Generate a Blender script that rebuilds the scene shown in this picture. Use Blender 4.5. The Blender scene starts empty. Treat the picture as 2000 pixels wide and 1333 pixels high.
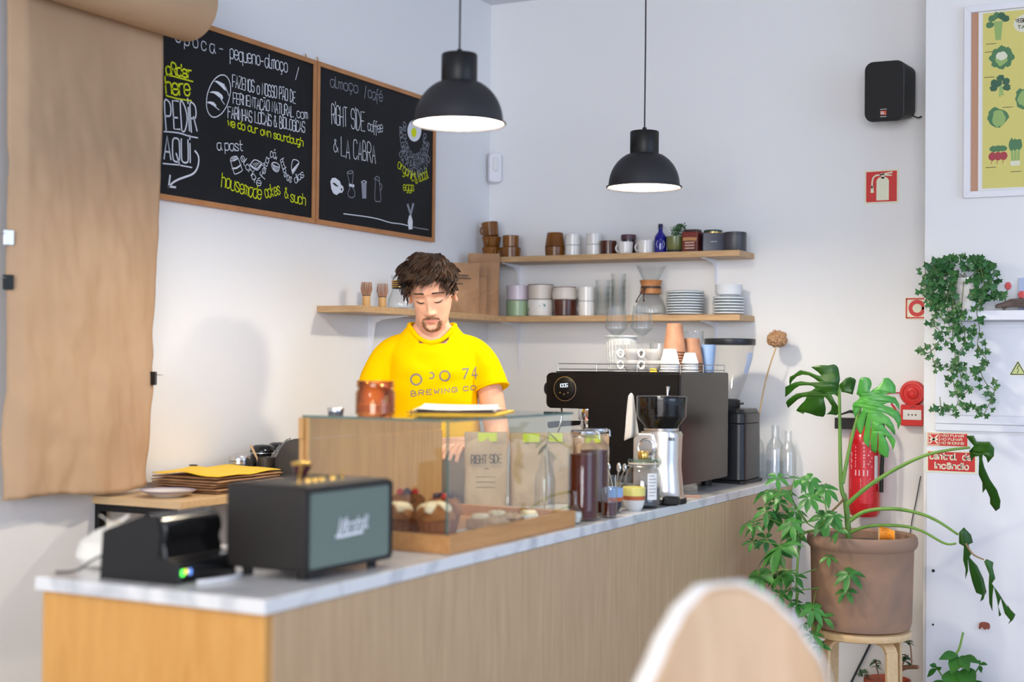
import bpy, bmesh, math, random
from mathutils import Matrix, Vector, noise
from mathutils.geometry import tessellate_polygon
from mathutils.bvhtree import BVHTree
PI = math.pi
SC = bpy.context.scene
COL = SC.collection
random.seed(7)

# ---------------------------------------------------------------- camera
cam_d = bpy.data.cameras.new('camera'); cam = bpy.data.objects.new('camera', cam_d); COL.objects.link(cam)
RT = Vector((0.887367109, 0.460959667, 0.009787710))
DN = Vector((0.001160757, 0.018994982, -0.999818905))
FW = Vector((-0.461062107, 0.887217773, 0.016320460))
m3 = Matrix((RT, -DN, -FW)).transposed()
cam.matrix_world = Matrix.Translation((0, 0, 1.38)) @ m3.to_4x4()
cam_d.sensor_width = 36; cam_d.lens = 50.0; cam_d.clip_start = 0.05
cam_d.dof.use_dof = True; cam_d.dof.focus_distance = 5.25; cam_d.dof.aperture_fstop = 1.7
SC.camera = cam
# ---------------------------------------------------------------- world, exposure
SC.view_settings.view_transform = 'Standard'; SC.view_settings.look = 'None'
SC.view_settings.gamma = 1.0; SC.view_settings.use_curve_mapping = False
SC.view_settings.exposure = 0.06
SC.cycles.max_bounces = 10; SC.cycles.transparent_max_bounces = 24
SC.cycles.caustics_reflective = False; SC.cycles.caustics_refractive = False
SC.cycles.use_denoising = True
W = bpy.data.worlds.new('world'); SC.world = W; W.use_nodes = True
# bright cool street side on the right (+x), dimmer warm room behind the camera
_n = W.node_tree; _bg = _n.nodes['Background']; _tc = _n.nodes.new('ShaderNodeTexCoord'); _dp = _n.nodes.new('ShaderNodeVectorMath'); _dp.operation = 'DOT_PRODUCT'
_dp.inputs[1].default_value = (0.93, -0.36, 0.08); _r = _n.nodes.new('ShaderNodeValToRGB'); _r.color_ramp.interpolation = 'EASE'
_e = _r.color_ramp.elements; _e[0].position = 0.10; _e[0].color = (0.80, 0.79, 0.79, 1); _e[1].position = 0.92; _e[1].color = (0.64, 0.82, 1.20, 1)
_n.links.new(_tc.outputs['Generated'], _dp.inputs[0]); _n.links.new(_dp.outputs['Value'], _r.inputs['Fac']); _n.links.new(_r.outputs['Color'], _bg.inputs['Color'])
_bg.inputs['Strength'].default_value = 1.0

def area(name, loc, target, sx, sy, power, color):
    d = bpy.data.lights.new(name, 'AREA'); d.shape = 'RECTANGLE'; d.size = sx; d.size_y = sy
    d.energy = power; d.color = color
    o = bpy.data.objects.new(name, d); COL.objects.link(o); o.location = loc
    o.rotation_euler = (Vector(target) - Vector(loc)).to_track_quat('-Z', 'Y').to_euler()
    return o
# daylight of the street windows on the right
area('window_light', (3.6, 2.6, 1.7), (-1.5, 4.0, 1.2), 3.2, 2.2, 64, (0.58, 0.75, 1.0))
area('back_fill_light', (1.2, -6.0, 1.9), (-1.2, 5.0, 1.4), 5.0, 2.6, 420, (0.97, 0.97, 1.0))  # unseen fill area added behind the camera to brighten the far walls

# ---------------------------------------------------------------- helpers
def S(r, g, b, a=1.0):
    f = lambda c: (c/255/12.92 if c/255 <= 0.04045 else ((c/255+0.055)/1.055)**2.4)
    return (f(r), f(g), f(b), a)

class MB:
    """collects faces of one mesh"""
    def __init__(s): s.v = []; s.f = []; s.mi = []; s.m = 0; s.T = None
    def add(s, vs, fs):
        o = len(s.v)
        if s.T is not None: vs = [s.T @ Vector(p) for p in vs]
        s.v += [tuple(p) for p in vs]
        for f in fs: s.f.append([i+o for i in f]); s.mi.append(s.m)
        return s
    def box(s, x0, y0, z0, x1, y1, z1):
        return s.add([(x0,y0,z0),(x1,y0,z0),(x1,y1,z0),(x0,y1,z0),(x0,y0,z1),(x1,y0,z1),(x1,y1,z1),(x0,y1,z1)],
            [(0,3,2,1),(4,5,6,7),(0,1,5,4),(1,2,6,5),(2,3,7,6),(3,0,4,7)])
    def lathe(s, prof, c=(0,0,0), n=32, a0=0, sx=1, sy=1):
        vs = []; fs = []; k = len(prof)
        for i in range(n):
            a = a0 + 2*PI*i/n
            for r, z in prof: vs.append((c[0]+r*math.cos(a)*sx, c[1]+r*math.sin(a)*sy, c[2]+z))
        for i in range(n):
            j = (i+1) % n
            for q in range(k-1):
                f = []
                for idx in (i*k+q, j*k+q, j*k+q+1, i*k+q+1): f.append(idx)
                if prof[q][0] < 1e-7: f = [i*k+q, j*k+q+1, i*k+q+1]
                elif prof[q+1][0] < 1e-7: f = [i*k+q, j*k+q, i*k+q+1]
                fs.append(f)
        return s.add(vs, fs)
    def tube(s, pts, r, n=8, caps=True, flat=1.0):
        P = [Vector(p) for p in pts]; m = len(P)
        R = r if isinstance(r, (list, tuple)) else [r]*m
        vs = []; fs = []; up = None
        for i in range(m):
            t = (P[min(i+1, m-1)] - P[max(i-1, 0)])
            t = t.normalized() if t.length > 1e-9 else Vector((0,0,1))
            if up is None:
                up = t.orthogonal().normalized()
            else:
                up = up - t*up.dot(t)
                up = up.normalized() if up.length > 1e-6 else t.orthogonal().normalized()
            b = t.cross(up)
            for q in range(n):
                a = 2*PI*q/n
                vs.append(P[i] + up*(R[i]*math.cos(a)) + b*(R[i]*flat*math.sin(a)))
        for i in range(m-1):
            for q in range(n):
                w = (q+1) % n
                fs.append((i*n+q, i*n+w, (i+1)*n+w, (i+1)*n+q))
        if caps:
            fs.append(tuple(reversed(range(n)))); fs.append(tuple(range((m-1)*n, m*n)))
        return s.add(vs, fs)
    def prism(s, poly, f0, f1, hole=False):
        """poly: 2d points; f0, f1 map (u,v) to the two end faces"""
        n = len(poly)
        vs = [f0(*p) for p in poly] + [f1(*p) for p in poly]
        fs = [(i, (i+1) % n, n+(i+1) % n, n+i) for i in range(n)]
        fs.append(tuple(reversed(range(n)))); fs.append(tuple(range(n, 2*n)))
        return s.add(vs, fs)
    def poly(s, poly, fn):
        tris = tessellate_polygon([[Vector((p[0], p[1], 0)) for p in poly]])
        return s.add([fn(*p) for p in poly], [tuple(t) for t in tris])
    def grid(s, nu, nv, fn, cu=False, cv=False):
        vs = [fn(i/(nu if cu else nu-1), j/(nv if cv else nv-1)) for i in range(nu) for j in range(nv)]
        fs = []
        for i in range(nu if cu else nu-1):
            for j in range(nv if cv else nv-1):
                a = (i+1) % nu; b = (j+1) % nv
                fs.append((i*nv+j, a*nv+j, a*nv+b, i*nv+b))
        return s.add(vs, fs)
    def ball(s, c, r, nu=20, nv=12):
        if not isinstance(r, (list, tuple)): r = (r, r, r)
        vs = [(c[0], c[1], c[2]-r[2])]; fs = []
        for j in range(1, nv):
            b = -PI/2 + PI*j/nv
            for i in range(nu):
                a = 2*PI*i/nu
                vs.append((c[0]+r[0]*math.cos(b)*math.cos(a), c[1]+r[1]*math.cos(b)*math.sin(a), c[2]+r[2]*math.sin(b)))
        vs.append((c[0], c[1], c[2]+r[2])); T = len(vs)-1
        for i in range(nu):
            w = (i+1) % nu
            fs.append((0, 1+w, 1+i)); fs.append((T, 1+(nv-2)*nu+i, 1+(nv-2)*nu+w))
            for j in range(nv-2): fs.append((1+j*nu+i, 1+j*nu+w, 1+(j+1)*nu+w, 1+(j+1)*nu+i))
        return s.add(vs, fs)
    def build(s, name, mats, parent=None, ang=38, bevel=0, seg=2, fix=True):
        me = bpy.data.meshes.new(name); me.from_pydata(s.v, [], s.f)
        for m in (mats if isinstance(mats, (list, tuple)) else [mats]): me.materials.append(m)
        me.polygons.foreach_set('material_index', s.mi)
        if fix:
            bm = bmesh.new(); bm.from_mesh(me); bmesh.ops.recalc_face_normals(bm, faces=bm.faces); bm.to_mesh(me); bm.free()
        me.shade_smooth(); me.set_sharp_from_angle(angle=math.radians(ang)); me.update()
        o = bpy.data.objects.new(name, me); COL.objects.link(o)
        if parent is not None: o.parent = parent
        if bevel:
            md = o.modifiers.new('bevel', 'BEVEL'); md.width = bevel; md.segments = seg; md.limit_method = 'ANGLE'; md.angle_limit = math.radians(40)
            md.harden_normals = True
        return o

def tag(o, label, cat, group=None):
    o['label'] = label; o['category'] = cat
    if group: o['group'] = group
    return o
def thing(name, label, cat, loc=(0,0,0), rz=0.0, group=None):
    o = bpy.data.objects.new(name, None); COL.objects.link(o); o.empty_display_size = 0.05
    o.location = loc; o.rotation_euler = (0, 0, rz)
    return tag(o, label, cat, group)
def struct(o): o['kind'] = 'structure'; return o
def place(o, loc, rz=0.0): o.location = loc; o.rotation_euler = (0, 0, rz); return o
def dup(root, loc, rz=0.0, label=None, group=None, rot=None):
    r = root.copy(); COL.objects.link(r); r.location = loc; r.rotation_euler = rot if rot else (0, 0, rz)
    if label: r['label'] = label
    if group: r['group'] = group
    for ch in list(root.children):
        c = ch.copy(); COL.objects.link(c); c.parent = r
        for g in list(ch.children):
            d = g.copy(); COL.objects.link(d); d.parent = c
    return r
def rrect(w, h, r, n=5):
    P = []
    for cx, cy, a in ((w/2-r, h/2-r, 0), (-w/2+r, h/2-r, 1), (-w/2+r, -h/2+r, 2), (w/2-r, -h/2+r, 3)):
        for i in range(n+1):
            t = (a+i/n)*PI/2; P.append((cx+r*math.cos(t), cy+r*math.sin(t)))
    return P
def catmull(P, k=5):
    P = [Vector(p) for p in P]; n = len(P); out = []
    if n < 3: return P
    for i in range(n-1):
        p0 = P[max(i-1, 0)]; p1 = P[i]; p2 = P[i+1]; p3 = P[min(i+2, n-1)]
        for q in range(k):
            t = q/k
            out.append(0.5*((2*p1)+(p2-p0)*t+(2*p0-5*p1+4*p2-p3)*t*t+(3*p1-p0-3*p2+p3)*t**3))
    out.append(P[-1]); return out
def lerp(tab, x):
    if x <= tab[0][0]: return tab[0][1]
    for (a, p), (b, q) in zip(tab, tab[1:]):
        if x <= b:
            t = (x-a)/(b-a); t = t*t*(3-2*t)*0.5 + t*0.5
            return p+(q-p)*t
    return tab[-1][1]

# ---------------------------------------------------------------- materials
def mat(name, col, rough=0.5, metal=0.0, spec=0.5, coat=0.0, sub=0.0, bump=None, emit=None, sheen=0, trans=0):
    m = bpy.data.materials.new(name); m.use_nodes = True
    b = m.node_tree.nodes['Principled BSDF']
    b.inputs['Base Color'].default_value = col; b.inputs['Roughness'].default_value = rough
    b.inputs['Metallic'].default_value = metal; b.inputs['Specular IOR Level'].default_value = spec
    b.inputs['Coat Weight'].default_value = coat; b.inputs['Coat Roughness'].default_value = 0.08
    b.inputs['Transmission Weight'].default_value = trans
    if sub:
        b.inputs['Subsurface Weight'].default_value = sub; b.inputs['Subsurface Radius'].default_value = (1, .4, .25); b.inputs['Subsurface Scale'].default_value = 0.006
    if emit: b.inputs['Emission Color'].default_value = emit[0]; b.inputs['Emission Strength'].default_value = emit[1]
    if bump:
        nt = m.node_tree; n = nt.nodes.new('ShaderNodeTexNoise'); n.inputs['Scale'].default_value = bump[0]; n.inputs['Detail'].default_value = 4
        t = nt.nodes.new('ShaderNodeTexCoord'); nt.links.new(t.outputs['Object'], n.inputs['Vector'])
        k = nt.nodes.new('ShaderNodeBump'); k.inputs['Strength'].default_value = bump[1]; k.inputs['Distance'].default_value = bump[2]
        nt.links.new(n.outputs['Fac'], k.inputs['Height']); nt.links.new(k.outputs['Normal'], b.inputs['Normal'])
    return m
def two_tone(name, c0, c1, scale, stretch=(1,1,1), rough=0.5, p=(0.3, 0.7), detail=5, dist=0.0, bump=0.0, spec=0.4, coat=0.0, sub=0.0, metal=0.0):
    """noise between two colours, stretched along an axis (wood grain, marble, clay, foliage)"""
    m = mat(name, c0, rough, spec=spec, coat=coat, sub=sub, metal=metal); nt = m.node_tree; b = nt.nodes['Principled BSDF']
    t = nt.nodes.new('ShaderNodeTexCoord'); mp = nt.nodes.new('ShaderNodeMapping'); mp.inputs['Scale'].default_value = stretch
    n = nt.nodes.new('ShaderNodeTexNoise'); n.inputs['Scale'].default_value = scale; n.inputs['Detail'].default_value = detail; n.inputs['Distortion'].default_value = dist
    r = nt.nodes.new('ShaderNodeValToRGB'); r.color_ramp.elements[0].position = p[0]; r.color_ramp.elements[1].position = p[1]
    r.color_ramp.elements[0].color = c0; r.color_ramp.elements[1].color = c1
    L = nt.links.new
    L(t.outputs['Object'], mp.inputs['Vector']); L(mp.outputs['Vector'], n.inputs['Vector']); L(n.outputs['Fac'], r.inputs['Fac']); L(r.outputs['Color'], b.inputs['Base Color'])
    if bump:
        k = nt.nodes.new('ShaderNodeBump'); k.inputs['Strength'].default_value = 0.5; k.inputs['Distance'].default_value = bump
        L(n.outputs['Fac'], k.inputs['Height']); L(k.outputs['Normal'], b.inputs['Normal'])
    return m
def glass(name, tint=(0.992,0.995,0.994,1), edge=(0.74,0.79,0.785,1), refl=1.0, ior=1.5, edge_pow=0.22):
    """thin clear glass: see-through with a Fresnel reflection, greyer at grazing angles"""
    m = bpy.data.materials.new(name); m.use_nodes = True; nt = m.node_tree; nt.nodes.clear(); N = nt.nodes.new; L = nt.links.new
    out = N('ShaderNodeOutputMaterial'); mix = N('ShaderNodeMixShader'); tr = N('ShaderNodeBsdfTransparent'); gl = N('ShaderNodeBsdfGlossy')
    gl.inputs['Roughness'].default_value = 0.02; gl.inputs['Color'].default_value = (1,1,1,1)
    f0 = ((ior-1)/(ior+1))**2
    lw = N('ShaderNodeLayerWeight'); lw.inputs['Blend'].default_value = edge_pow
    cm = N('ShaderNodeMixRGB'); cm.inputs[1].default_value = tint; cm.inputs[2].default_value = edge
    mu = N('ShaderNodeMath'); mu.operation = 'POWER'; mu.inputs[1].default_value = 5.0
    lf = N('ShaderNodeLayerWeight'); lf.inputs['Blend'].default_value = 0.5; ma = N('ShaderNodeMath'); ma.operation = 'MULTIPLY_ADD'; ma.inputs[1].default_value = (1-f0)*refl; ma.inputs[2].default_value = f0*refl
    L(lw.outputs['Facing'], cm.inputs[0]); L(cm.outputs[0], tr.inputs['Color']); L(lf.outputs['Facing'], mu.inputs[0]); L(mu.outputs[0], ma.inputs[0]); L(ma.outputs[0], mix.inputs[0])
    L(tr.outputs[0], mix.inputs[1]); L(gl.outputs[0], mix.inputs[2]); L(mix.outputs[0], out.inputs['Surface'])
    return m

M = {}
M['wall'] = mat('wall_plaster', S(236,236,236), 0.75, spec=0.25, bump=(9, .12, .01))
M['ceiling'] = mat('ceiling_paint', S(225,226,230), 0.85, spec=0.1)
M['floor'] = two_tone('floor_concrete', S(150,146,140), S(128,124,119), 3, rough=.45)
M['oak'] = two_tone('oak_veneer', S(204,172,134), S(182,150,114), 7, (9, 9, 0.55), 0.42, (.25,.75), 6, 0.6, spec=.35)
M['oak_warm_lit'] = two_tone('oak_veneer_warm_lit', S(213,160,88), S(196,140,70), 5, (6, 6, 0.8), 0.4, (.25,.75), 6, 0.8, spec=.35)  # end panel copy of the oak, warm lamplight put into the colour
M['shelf'] = two_tone('shelf_oak', S(200,166,124), S(172,138,98), 9, (1.2, 9, 9), 0.45, (.25,.75), 5, 0.5)
M['frame'] = two_tone('frame_beech', S(196,138,86), S(170,112,66), 12, (6, 1, 1), 0.45, (.2,.8), 4)
M['birch'] = two_tone('birch_ply', S(226,196,152), S(205,170,124), 8, (1, 9, 9), 0.42, (.2,.8), 5)
M['marble'] = two_tone('grey_white_marble', S(222,222,222), S(160,164,172), 5.5, (1, 1, 1), 0.18, (.50,.80), 9, 1.6, spec=.5)
M['kraft'] = two_tone('kraft_paper', S(196,164,130), S(178,146,114), 2.5, (1, 1, .6), 0.72, (.3,.7), 5, 0.3, bump=.004)
M['kraft_bag'] = two_tone('kraft_bag', S(178,138,102), S(152,113,80), 14, (1, 1, 1), 0.7, (.3,.7), 5, 0.8, bump=.004)
M['black'] = mat('black_satin', S(22,21,21), 0.42, spec=.35)
M['black_gloss'] = mat('black_gloss', S(16,16,17), 0.12, spec=.6)
M['black_matte'] = mat('black_matte', S(30,29,29), 0.62)
M['steel'] = mat('brushed_steel', S(205,205,205), 0.25, 1.0)
M['chrome'] = mat('chrome', S(225,225,228), 0.08, 1.0)
M['brass'] = mat('brass', S(214,170,92), 0.25, 1.0)
M['white'] = mat('white_ceramic', S(222,220,216), 0.18, spec=.5)
M['white_paint'] = mat('white_paint', S(232,232,236), 0.45)
M['paper'] = mat('white_paper', S(230,229,228), 0.7)
M['glass'] = glass('clear_glass')
M['pane'] = glass('display_glass', (0.97,0.985,0.98,1), (0.70,0.82,0.78,1), 0.9, 1.5, 0.10)
M['pane_edge'] = mat('green_glass_edge', S(70,108,100), 0.1, spec=.6)
M['red'] = mat('signal_red', S(206,40,36), 0.42)
M['cream'] = mat('luminous_cream', S(232,232,205), 0.5)
M['chalk'] = mat('white_chalk', S(225,228,235), 0.9, spec=.1)
M['chalk_dim'] = mat('faint_chalk', S(150,154,165), 0.9, spec=.1)
M['chalk_y'] = mat('yellow_chalk', S(214,222,40), 0.9, spec=.1)
M['board'] = two_tone('chalkboard', S(20,20,23), S(26,27,31), 6, rough=.6, spec=.2)
M['yellow'] = mat('yellow_paper', S(252,205,50), 0.65)
M['cable'] = mat('dark_cable', S(52,58,62), 0.5)

# ---------------------------------------------------------------- stroke lettering
G = {'A':'0228 42|14 34','B':'02 08 28 37 36 25 05|25 35 44 43 32 02','C':'47 38 18 07 03 12 32 43','D':'02 08 28 46 44 22 02','E':'48 08 02 42|05 35',
'F':'48 08 02|05 35','G':'47 38 18 07 03 12 32 43 45 25','H':'02 08|42 48|05 45','I':'22 28','L':'08 02 42','M':'02 08 25 48 42','N':'02 08 42 48',
'O':'18 07 03 12 32 43 47 38 18','P':'02 08 38 47 46 35 05','Q':'18 07 03 12 32 43 47 38 18|24 41','R':'02 08 38 47 46 35 05|25 42','S':'47 38 18 07 06 15 35 44 43 32 12 03',
'T':'08 48|28 22','U':'08 03 12 32 43 48','V':'08 22 48','W':'08 12 26 32 48','Z':'08 48 02 42','K':'08 02|48 05 42','&':'42 17 18 28 27 05 03 12 22 44',
'7':'08 48 12','4':'32 38 04 44','1':'22 28','0':'18 07 03 12 32 43 47 38 18','2':'07 18 38 47 46 02 42','5':'48 08 05 35 44 43 32 02','+':'05 45|27 23',
'j':'12 16|17 18',
'a':'46 16 05 03 12 32 45|46 43 52','b':'08 02 32 43 45 36 06','c':'45 36 16 05 03 12 32 43','d':'46 16 05 03 12 32 44|48 42','e':'04 44 45 36 16 05 03 12 32 43',
'f':'38 28 17 10|05 35','g':'46 16 05 03 12 32 45|46 41 30 10','h':'08 02|05 16 36 45 42','i':'16 12|17 18','k':'08 02|36 04 32','l':'08 03 12 22','m':'02 06|05 16 25 22|25 36 45 42',
'n':'02 06|05 16 36 45 42','o':'16 05 03 12 32 43 45 36 16','p':'06 00|05 16 36 45 43 32 12 03','q':'46 40|45 36 16 05 03 12 32 43','r':'06 02|04 16 36','s':'45 36 16 05 24 43 32 12 03',
't':'18 13 22 32|06 36','u':'06 03 12 32 43|46 42','v':'06 22 46','w':'06 12 25 32 46','x':'06 42|46 02','y':'06 22|46 10','-':'04 34','/':'02 38',',':'13 01'}
G['A'] = '02 28 42|14 34'
G['ç'] = G['c']+'|22 20 10'; G['é'] = G['e']+'|17 38'; G['á'] = G['a']+'|17 38'; G['ê'] = G['e']+'|07 28 47'
G['Ã'] = G['A']+'|09 19 29 39'; G['Ç'] = G['C']+'|22 21 10'; G['Ó'] = G['O']+'|29 39'; G['Í'] = G['j']
NARROW = {'I':(2,2), 'i':(1,1), 'l':(0,2), 'j':(1,1), ',':(0,1), '1':(2,2), 'f':(0,3), 't':(0,3), 'r':(0,3)}
ROUND = set('BCDGOPQRSUÇÓ&0235abcdefghklmnopqrstuyçéáê')
def strokes(text, gap=1.5, space=2.6):
    """polylines of a line of text in glyph units (baseline 2, cap line 8) and its width"""
    out = []; x = 0.0
    for ch in text:
        if ch == ' ': x += space; continue
        if ch not in G: continue
        lo, hi = NARROW.get(ch, (0, 4))
        for st in G[ch].split('|'):
            P = [(int(p[0])-lo+x, int(p[1])-2, 0) for p in st.split()]
            if ch in ROUND and len(P) > 3: P = [tuple(p) for p in catmull(P, 3)]
            out.append([(p[0], p[1]) for p in P])
        x += (hi-lo)+gap
    return out, max(x-gap, 0.1)
def ribbon(mb, P, w, fn):
    """flat stroke of width w along the 2d line P, mapped by fn(u, v)"""
    P = [Vector((p[0], p[1])) for p in P]; n = len(P)
    if n < 2: return
    L = []; R = []
    for i in range(n):
        t = P[min(i+1, n-1)] - P[max(i-1, 0)]
        t = t.normalized() if t.length > 1e-9 else Vector((1, 0))
        k = Vector((-t.y, t.x)); e = P[i]
        if i == 0: e = e - t*w*.35
        if i == n-1: e = e + t*w*.35
        L.append(e+k*w/2); R.append(e-k*w/2)
    vs = [fn(p.x, p.y) for p in L] + [fn(p.x, p.y) for p in R]
    mb.add(vs, [(i, n+i, n+i+1, i+1) for i in range(n-1)])
def write(mb, text, a, b, h, w, fn, lift=None, jit=0.0, gap=1.5, space=2.6):
    """text along the base line a-b (2d), cap height h"""
    st, wd = strokes(text, gap, space)
    a = Vector(a); b = Vector(b); d = (b-a)/wd; k = Vector((-(b-a).y, (b-a).x)).normalized()*h/6
    if jit: random.seed(len(text)*31+int(h*1e4))
    for P in st:
        j = Vector((0, random.uniform(-jit, jit)*h/6)) if jit else Vector((0, 0))
        ribbon(mb, [a+d*p[0]+k*p[1]+j for p in P], w, fn)
def bold_text(name, text, size, m, parent, loc, rot, offset=0.0, align='CENTER', ext=0.0, sx=1.0):
    c = bpy.data.curves.new(name, 'FONT'); c.body = text; c.size = size; c.offset = offset; c.align_x = align; c.align_y = 'CENTER'; c.extrude = ext; c.space_line = 0.85
    t = bpy.data.objects.new(name+'_src', c); COL.objects.link(t)
    bpy.context.view_layer.update()
    me = bpy.data.meshes.new_from_object(t.evaluated_get(bpy.context.evaluated_depsgraph_get()))
    bpy.data.objects.remove(t)
    me.materials.clear(); me.materials.append(m)
    o = bpy.data.objects.new(name, me); COL.objects.link(o); o.parent = parent; o.location = loc; o.rotation_euler = rot; o.scale = (sx, 1, 1)
    return o
def mesh_of(o):
    bpy.context.view_layer.update()
    me = bpy.data.meshes.new_from_object(o.evaluated_get(bpy.context.evaluated_depsgraph_get()))
    bpy.data.objects.remove(o)
    return me
def fuse(mb, voxel, smooth=4, fac=0.5):
    """one continuous surface from the overlapping closed shells of mb"""
    o = mb.build('tmp', M['white'])
    r = o.modifiers.new('r', 'REMESH'); r.mode = 'VOXEL'; r.voxel_size = voxel
    if smooth: q = o.modifiers.new('s', 'SMOOTH'); q.iterations = smooth; q.factor = fac
    return mesh_of(o)
def link(name, me, mats, parent=None):
    me.materials.clear()
    for m in (mats if isinstance(mats, (list, tuple)) else [mats]): me.materials.append(m)
    me.shade_smooth(); me.name = name
    o = bpy.data.objects.new(name, me); COL.objects.link(o)
    if parent is not None: o.parent = parent
    return o
# ================================================================ the room
XL = -3.139; YB = 5.80; XP = -1.11; YP = 5.55; CT = 0.92
struct(MB().box(-3.3, -2.5, -0.1, 3.5, 6.0, 0).build('floor', M['floor']))
struct(MB().box(-3.3, -2.5, 3.05, 3.5, 6.0, 3.15).build('ceiling', M['ceiling']))
struct(MB().box(XL-0.15, -2.5, 0, XL, 6.0, 3.05).build('wall_left', M['wall']))
struct(MB().box(XL, YB, 0, 3.5, YB+0.15, 3.05).build('wall_back', M['wall']))
struct(MB().box(XP, YP, 0, 1.6, YB, 3.05).build('wall_right', M['wall'], bevel=.004))

# ---------------------------------------------------------------- counter
cb = thing('service_counter', 'long oak veneered service counter running to the back wall under a marble top', 'counter', (-1.99, 4.0, 0))
XF = -1.69
MB().box(-.29, -1.765, .0, .295, -1.745, .889).build('end_panel', M['oak_warm_lit'], cb, bevel=.0015)
MB().box(.28, -1.744, .0, .30, .95, .889).build('front_panel', M['oak'], cb, bevel=.0015)
MB().box(.28, .954, .0, .30, 1.79, .889).build('front_panel', M['oak'], cb, bevel=.0015)
MB().box(-.27, -1.744, .09, -.25, 1.79, .889).build('back_panel', M['oak'], cb)
MB().box(-.25, -1.744, .0, .279, 1.79, .05).build('base_board', M['oak'], cb)
ct = tag(MB().box(-2.292, 2.222, .89, -1.686, 5.795, CT).build('countertop', M['marble'], bevel=.003),
         'thin grey veined marble slab lying on the oak service counter', 'countertop')

# ---------------------------------------------------------------- two black pendant lamps, and unseen ones added for warm light
def pendant(loc, label, cord_top, pw=1.0):
    p = thing('pendant_lamp', label, 'lamp', loc, 0, 'black pendant lamps over the counter')
    h = cord_top - loc[2]
    prof = [(.1305,0),(.1325,.002),(.1325,.006),(.1255,.008)]
    for i in range(1, 13):
        a = i/12*math.radians(66); prof.append((.1245*math.cos(a)**.92, .009+.112*math.sin(a)/math.sin(math.radians(66))))
    prof[-1] = (.0505, .121)
    inner = [(r-.0025, z-.0005) for r, z in reversed(prof[3:])]
    outer = prof + [(.0505,.122)] + [(.049,.122)]
    MB().lathe([(.1285,.001)] + outer + [(.047,.119)] + inner[1:] + [(.1285,.001)], n=64).build('lamp_shade', M['shade'], p)
    MB().lathe([(.049,.1185),(.0505,.1215),(.0505,.196),(.0485,.1995),(0,.1995)], n=48).build('socket_housing', M['black'], p)
    # white lining of the shade
    lin = [(r-.0035, z) for r, z in prof[3:]]; lin = [(.127, .0035)] + lin[:-1] + [(.046,.117),(0,.1185)]
    MB().lathe(lin, n=64).build('shade_lining', M['lining'], p)
    MB().lathe([(0,.199),(.0075,.199),(.0075,.2125),(.004,.215),(0,.215)], n=16).build('cord_grip', M['black'], p)
    MB().tube([(0,0,.21), (0.001,0,h*.5), (0,0,h-.02)], .0028, 8).build('cord', M['cord'], p)
    MB().lathe([(0,h-.022),(.045,h-.022),(.05,h-.018),(.05,h-.0005),(0,h-.0005)], n=32).build('ceiling_cup', M['black'], p)
    MB().lathe([(0,.088),(.006,.09),(.012,.096),(.013,.104),(.011,.112),(.010,.118),(0,.118)], n=24).build('bulb', M['bulb'], p)
    l = bpy.data.lights.new('bulb_light', 'POINT'); l.energy = LAMP*pw; l.color = (1.0, .87, .69); l.shadow_soft_size = .042
    lo = bpy.data.objects.new('bulb_light', l); COL.objects.link(lo); lo.parent = p; lo.location = (0, 0, .046)
    return p
LAMP = 35
M['shade'] = mat('lamp_shade_black', S(38,38,42), .5, spec=.45)
M['lining'] = mat('lamp_lining_white', S(245,243,238), .5)
M['cord'] = mat('lamp_cord', S(40,34,42), .6)
M['bulb'] = mat('bulb_glow', S(255,240,215), .3, emit=((1,.88,.7,1), 14))
pendant((-1.973, 3.46, 2.05), 'black pendant lamp hanging nearest in front of the chalkboards', 3.05)
pendant((-1.887, 4.623, 2.001), 'black pendant lamp hanging lower in front of the bare back wall', 3.05)
pendant((-1.95, 1.12, 2.05), 'unseen black pendant lamp added as warm fill, left of the camera', 3.05, .55)  # unseen, added to warm the counter end and the lower left wall
pendant((-.95, .10, 2.05), 'unseen black pendant lamp added as warm fill beside the camera', 3.05)  # unseen as well, added for more warm light from the camera side
# ================================================================ things on the counter
# ---------------------------------------------------------------- amplifier-style speaker (front towards +x)
M['vinyl'] = mat('black_vinyl', S(36,32,30), .5, spec=.35, bump=(420, .25, .001))
M['grille'] = mat('grey_green_grille_cloth', S(98,118,116), .8)
def wave_lines(m, scale, c0, c1, axis='Z'):
    nt = m.node_tree; b = nt.nodes['Principled BSDF']; t = nt.nodes.new('ShaderNodeTexCoord'); w = nt.nodes.new('ShaderNodeTexWave')
    w.bands_direction = axis; w.inputs['Scale'].default_value = scale; w.inputs['Distortion'].default_value = .15
    r = nt.nodes.new('ShaderNodeValToRGB'); r.color_ramp.elements[0].color = c0; r.color_ramp.elements[1].color = c1
    nt.links.new(t.outputs['Object'], w.inputs['Vector']); nt.links.new(w.outputs['Fac'], r.inputs['Fac']); nt.links.new(r.outputs['Color'], b.inputs['Base Color'])
wave_lines(M['grille'], 62, S(86,100,94), S(128,142,132))
M['amp_top'] = mat('amp_top_panel', S(120,112,100), .35, .5)
sp = thing('amplifier_speaker', 'black vinyl amplifier style loudspeaker with grey green grille on the near end of the counter', 'speaker', (-1.846, 2.598, CT), math.radians(88.0))
def yz(y): return lambda u, v: (u, y, v)
b = MB(); P = [(u, v+.108) for u, v in rrect(.318, .182, .014, 5)]
b.prism(P, yz(-.103), yz(.108)); b.build('cabinet', M['vinyl'], sp, bevel=.004)
b = MB(); P = [(u, v+.105) for u, v in rrect(.296, .160, .008, 4)]
b.prism(P, yz(-.1065), yz(-.1005)); b.build('grille', M['grille'], sp, bevel=.002)
b = MB(); o1 = [(u, v+.106) for u, v in rrect(.314, .178, .012, 5)]; i1 = [(u, v+.105) for u, v in rrect(.297, .161, .008, 5)]
n = len(o1)
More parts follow.
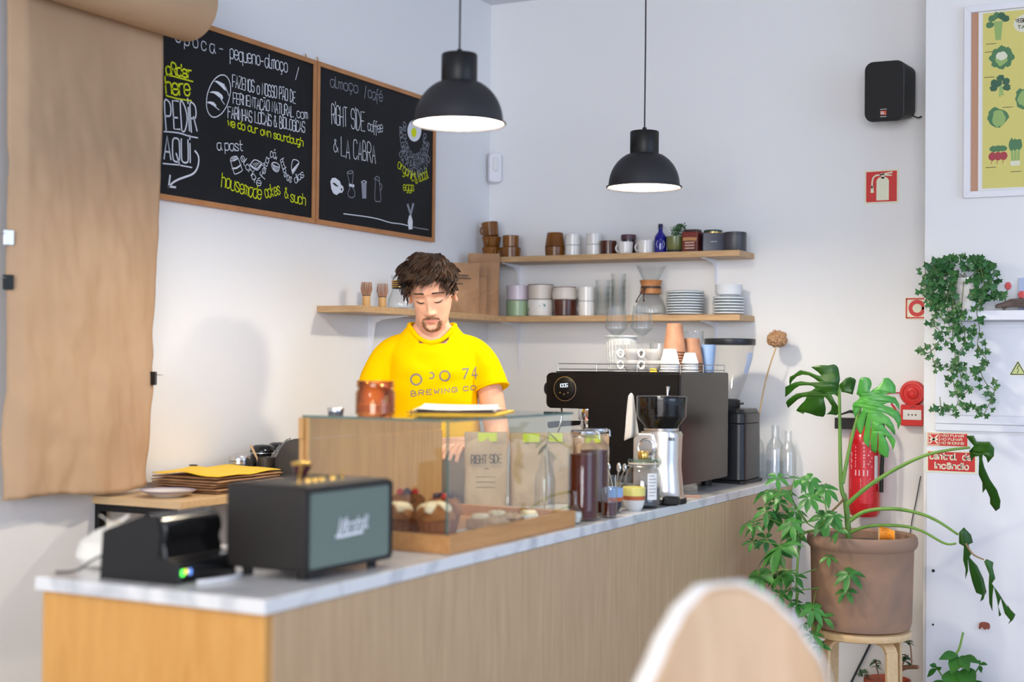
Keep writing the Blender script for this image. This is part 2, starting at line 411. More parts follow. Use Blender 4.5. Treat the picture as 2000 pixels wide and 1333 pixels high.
vs = [(u,-.1095,v) for u,v in o1]+[(u,-.1095,v) for u,v in i1]+[(u,-.1025,v) for u,v in o1]+[(u,-.1025,v) for u,v in i1]
b.add(vs, [(i,(i+1)%n,n+(i+1)%n,n+i) for i in range(n)]+[(i,(i+1)%n,2*n+(i+1)%n,2*n+i) for i in range(n)]+[(n+i,n+(i+1)%n,3*n+(i+1)%n,3*n+i) for i in range(n)])
b.build('front_trim', M['black'], sp)
for sx in (-1, 1):
    for sy in (-1, 1): MB().lathe([(0,0),(.011,0),(.013,.018),(0,.018)], (sx*.125, sy*.075, 0), 16).build('foot', M['black'], sp)
b = MB().box(-.115, -.066, .1985, .115, -.018, .2005); b.build('control_panel', M['amp_top'], sp, bevel=.001)
for i, x in enumerate((-.068, -.044, -.02, .0, .02)):
    if i == 3: continue
    MB().lathe([(0,0),(.0085,0),(.0085,.007),(.0075,.009),(0,.009)], (x, -.042, .2004), 18).build('knob', M['brass'], sp)
MB().lathe([(0,0),(.0045,0),(.0045,.004),(.002,.005),(.0026,.02),(0,.021)], (.055, -.042, .2004), 14).build('toggle_switch', M['brass'], sp)
MB().tube([(-.1,-.042,.2004),(-.1,-.044,.215),(-.102,-.05,.234)], [.0045,.003,.0042], 10).build('power_lever', M['brass'], sp)
# white script lettering on the grille
b = MB(); fn = lambda u, v: (u+.25*(v-.1), -.1072-.0012, v)
write(b, 'M', (-.044,.092), (-.022,.0925), .034, .0055, fn); write(b, 'arshall', (-.017,.094), (.062,.0965), .027, .0036, fn, gap=.9)
ribbon(b, [(-.052,.086),(-.03,.0855),(.045,.088)], .0065, fn); ribbon(b, [(-.052,.086),(-.035,.097),(-.028,.12)], .006, fn)
b.build('script_logo', mat('logo_white', S(238,240,244), .4), sp)['label'] = 'white script logo'

# small cup standing on the speaker
b = MB(); b.m = 0
b.lathe([(0,0),(.011,0),(.013,.004),(.0215,.02),(.0225,.025)], n=28); b.m = 1
b.lathe([(.0225,.025),(.0235,.0255),(.0242,.032),(.0225,.033),(.0215,.026),(0,.024)], n=28)
cp = b.build('small_cup', [mat('plum_glaze', S(70,28,44), .25), M['brass']]); place(cp, (-1.925, 2.668, 1.119))
tag(cp, 'tiny plum coloured cup with golden rim standing on the amplifier speaker', 'cup')

# ---------------------------------------------------------------- receipt printer
rp = thing('receipt_printer', 'black receipt printer with rounded front at the near left end of the marble counter', 'printer', (-2.152, 2.268, CT), math.radians(1.5))
prof = [(0,.002),(.008,.1),(.012,.105),(.115,.137),(.135,.140),(.15,.138),(.162,.131),(.17,.118),(.172,.1),(.166,.086),(.166,.076),(.17,.07),(.172,.05),(.2,.046),(.205,.04),(.205,.002)]
MB().prism(prof, lambda u,v: (u,.004,v), lambda u,v: (u,.19,v)).build('housing', M['black_gloss'], rp, bevel=.003)
MB().prism([(0,.0),(.006,.1),(.115,.139),(.14,.139),(.155,.128),(.16,.1),(.155,.055),(.205,.045),(.205,0)], lambda u,v: (u,-.001,v), lambda u,v: (u,.004,v)).build('side_panel', M['black'], rp, bevel=.001)
MB().prism([(0,.0),(.006,.1),(.115,.139),(.14,.139),(.155,.128),(.16,.1),(.155,.055),(.205,.045),(.205,0)], lambda u,v: (u,.19,v), lambda u,v: (u,.195,v)).build('side_panel', M['black'], rp, bevel=.001)
MB().tube([(.13,.006,.1415),(.13,.188,.1415)], .0012, 6).build('paper_slot', M['steel'], rp)
for i, (c, e) in enumerate((((.1,1,.1,1), 3.0), ((1,.75,.05,1), 1.6), ((.15,.35,1,1), 1.0))):
    MB().box(.2052, .012+.012*i, .018+.004*(i%2), .2064, .02+.012*i, .03).build('status_light', mat('status_glow', c, .3, emit=(c, e)), rp)
wc = tag(MB().tube(catmull([(-1.925,2.31,.9245),(-1.91,2.35,.9245),(-1.905,2.40,.9245),(-1.93,2.460,.9245),(-1.975,2.480,.9245),(-2.03,2.50,.9245),(-2.06,2.56,.9245),(-2.07,2.66,.9245),(-2.11,2.76,.9245)], 6), .0042, 8).build('white_cable', M['white_paint']),
    'white cable looping over the marble between printer and speaker', 'cable')
wb = tag(MB().tube(catmull([(-2.158,2.31,.96),(-2.18,2.31,.962),(-2.205,2.30,.95),(-2.235,2.285,.928),(-2.28,2.27,.9235)], 6), .0026, 8).build('grey_cable', M['cable']),
    'thin dark cable leaving the back of the receipt printer', 'cable')
# the socket adapter between printer and speaker
b = MB().box(-.016,-.03,0,.016,.03,.085)
ad = place(tag(b.build('power_adapter', M['white_paint'], bevel=.006), 'white power adapter standing upright between printer and speaker', 'adapter'), (-2.14, 2.60, CT), .2)

# ---------------------------------------------------------------- tied white cloth sack behind the printer
def sack_fn(u, v):
    a = 2*PI*u; r = lerp([(0,.0),(.04,.075),(.2,.088),(.5,.08),(.72,.048),(.84,.016),(.88,.013),(.93,.022),(1,.034)], v)
    w = 1+.07*math.sin(7*a+4*v)*(v**1.2)+.03*math.sin(3*a+1)
    return (r*w*math.cos(a), r*w*math.sin(a)*.85, .105*v+.008*math.sin(2*a)*(v>.9))
M['cloth'] = mat('white_cloth', S(232,228,220), .9, bump=(60, .3, .004))
sk = thing('cloth_sack', 'small tied white cloth sack slumped behind the receipt printer', 'sack', (-2.265, 2.43, CT))
MB().grid(36, 26, sack_fn, cu=True).build('bag_body', M['cloth'], sk)
MB().lathe([(.013,.088),(.0165,.091),(.0165,.096),(.013,.099)], n=20).build('tie_cord', mat('cord_beige', S(215,205,185), .8), sk)

# ---------------------------------------------------------------- glass display case
dc = thing('display_case', 'glass pastry display case on a wooden tray in the middle of the counter', 'display case', (-1.935, 3.337, CT))
M['case_wood'] = two_tone('case_oak', S(205,150,92), S(184,128,74), 8, (8, .9, 8), .42, (.25,.75), 5, .5)
M['case_board'] = two_tone('case_back_oak', S(214,166,104), S(192,142,84), 7, (8, 8, .6), .42, (.25,.75), 6, .7)
b = MB()
b.box(.2, -.362, 0, .225, .358, .044); b.box(-.235, -.362, 0, -.21, .358, .044); b.box(-.21, -.362, 0, .2, -.34, .044); b.box(-.21, .336, 0, .2, .358, .044)
b.build('tray_rim', M['case_wood'], dc, bevel=.002)
MB().box(-.209, -.339, .002, .199, .335, .012).build('tray_floor', M['case_wood'], dc)
def pane(name, x0, y0, z0, x1, y1, z1, par=dc): return MB().box(x0, y0, z0, x1, y1, z1).build(name, M['pane'], par)
pane('front_pane', .2085, -.352, .0445, .2135, .349, .318)
pane('side_pane', -.2, -.352, .0445, .208, -.347, .318); pane('side_pane', -.2, .344, .0445, .208, .349, .318)
pane('top_pane', -.215, -.355, .3185, .217, .352, .3245)
e = MB()
for x0, y0, x1, y1 in ((.217,-.3555,.2178,.3525), (-.2155,-.3562,.2178,-.3553), (-.2155,.3523,.2178,.353)): e.box(x0, y0, .3188, x1, y1, .3242)
e.box(.2086, -.3526, .0446, .2136, -.3518, .318)
e.build('polished_edge', M['pane_edge'], dc)['label'] = 'green cut edges of the glass'
MB().box(-.228, -.352, .0445, -.214, .352, .262).build('back_board', M['case_board'], dc, bevel=.001)
MB().box(-.231, -.352, .2635, -.2155, .349, .3175).build('top_rail', M['case_board'], dc, bevel=.001)
MB().box(-.2135, -.346, .0445, -.2005, -.334, .3175).build('corner_post', M['case_board'], dc)

# pastries
M['crumb'] = two_tone('muffin_crumb', S(176,112,58), S(120,66,30), 40, rough=.8, bump=.003, p=(.3,.7))
M['case_paper'] = mat('baking_paper', S(150,92,58), .7)
M['icing'] = mat('pale_icing', S(246,222,180), .5)
M['berry'] = mat('dark_berry', S(70,40,60), .35)
M['berry_r'] = mat('red_berry', S(200,40,30), .3)
M['pale_crumb'] = two_tone('pale_pastry', S(228,186,140), S(198,146,98), 30, rough=.75, bump=.003)
def muffin(loc, label, top, s=1.0, berries=None):
    t = thing('muffin', label, 'muffin', loc, random.uniform(0, 3), 'muffins in the display case'); t.scale = (s, s, s)
    b = MB()
    def f(u, v):
        a = 2*PI*u; r = .027+.013*v; r *= 1+.045*math.sin(16*a)
        return (r*math.cos(a), r*math.sin(a), .055*v)
    b.grid(64, 5, f, cu=True); b.lathe([(0,.0005),(.0268,.0005)], n=20); b.build('paper_cup', M['case_paper'], t)
    def g(u, v):
        a = 2*PI*u; r = .045*math.cos(v*PI/2)**.7+.0001; z = .053+.032*math.sin(v*PI/2)
        k = 1+.10*noise.noise((3*math.cos(a), 3*math.sin(a), v*3+s*7)); return (r*k*math.cos(a), r*k*math.sin(a), z*(1+.06*math.sin(3*a)))
    MB().grid(28, 10, g, cu=True).lathe([(0,.052),(.045,.053)], n=28).build('crown', M['crumb'], t)
    if top:
        def h(u, v):
            a = 2*PI*u; r = (.036+.007*math.sin(5*a+s))*math.cos(v*PI/2)**.6+.0001
            return (r*math.cos(a), r*math.sin(a), .071+.020*math.sin(v*PI/2)+.002*math.sin(4*a))
        MB().grid(28, 8, h, cu=True).build('icing', top, t)
    if berries:
        for k in range(4):
            a = k*1.57+.4; MB().ball((.017*math.cos(a), .017*math.sin(a), .094), .0085, 12, 8).build('berry', berries[k % len(berries)], t)
    return t
BZ = CT+.013
muffin((-1.80, 3.058, BZ), 'muffin with pale icing at the near corner of the display case', M['icing'], 1.12)
muffin((-1.915, 3.058, BZ), 'muffin with pale icing behind the speaker in the display case', M['icing'], 1.05)
muffin((-1.845, 3.175, BZ), 'muffin topped with dark berries in the display case', M['crumb'], 1.12, [M['berry'], M['berry'], M['berry_r'], M['berry']])
muffin((-1.965, 3.195, BZ), 'muffin topped with red berries at the back of the display case', M['crumb'], 1.15, [M['berry_r'], M['berry']])
def slab(name, loc, label, sx, sy, sz, m0, m1, rz):
    t = thing(name, label, 'pastry', loc, rz, 'flat pastries in the display case')
    MB().prism(rrect(sx, sy, min(sx,sy)*.22), lambda u,v: (u,v,.001), lambda u,v: (u*.94,v*.94,sz)).build('cake_body', m0, t, bevel=.004)
    def g(u, v):
        a = 2*PI*u; r = math.cos(v*PI/2)**.5; return (sx*.44*r*math.cos(a), sy*.44*r*math.sin(a), sz-.001+.012*math.sin(v*PI/2)+.002*math.sin(6*a)*r)
    MB().grid(24, 6, g, cu=True).build('glaze', m1, t)
    return t
PP = thing('pastry_board', 'white paper sheet under the flat pastries in the display case', 'paper', (-1.80, 3.42, BZ))
MB().box(-.085, -.15, 0, .085, .17, .0015).build('sheet', M['paper'], PP)
BZ2 = BZ+.002
for k, (x, y, m0, m1, lab) in enumerate(((-1.775, 3.335, 'pale_crumb', 'pale_crumb', 'nearest pale flat pastry on the paper sheet in the display case'),
      (-1.845, 3.375, 'pale_crumb', 'icing', 'iced flat pastry beside the nearest one on the paper sheet'),
      (-1.775, 3.425, 'crumb', 'pale_crumb', 'browner flat pastry in the middle of the paper sheet'),
      (-1.845, 3.47, 'crumb', 'icing', 'iced brown pastry at the back of the paper sheet'),
      (-1.775, 3.525, 'paper', 'icing', 'white iced pastry farthest along the paper sheet'))):
    slab('flat_pastry', (x, y, BZ2), lab, .058, .072, .03, M[m0], M[m1], .2*k-.3)

# ---------------------------------------------------------------- on top of the case
M['amber'] = glass('amber_glass', (.90,.71,.42,1), (.50,.30,.14,1), 1.0, 1.5, .4)
TZ = 1.2446
aj = thing('amber_jar', 'amber glass candle jar on the near left end of the display case', 'jar', (-1.985, 3.065, TZ))
R = .0505
MB().lathe([(0,0),(R-.006,0),(R,.006),(R,.058),(R-.004,.066),(R-.006,.069),(R-.005,.073),(R-.002,.075),(R-.002,.079),(R-.005,.081),(R-.005,.0835),(R-.002,.086),(R-.003,.0895),(R-.008,.0895),(R-.009,.07),(R-.004,.058),(R-.004,.009),(0,.007)], n=48).build('jar_glass', M['amber'], aj)
MB().lathe([(0,.0085),(R-.006,.0085),(R-.006,.030),(0,.029)], n=32).build('candle_wax', mat('amber_wax', S(232,160,60), .5, sub=.2), aj)
MB().tube([(0,0,.028),(.001,0,.036)], .0012, 6).build('wick', M['black'], aj)
# small key-ring-like tin beside the jar
st = thing('small_tin', 'small low grey tin left of the amber jar on the display case', 'tin', (-2.075, 3.02, TZ))
MB().lathe([(0,0),(.019,0),(.02,.002),(.02,.014),(0,.0145)], n=28).build('tin_body', mat('pewter', S(120,118,122), .35, .7), st)
MB().lathe([(.0203,.012),(.0212,.012),(.0212,.018),(.02,.019),(0,.019)], n=28).build('tin_lid', M['steel'], st)
pf = thing('clipboard_folder', 'yellow folder lying under the white papers on the display case', 'folder', (-1.915, 3.42, TZ), .35)
MB().box(-.12,-.175,0,.11,.175,.0035).build('cover', M['yellow'], pf, bevel=.001)
MB().box(-.135,-.168,.0036,.095,.15,.006).build('card_board', mat('brown_card', S(120,84,56), .7), pf, bevel=.0008)
pp = thing('paper_stack', 'stack of loose white papers on the display case in front of the barista', 'papers', (-1.93, 3.40, TZ+.0065), .42)
for k in range(5):
    def g(u, v, k=k): return (-.105+.21*u, -.148+.297*v, .0018*k+.006*(u-.5)**2*k*.4+.0022*k*math.sin(2.2*v+k)*u+.006*max(0,v-.6)*k*.5)
    o = MB().grid(8, 10, g).build('sheet', M['paper'], pp); o.rotation_euler = (0,0,.05*math.sin(k*2.1))
# ================================================================ coffee bags, bottles, cups, jar on the counter
M['lime'] = mat('lime_label', S(206,216,60), .6)
M['ink'] = mat('dark_ink', S(58,48,42), .7)
def coffee_bag(loc, label, w, d, h, rz, lime=True, text=None, m=None, group='kraft coffee bags behind the display case', fold=True):
    t = thing('coffee_bag', label, 'bag', loc, rz, group); m = m or M['kraft_bag']; sd = random.random()*9
    def f(u, v):
        a = 2*PI*u; k = 1-.9*max(0, v-.12)**1.15*(1 if fold else .8); k = max(k, .07)
        c, s_ = math.cos(a), math.sin(a); e = .45
        x = w/2*(abs(c)**e)*(1 if c > 0 else -1)*(1+.03*v); y = d/2*(abs(s_)**e)*(1 if s_ > 0 else -1)*k
        n = noise.noise((x*16+sd, y*16, v*h*15)); return (x+.004*n, y+.010*n*min(1, v*4)*min(1, (1.05-v)*6)+.012*(v-.5)**2, h*v)
    MB().grid(48, 26, f, cu=True).lathe([(0,.001),(.001,.001)], n=4).build('pouch', m, t)
    b = MB(); b.grid(14, 6, lambda u, v: (-w*.505+w*1.01*u, -d*.055-.0035-.004*math.sin(v*PI)+.003*noise.noise((u*3+sd,0,0)), h-.034+.04*v)); b.grid(14, 6, lambda u, v: (-w*.505+w*1.01*u, d*.055+.006, h-.034+.04*v))
    b.build('folded_top', m, t)
    if lime:
        b = MB().grid(10, 3, lambda u, v: (-w*.2+w*.45*u, -d*.055-.0095-.002*math.sin(u*9), h-.024+.028*v)); b.build('lime_seal', M['lime'], t)
    if text:
        fl = lambda u, v: (u, -(d/2)*max(1-.9*max(0, v/h-.12)**1.15, .07)-.0105, v)
        b = MB(); write(b, text[0], (-w*.36, h*.60), (w*.36, h*.615), .026, .0030, fl, gap=1.1)
        for j in range(3): ribbon(b, [(-w*.25, h*(.42-.07*j)), (0, h*(.425-.07*j)), (w*.2, h*(.42-.07*j))], .0016, fl)
        ribbon(b, [(-.008,h*.52),(0,h*.55),(.008,h*.52),(-.006,h*.535),(.006,h*.535)], .0018, fl)
        b.build('printed_label', M['ink'], t)
    return t
M['bag2'] = two_tone('pale_kraft_bag', S(202,172,140), S(178,146,114), 14, (1,1,1), .68, (.3,.7), 5, .8, bump=.004)
F = math.radians(33)
coffee_bag((-2.185, 4.03, CT), 'coffee bag lettered RIGHT SIDE standing behind the display case', .135, .075, .235, F, True, ('RIGHT SIDE',), M['bag2'])
coffee_bag((-2.095, 4.16, CT), 'plain kraft coffee bag second from the left behind the display case', .125, .075, .23, F+.15, True, None, M['bag2'])
coffee_bag((-2.06, 4.27, CT), 'shaded kraft coffee bag second from the right behind the display case', .12, .07, .228, F-.1, True, None, M['bag2'])
coffee_bag((-1.975, 4.385, CT), 'rightmost kraft coffee bag behind the end of the display case', .12, .07, .222, F+.1, True, None, M['bag2'])

# cold brew bottles
M['brew'] = mat('dark_cold_brew', S(82,26,12), .25, spec=.15)
M['glass_b'] = glass('bottle_glass', (.99,.99,.985,1), (.72,.74,.74,1), .55, 1.45, .2)
def brew_bottle(loc, label, lvl):
    t = thing('brew_bottle', label, 'bottle', loc, 0, 'glass bottles of cold brew beside the display case'); R = .046
    MB().lathe([(0,.0),(R-.005,0),(R,.006),(R,.205),(R-.004,.216),(R-.013,.226),(R-.015,.232),(R-.013,.242),(R-.010,.246),(R-.010,.252),(R-.013,.254),(R-.017,.254),(R-.018,.235),(R-.016,.226),(R-.007,.214),(R-.003,.204),(R-.003,.01),(0,.008)], n=48).build('bottle_glass', M['glass_b'], t)
    MB().lathe([(0,.009),(R-.0035,.009),(R-.0035,lvl),(0,lvl)], n=40).build('cold_brew', M['brew'], t)
    MB().lathe([(0,.2545),(R-.006,.2545),(R-.005,.257),(R-.005,.263),(R-.008,.266),(0,.266)], n=40).build('lid', M['chrome'], t)
    b = MB(); ring = [((R-.008)*math.cos(2*PI*i/24), (R-.008)*math.sin(2*PI*i/24), .247) for i in range(25)]; b.tube(ring, .0013, 6, False)
    b.tube([(R-.008, 0, .247),(R+.006,0,.243),(R+.004,0,.262),(R-.006,0,.262)], .0016, 6); b.build('wire_clip', M['steel'], t)
    return t
brew_bottle((-1.752, 3.835, CT), 'tall clip top bottle of dark cold brew right beside the display case', .196)
brew_bottle((-1.790, 4.00, CT), 'second clip top cold brew bottle half hidden behind the first', .198)
# small round glass bud vase
t = thing('bud_vase', 'tiny round bottomed glass bud vase at the corner of the display case', 'vase', (-1.735, 3.745, CT))
MB().lathe([(0,0),(.014,.0),(.021,.012),(.0225,.024),(.019,.037),(.010,.048),(.007,.056),(.007,.088),(.0085,.095),(.006,.094),(.0052,.058),(.008,.046),(.017,.034),(.0205,.024),(.013,.003),(0,.002)], n=32).build('vase_glass', M['glass'], t)
MB().lathe([(0,.0025),(.013,.004),(.0195,.022),(.018,.034),(0,.034)], n=28).build('white_sand', mat('pale_sand', S(222,222,214), .8), t)
# olive sprig bottle behind the end pane
M['leaf_olive'] = two_tone('olive_leaf', S(128,122,40), S(96,100,38), 20, rough=.5)
t = thing('sprig_bottle', 'clear bottle holding an olive leaf sprig behind the end of the display case', 'bottle', (-1.86, 3.80, CT))
MB().lathe([(0,0),(.028,0),(.031,.006),(.031,.12),(.02,.16),(.011,.18),(.011,.21),(.013,.214),(.0095,.213),(.0095,.18),(.018,.158),(.029,.12),(.029,.008),(0,.006)], n=32).build('bottle_glass', M['glass'], t)
MB().tube([(0,0,.02),(.004,0,.1),(-.002,.004,.2),(.01,.006,.26)], .0014, 6).build('stem', M['leaf_olive'], t)
for k, (z, a, l) in enumerate(((.205, .2, .05), (.225, 2.6, .055), (.245, 4.2, .05), (.26, .9, .045))):
    b = MB(); d = Vector((math.cos(a), math.sin(a), -.55)).normalized(); q = d.cross(Vector((0,0,1))).normalized()
    b.grid(9, 3, lambda u, v: tuple(Vector((.004,.004,z))+d*l*u+q*(v-.5)*.017*math.sin(PI*min(1,u*.97+.03))+Vector((0,0,-.012*u*u)))); o = b.build('leaf', M['leaf_olive'], t); o.modifiers.new('s','SOLIDIFY').thickness = .0006

# two striped ceramic cups
def striped_cup(loc, label, r, h, cols):
    t = thing('striped_cup', label, 'cup', loc, 0, 'striped ceramic cups beside the bean jar')
    prof = [(0,0),(r*.62,0),(r*.72,h*.06),(r*.9,h*.26),(r*.98,h*.5),(r,h*.72),(r,h*.985),(r*.97,h),(r*.92,h*.985),(r*.92,h*.5),(r*.8,h*.2),(0,h*.1)]
    b = MB(); b.m = 0; b.lathe([(0,0),(r*.62,0),(r*.72,h*.06),(r*.9,h*.26),(r*.965,h*.45)], n=40)
    b.m = 1; b.lathe([(r*.965,h*.45),(r*.99,h*.63)], n=40); b.m = 2; b.lathe([(r*.99,h*.63),(r,h*.75),(r,h*.985),(r*.97,h),(r*.92,h*.985),(r*.92,h*.5),(r*.8,h*.2),(0,h*.1)], n=40)
    b.build('cup_body', cols, t); return t
M['navy'] = mat('navy_glaze', S(38,40,58), .3); M['terra'] = mat('orange_band', S(186,96,52), .55); M['blue'] = mat('pale_blue_glaze', S(140,176,222), .3); M['lemon'] = mat('lemon_glaze', S(226,214,118), .3)
striped_cup((-1.786, 4.115, CT), 'ceramic cup banded navy, orange and pale blue beside the bottles', .041, .075, [M['navy'], M['terra'], M['blue']])
striped_cup((-1.742, 4.205, CT), 'ceramic cup banded white, orange and lemon in front of the bean jar', .036, .073, [M['white'], M['terra'], M['lemon']])
# little glass with coffee
t = thing('coffee_glass', 'little straight glass with dark coffee beside the cold brew bottle', 'glass', (-1.724, 3.965, CT))
MB().lathe([(0,0),(.022,0),(.0245,.003),(.0255,.088),(.0245,.0885),(.0235,.006),(0,.005)], n=32).build('tumbler', M['glass'], t)
MB().lathe([(0,.0055),(.0232,.0055),(.0238,.045),(0,.045)], n=28).build('coffee', M['brew'], t)
# jar of coffee beans with a brass knob on its lid
bj = thing('bean_jar', 'glass jar of coffee beans with brass lid knob before the small grinder', 'jar', (-1.752, 4.305, CT)); R = .058
MB().lathe([(0,0),(R-.008,0),(R,.008),(R,.105),(R-.006,.122),(R-.015,.131),(R-.013,.136),(R-.011,.14),(R-.014,.144),(R-.018,.144),(R-.019,.132),(R-.009,.12),(R-.003,.104),(R-.003,.011),(0,.008)], n=48).build('jar_glass', M['glass'], bj)
M['beans'] = two_tone('coffee_beans', S(70,42,28), S(28,16,11), 120, rough=.35, p=(.4,.6), bump=.004)
MB().lathe([(0,.0085),(R-.0035,.011),(R-.0035,.062),(R*.5,.07),(0,.072)], n=40).build('beans', M['beans'], bj)['kind'] = 'stuff'
MB().lathe([(R-.014,.1445),(R-.008,.146),(R-.007,.151),(R-.012,.157),(0,.158)], n=40).build('glass_lid', glass('green_glass', (.80,.92,.84,1), (.30,.5,.4,1)), bj)
MB().lathe([(R-.0105,.1405),(R-.0085,.142),(R-.0105,.1445)], n=40).build('rubber_ring', mat('pale_rubber', S(226,206,190), .6), bj)
b = MB(); b.tube([((R-.006)*math.cos(2*PI*i/28), (R-.006)*math.sin(2*PI*i/28), .134) for i in range(29)], .0014, 6, False)
for a in (2.6, 5.74): b.tube([((R-.006)*math.cos(a),(R-.006)*math.sin(a),.134),((R+.006)*math.cos(a),(R+.006)*math.sin(a),.128),((R+.006)*math.cos(a),(R+.006)*math.sin(a),.15),((R-.01)*math.cos(a),(R-.01)*math.sin(a),.155)], .0016, 6)
b.build('wire_clip', M['steel'], bj)
MB().lathe([(0,.1585),(.017,.1585),(.0175,.16),(.0175,.18),(.016,.182),(0,.182)], n=28).build('lid_knob', M['brass'], bj)
F0 = math.radians(-30)
b = MB(); b.grid(9, 2, lambda u, v: ((R+.0008)*math.cos(F0-.42+.6*u), (R+.0008)*math.sin(F0-.42+.6*u), .028+.085*v)); b.build('paper_label', M['paper'], bj)
b = MB()
for j in range(7): ribbon(b, [(F0-.34, .105-.0105*j), (F0-.1, .105-.0105*j), (F0+(.1 if j % 3 else -.02), .105-.0105*j)], .0016, lambda u, v: ((R+.0014)*math.cos(u*1.0), (R+.0014)*math.sin(u*1.0), v))
b.build('label_text', M['ink'], bj)
# glass of spoons
sg = thing('spoon_glass', 'glass tumbler of metal spoons behind the lemon cup', 'glass', (-1.835, 4.27, CT))
MB().lathe([(0,0),(.03,0),(.032,.003),(.035,.1),(.034,.1005),(.0305,.006),(0,.005)], n=36).build('tumbler', M['glass'], sg)
for k in range(5):
    a = k*1.3+.3; dx, dy = .018*math.cos(a), .018*math.sin(a)
    b = MB().tube([(-dx*.6,-dy*.6,.007),(dx,dy,.09),(dx*1.5,dy*1.5,.115)], [.0022,.0016,.0022], 6); T = Matrix.Translation((dx*1.65,dy*1.65,.127)); b.T = T; b.ball((0,0,0), (.008,.0035,.014), 12, 8); b.build('spoon', M['steel'], sg)

# ---------------------------------------------------------------- small silver coffee grinder (front to the camera side)
sgk = thing('coffee_grinder', 'small brushed steel coffee grinder with tinted hopper in front of the espresso machine', 'grinder', (-1.757, 4.475, CT), math.radians(8))
M['steel_w'] = mat('warm_steel', S(212,205,198), .28, 1.0, bump=(300, .04, .0004))
def body(u, v):
    a = 2*PI*u; z = .018+.222*v
    w = lerp([(0,.080),(.06,.074),(.5,.066),(.85,.068),(.97,.070),(1,.064)], v); c, s_ = math.cos(a), math.sin(a)
    d = lerp([(0,.082),(.1,.07),(.5,.064),(1,.066)], v); e = .75
    return (w*(abs(c)**e)*(1 if c > 0 else -1), d*(abs(s_)**e)*(1 if s_ > 0 else -1), z)
MB().grid(48, 24, body, cu=True).lathe([(0,.24),(.064,.24)], n=48).build('body', M['steel_w'], sgk)
MB().prism([(-.066,.04),(-.066,.215),(-.05,.236),(0,.236),(.008,.21),(.0,.1),(-.02,.05)], lambda u,v: (u-.012,-.058,v), lambda u,v: (u-.012,-.0745,v)).build('control_face', M['steel_w'], sgk, bevel=.006)
MB().lathe([(0,0),(.085,0),(.088,.006),(.086,.017),(0,.019)], n=48, sy=.95).build('base', M['black'], sgk)
MB().box(.028,-.105,.001,.082,-.06,.03).build('drip_ledge', M['black'], sgk, bevel=.008)
b = MB(); b.T = Matrix.Translation((-.03,-.0755,.188)) @ Matrix.Rotation(PI/2, 4, 'X'); b.lathe([(0,.014),(.022,.014),(.0255,.011),(.0265,0),(0,0)], n=40).build('dial', M['steel'], sgk)
b = MB(); b.T = Matrix.Translation((-.03,-.0745,.188)) @ Matrix.Rotation(PI/2, 4, 'X'); b.lathe([(.0285,.001),(.0315,.0015),(.0315,0),(.0285,0)], n=40).build('dial_ring', M['chrome'], sgk)
M['tinted'] = glass('smoked_hopper', (.52,.50,.49,1), (.20,.20,.21,1), 1.0, 1.5, .5)
MB().lathe([(.054,.243),(.058,.247),(.06,.258),(.084,.29),(.0845,.352),(.082,.352),(.0815,.292),(.056,.26),(.052,.247)], n=48).build('hopper', M['tinted'], sgk)
MB().lathe([(0,.2405),(.058,.2405),(.059,.2505),(.052,.2525),(0,.2525)], n=48).build('collar', M['steel_w'], sgk)
MB().lathe([(0,.2535),(.05,.254),(.056,.262),(.076,.288),(.05,.292),(0,.294)], n=40).build('beans', M['beans'], sgk)['kind'] = 'stuff'
MB().lathe([(0,.3525),(.0855,.3525),(.086,.356),(.082,.359),(0,.361)], n=48).build('hopper_lid', M['tinted'], sgk)
MB().tube([(.02,0,.36),(.02,0,.372),(.022,0,.39)], [.003,.004,.0065], 12).build('lid_handle', M['steel'], sgk)
b = MB(); fl = lambda u, v: (.0712*math.cos(u), -.068*math.sin(abs(u)), v)
b = MB()
for j in range(3): b.box(.044+.006*j,-.0672,.212,.0475+.006*j,-.0655,.222)
b.build('maker_mark', M['ink'], sgk)
# folded white cloth hanging beside the hopper
b = MB().grid(14, 16, lambda u, v: (-.026+.052*u*(.35+.65*v)+.012*(1-v), .012*math.sin(u*7+v*2)*v, .155-.15*v+.012*math.sin(u*3)))
tw = place(tag(b.build('tea_towel', M['cloth']), 'white cloth hanging on the left side of the small grinder hopper', 'towel'), (-1.853, 4.452, CT+.2), .5); tw.modifiers.new('s', 'SOLIDIFY').thickness = .0022
# folded wooden-looking card on counter in front of the espresso machine
cd = place(tag(MB().box(-.03,-.02,0,.03,.02,.006).build('brew_card', mat('tan_card', S(190,150,128), .6), bevel=.001), 'small tan card lying on the marble in front of the espresso machine', 'card'), (-1.735, 4.72, CT), .3)
# ================================================================ espresso machine (barista side towards -x) and what stands on it
em = thing('espresso_machine', 'black two part espresso machine with round control dial at the far end of the counter', 'coffee machine', (-2.06, 5.012, CT))
M['em_black'] = mat('machine_black', S(17,15,14), .42, spec=.12); M['em_side'] = mat('machine_gloss_black', S(20,14,13), .2, spec=.28)
P = [(.255,.036),(.255,.431),(-.245,.431),(-.258,.427),(-.266,.417),(-.266,.318),(-.262,.306),(-.25,.299),(-.092,.299),(-.092,.036)]
MB().prism(P, lambda u,v: (u,-.245,v), lambda u,v: (u,.245,v)).build('body', M['em_black'], em)
MB().prism(P, lambda u,v: (u,-.257,v), lambda u,v: (u,-.2465,v)).build('side_panel', M['em_black'], em, bevel=.003)
MB().prism(P, lambda u,v: (u,.2465,v), lambda u,v: (u,.257,v)).build('side_panel', M['em_black'], em, bevel=.003)
MB().prism([(p, q+.2345) for p, q in rrect(.514, .402, .012)], lambda u,v: (.2555,u,v), lambda u,v: (.267,u,v)).build('rear_panel', M['em_side'], em, bevel=.002)
MB().box(-.235,-.24,.4315,.25,.25,.436).build('cup_tray', M['em_black'], em, bevel=.002)
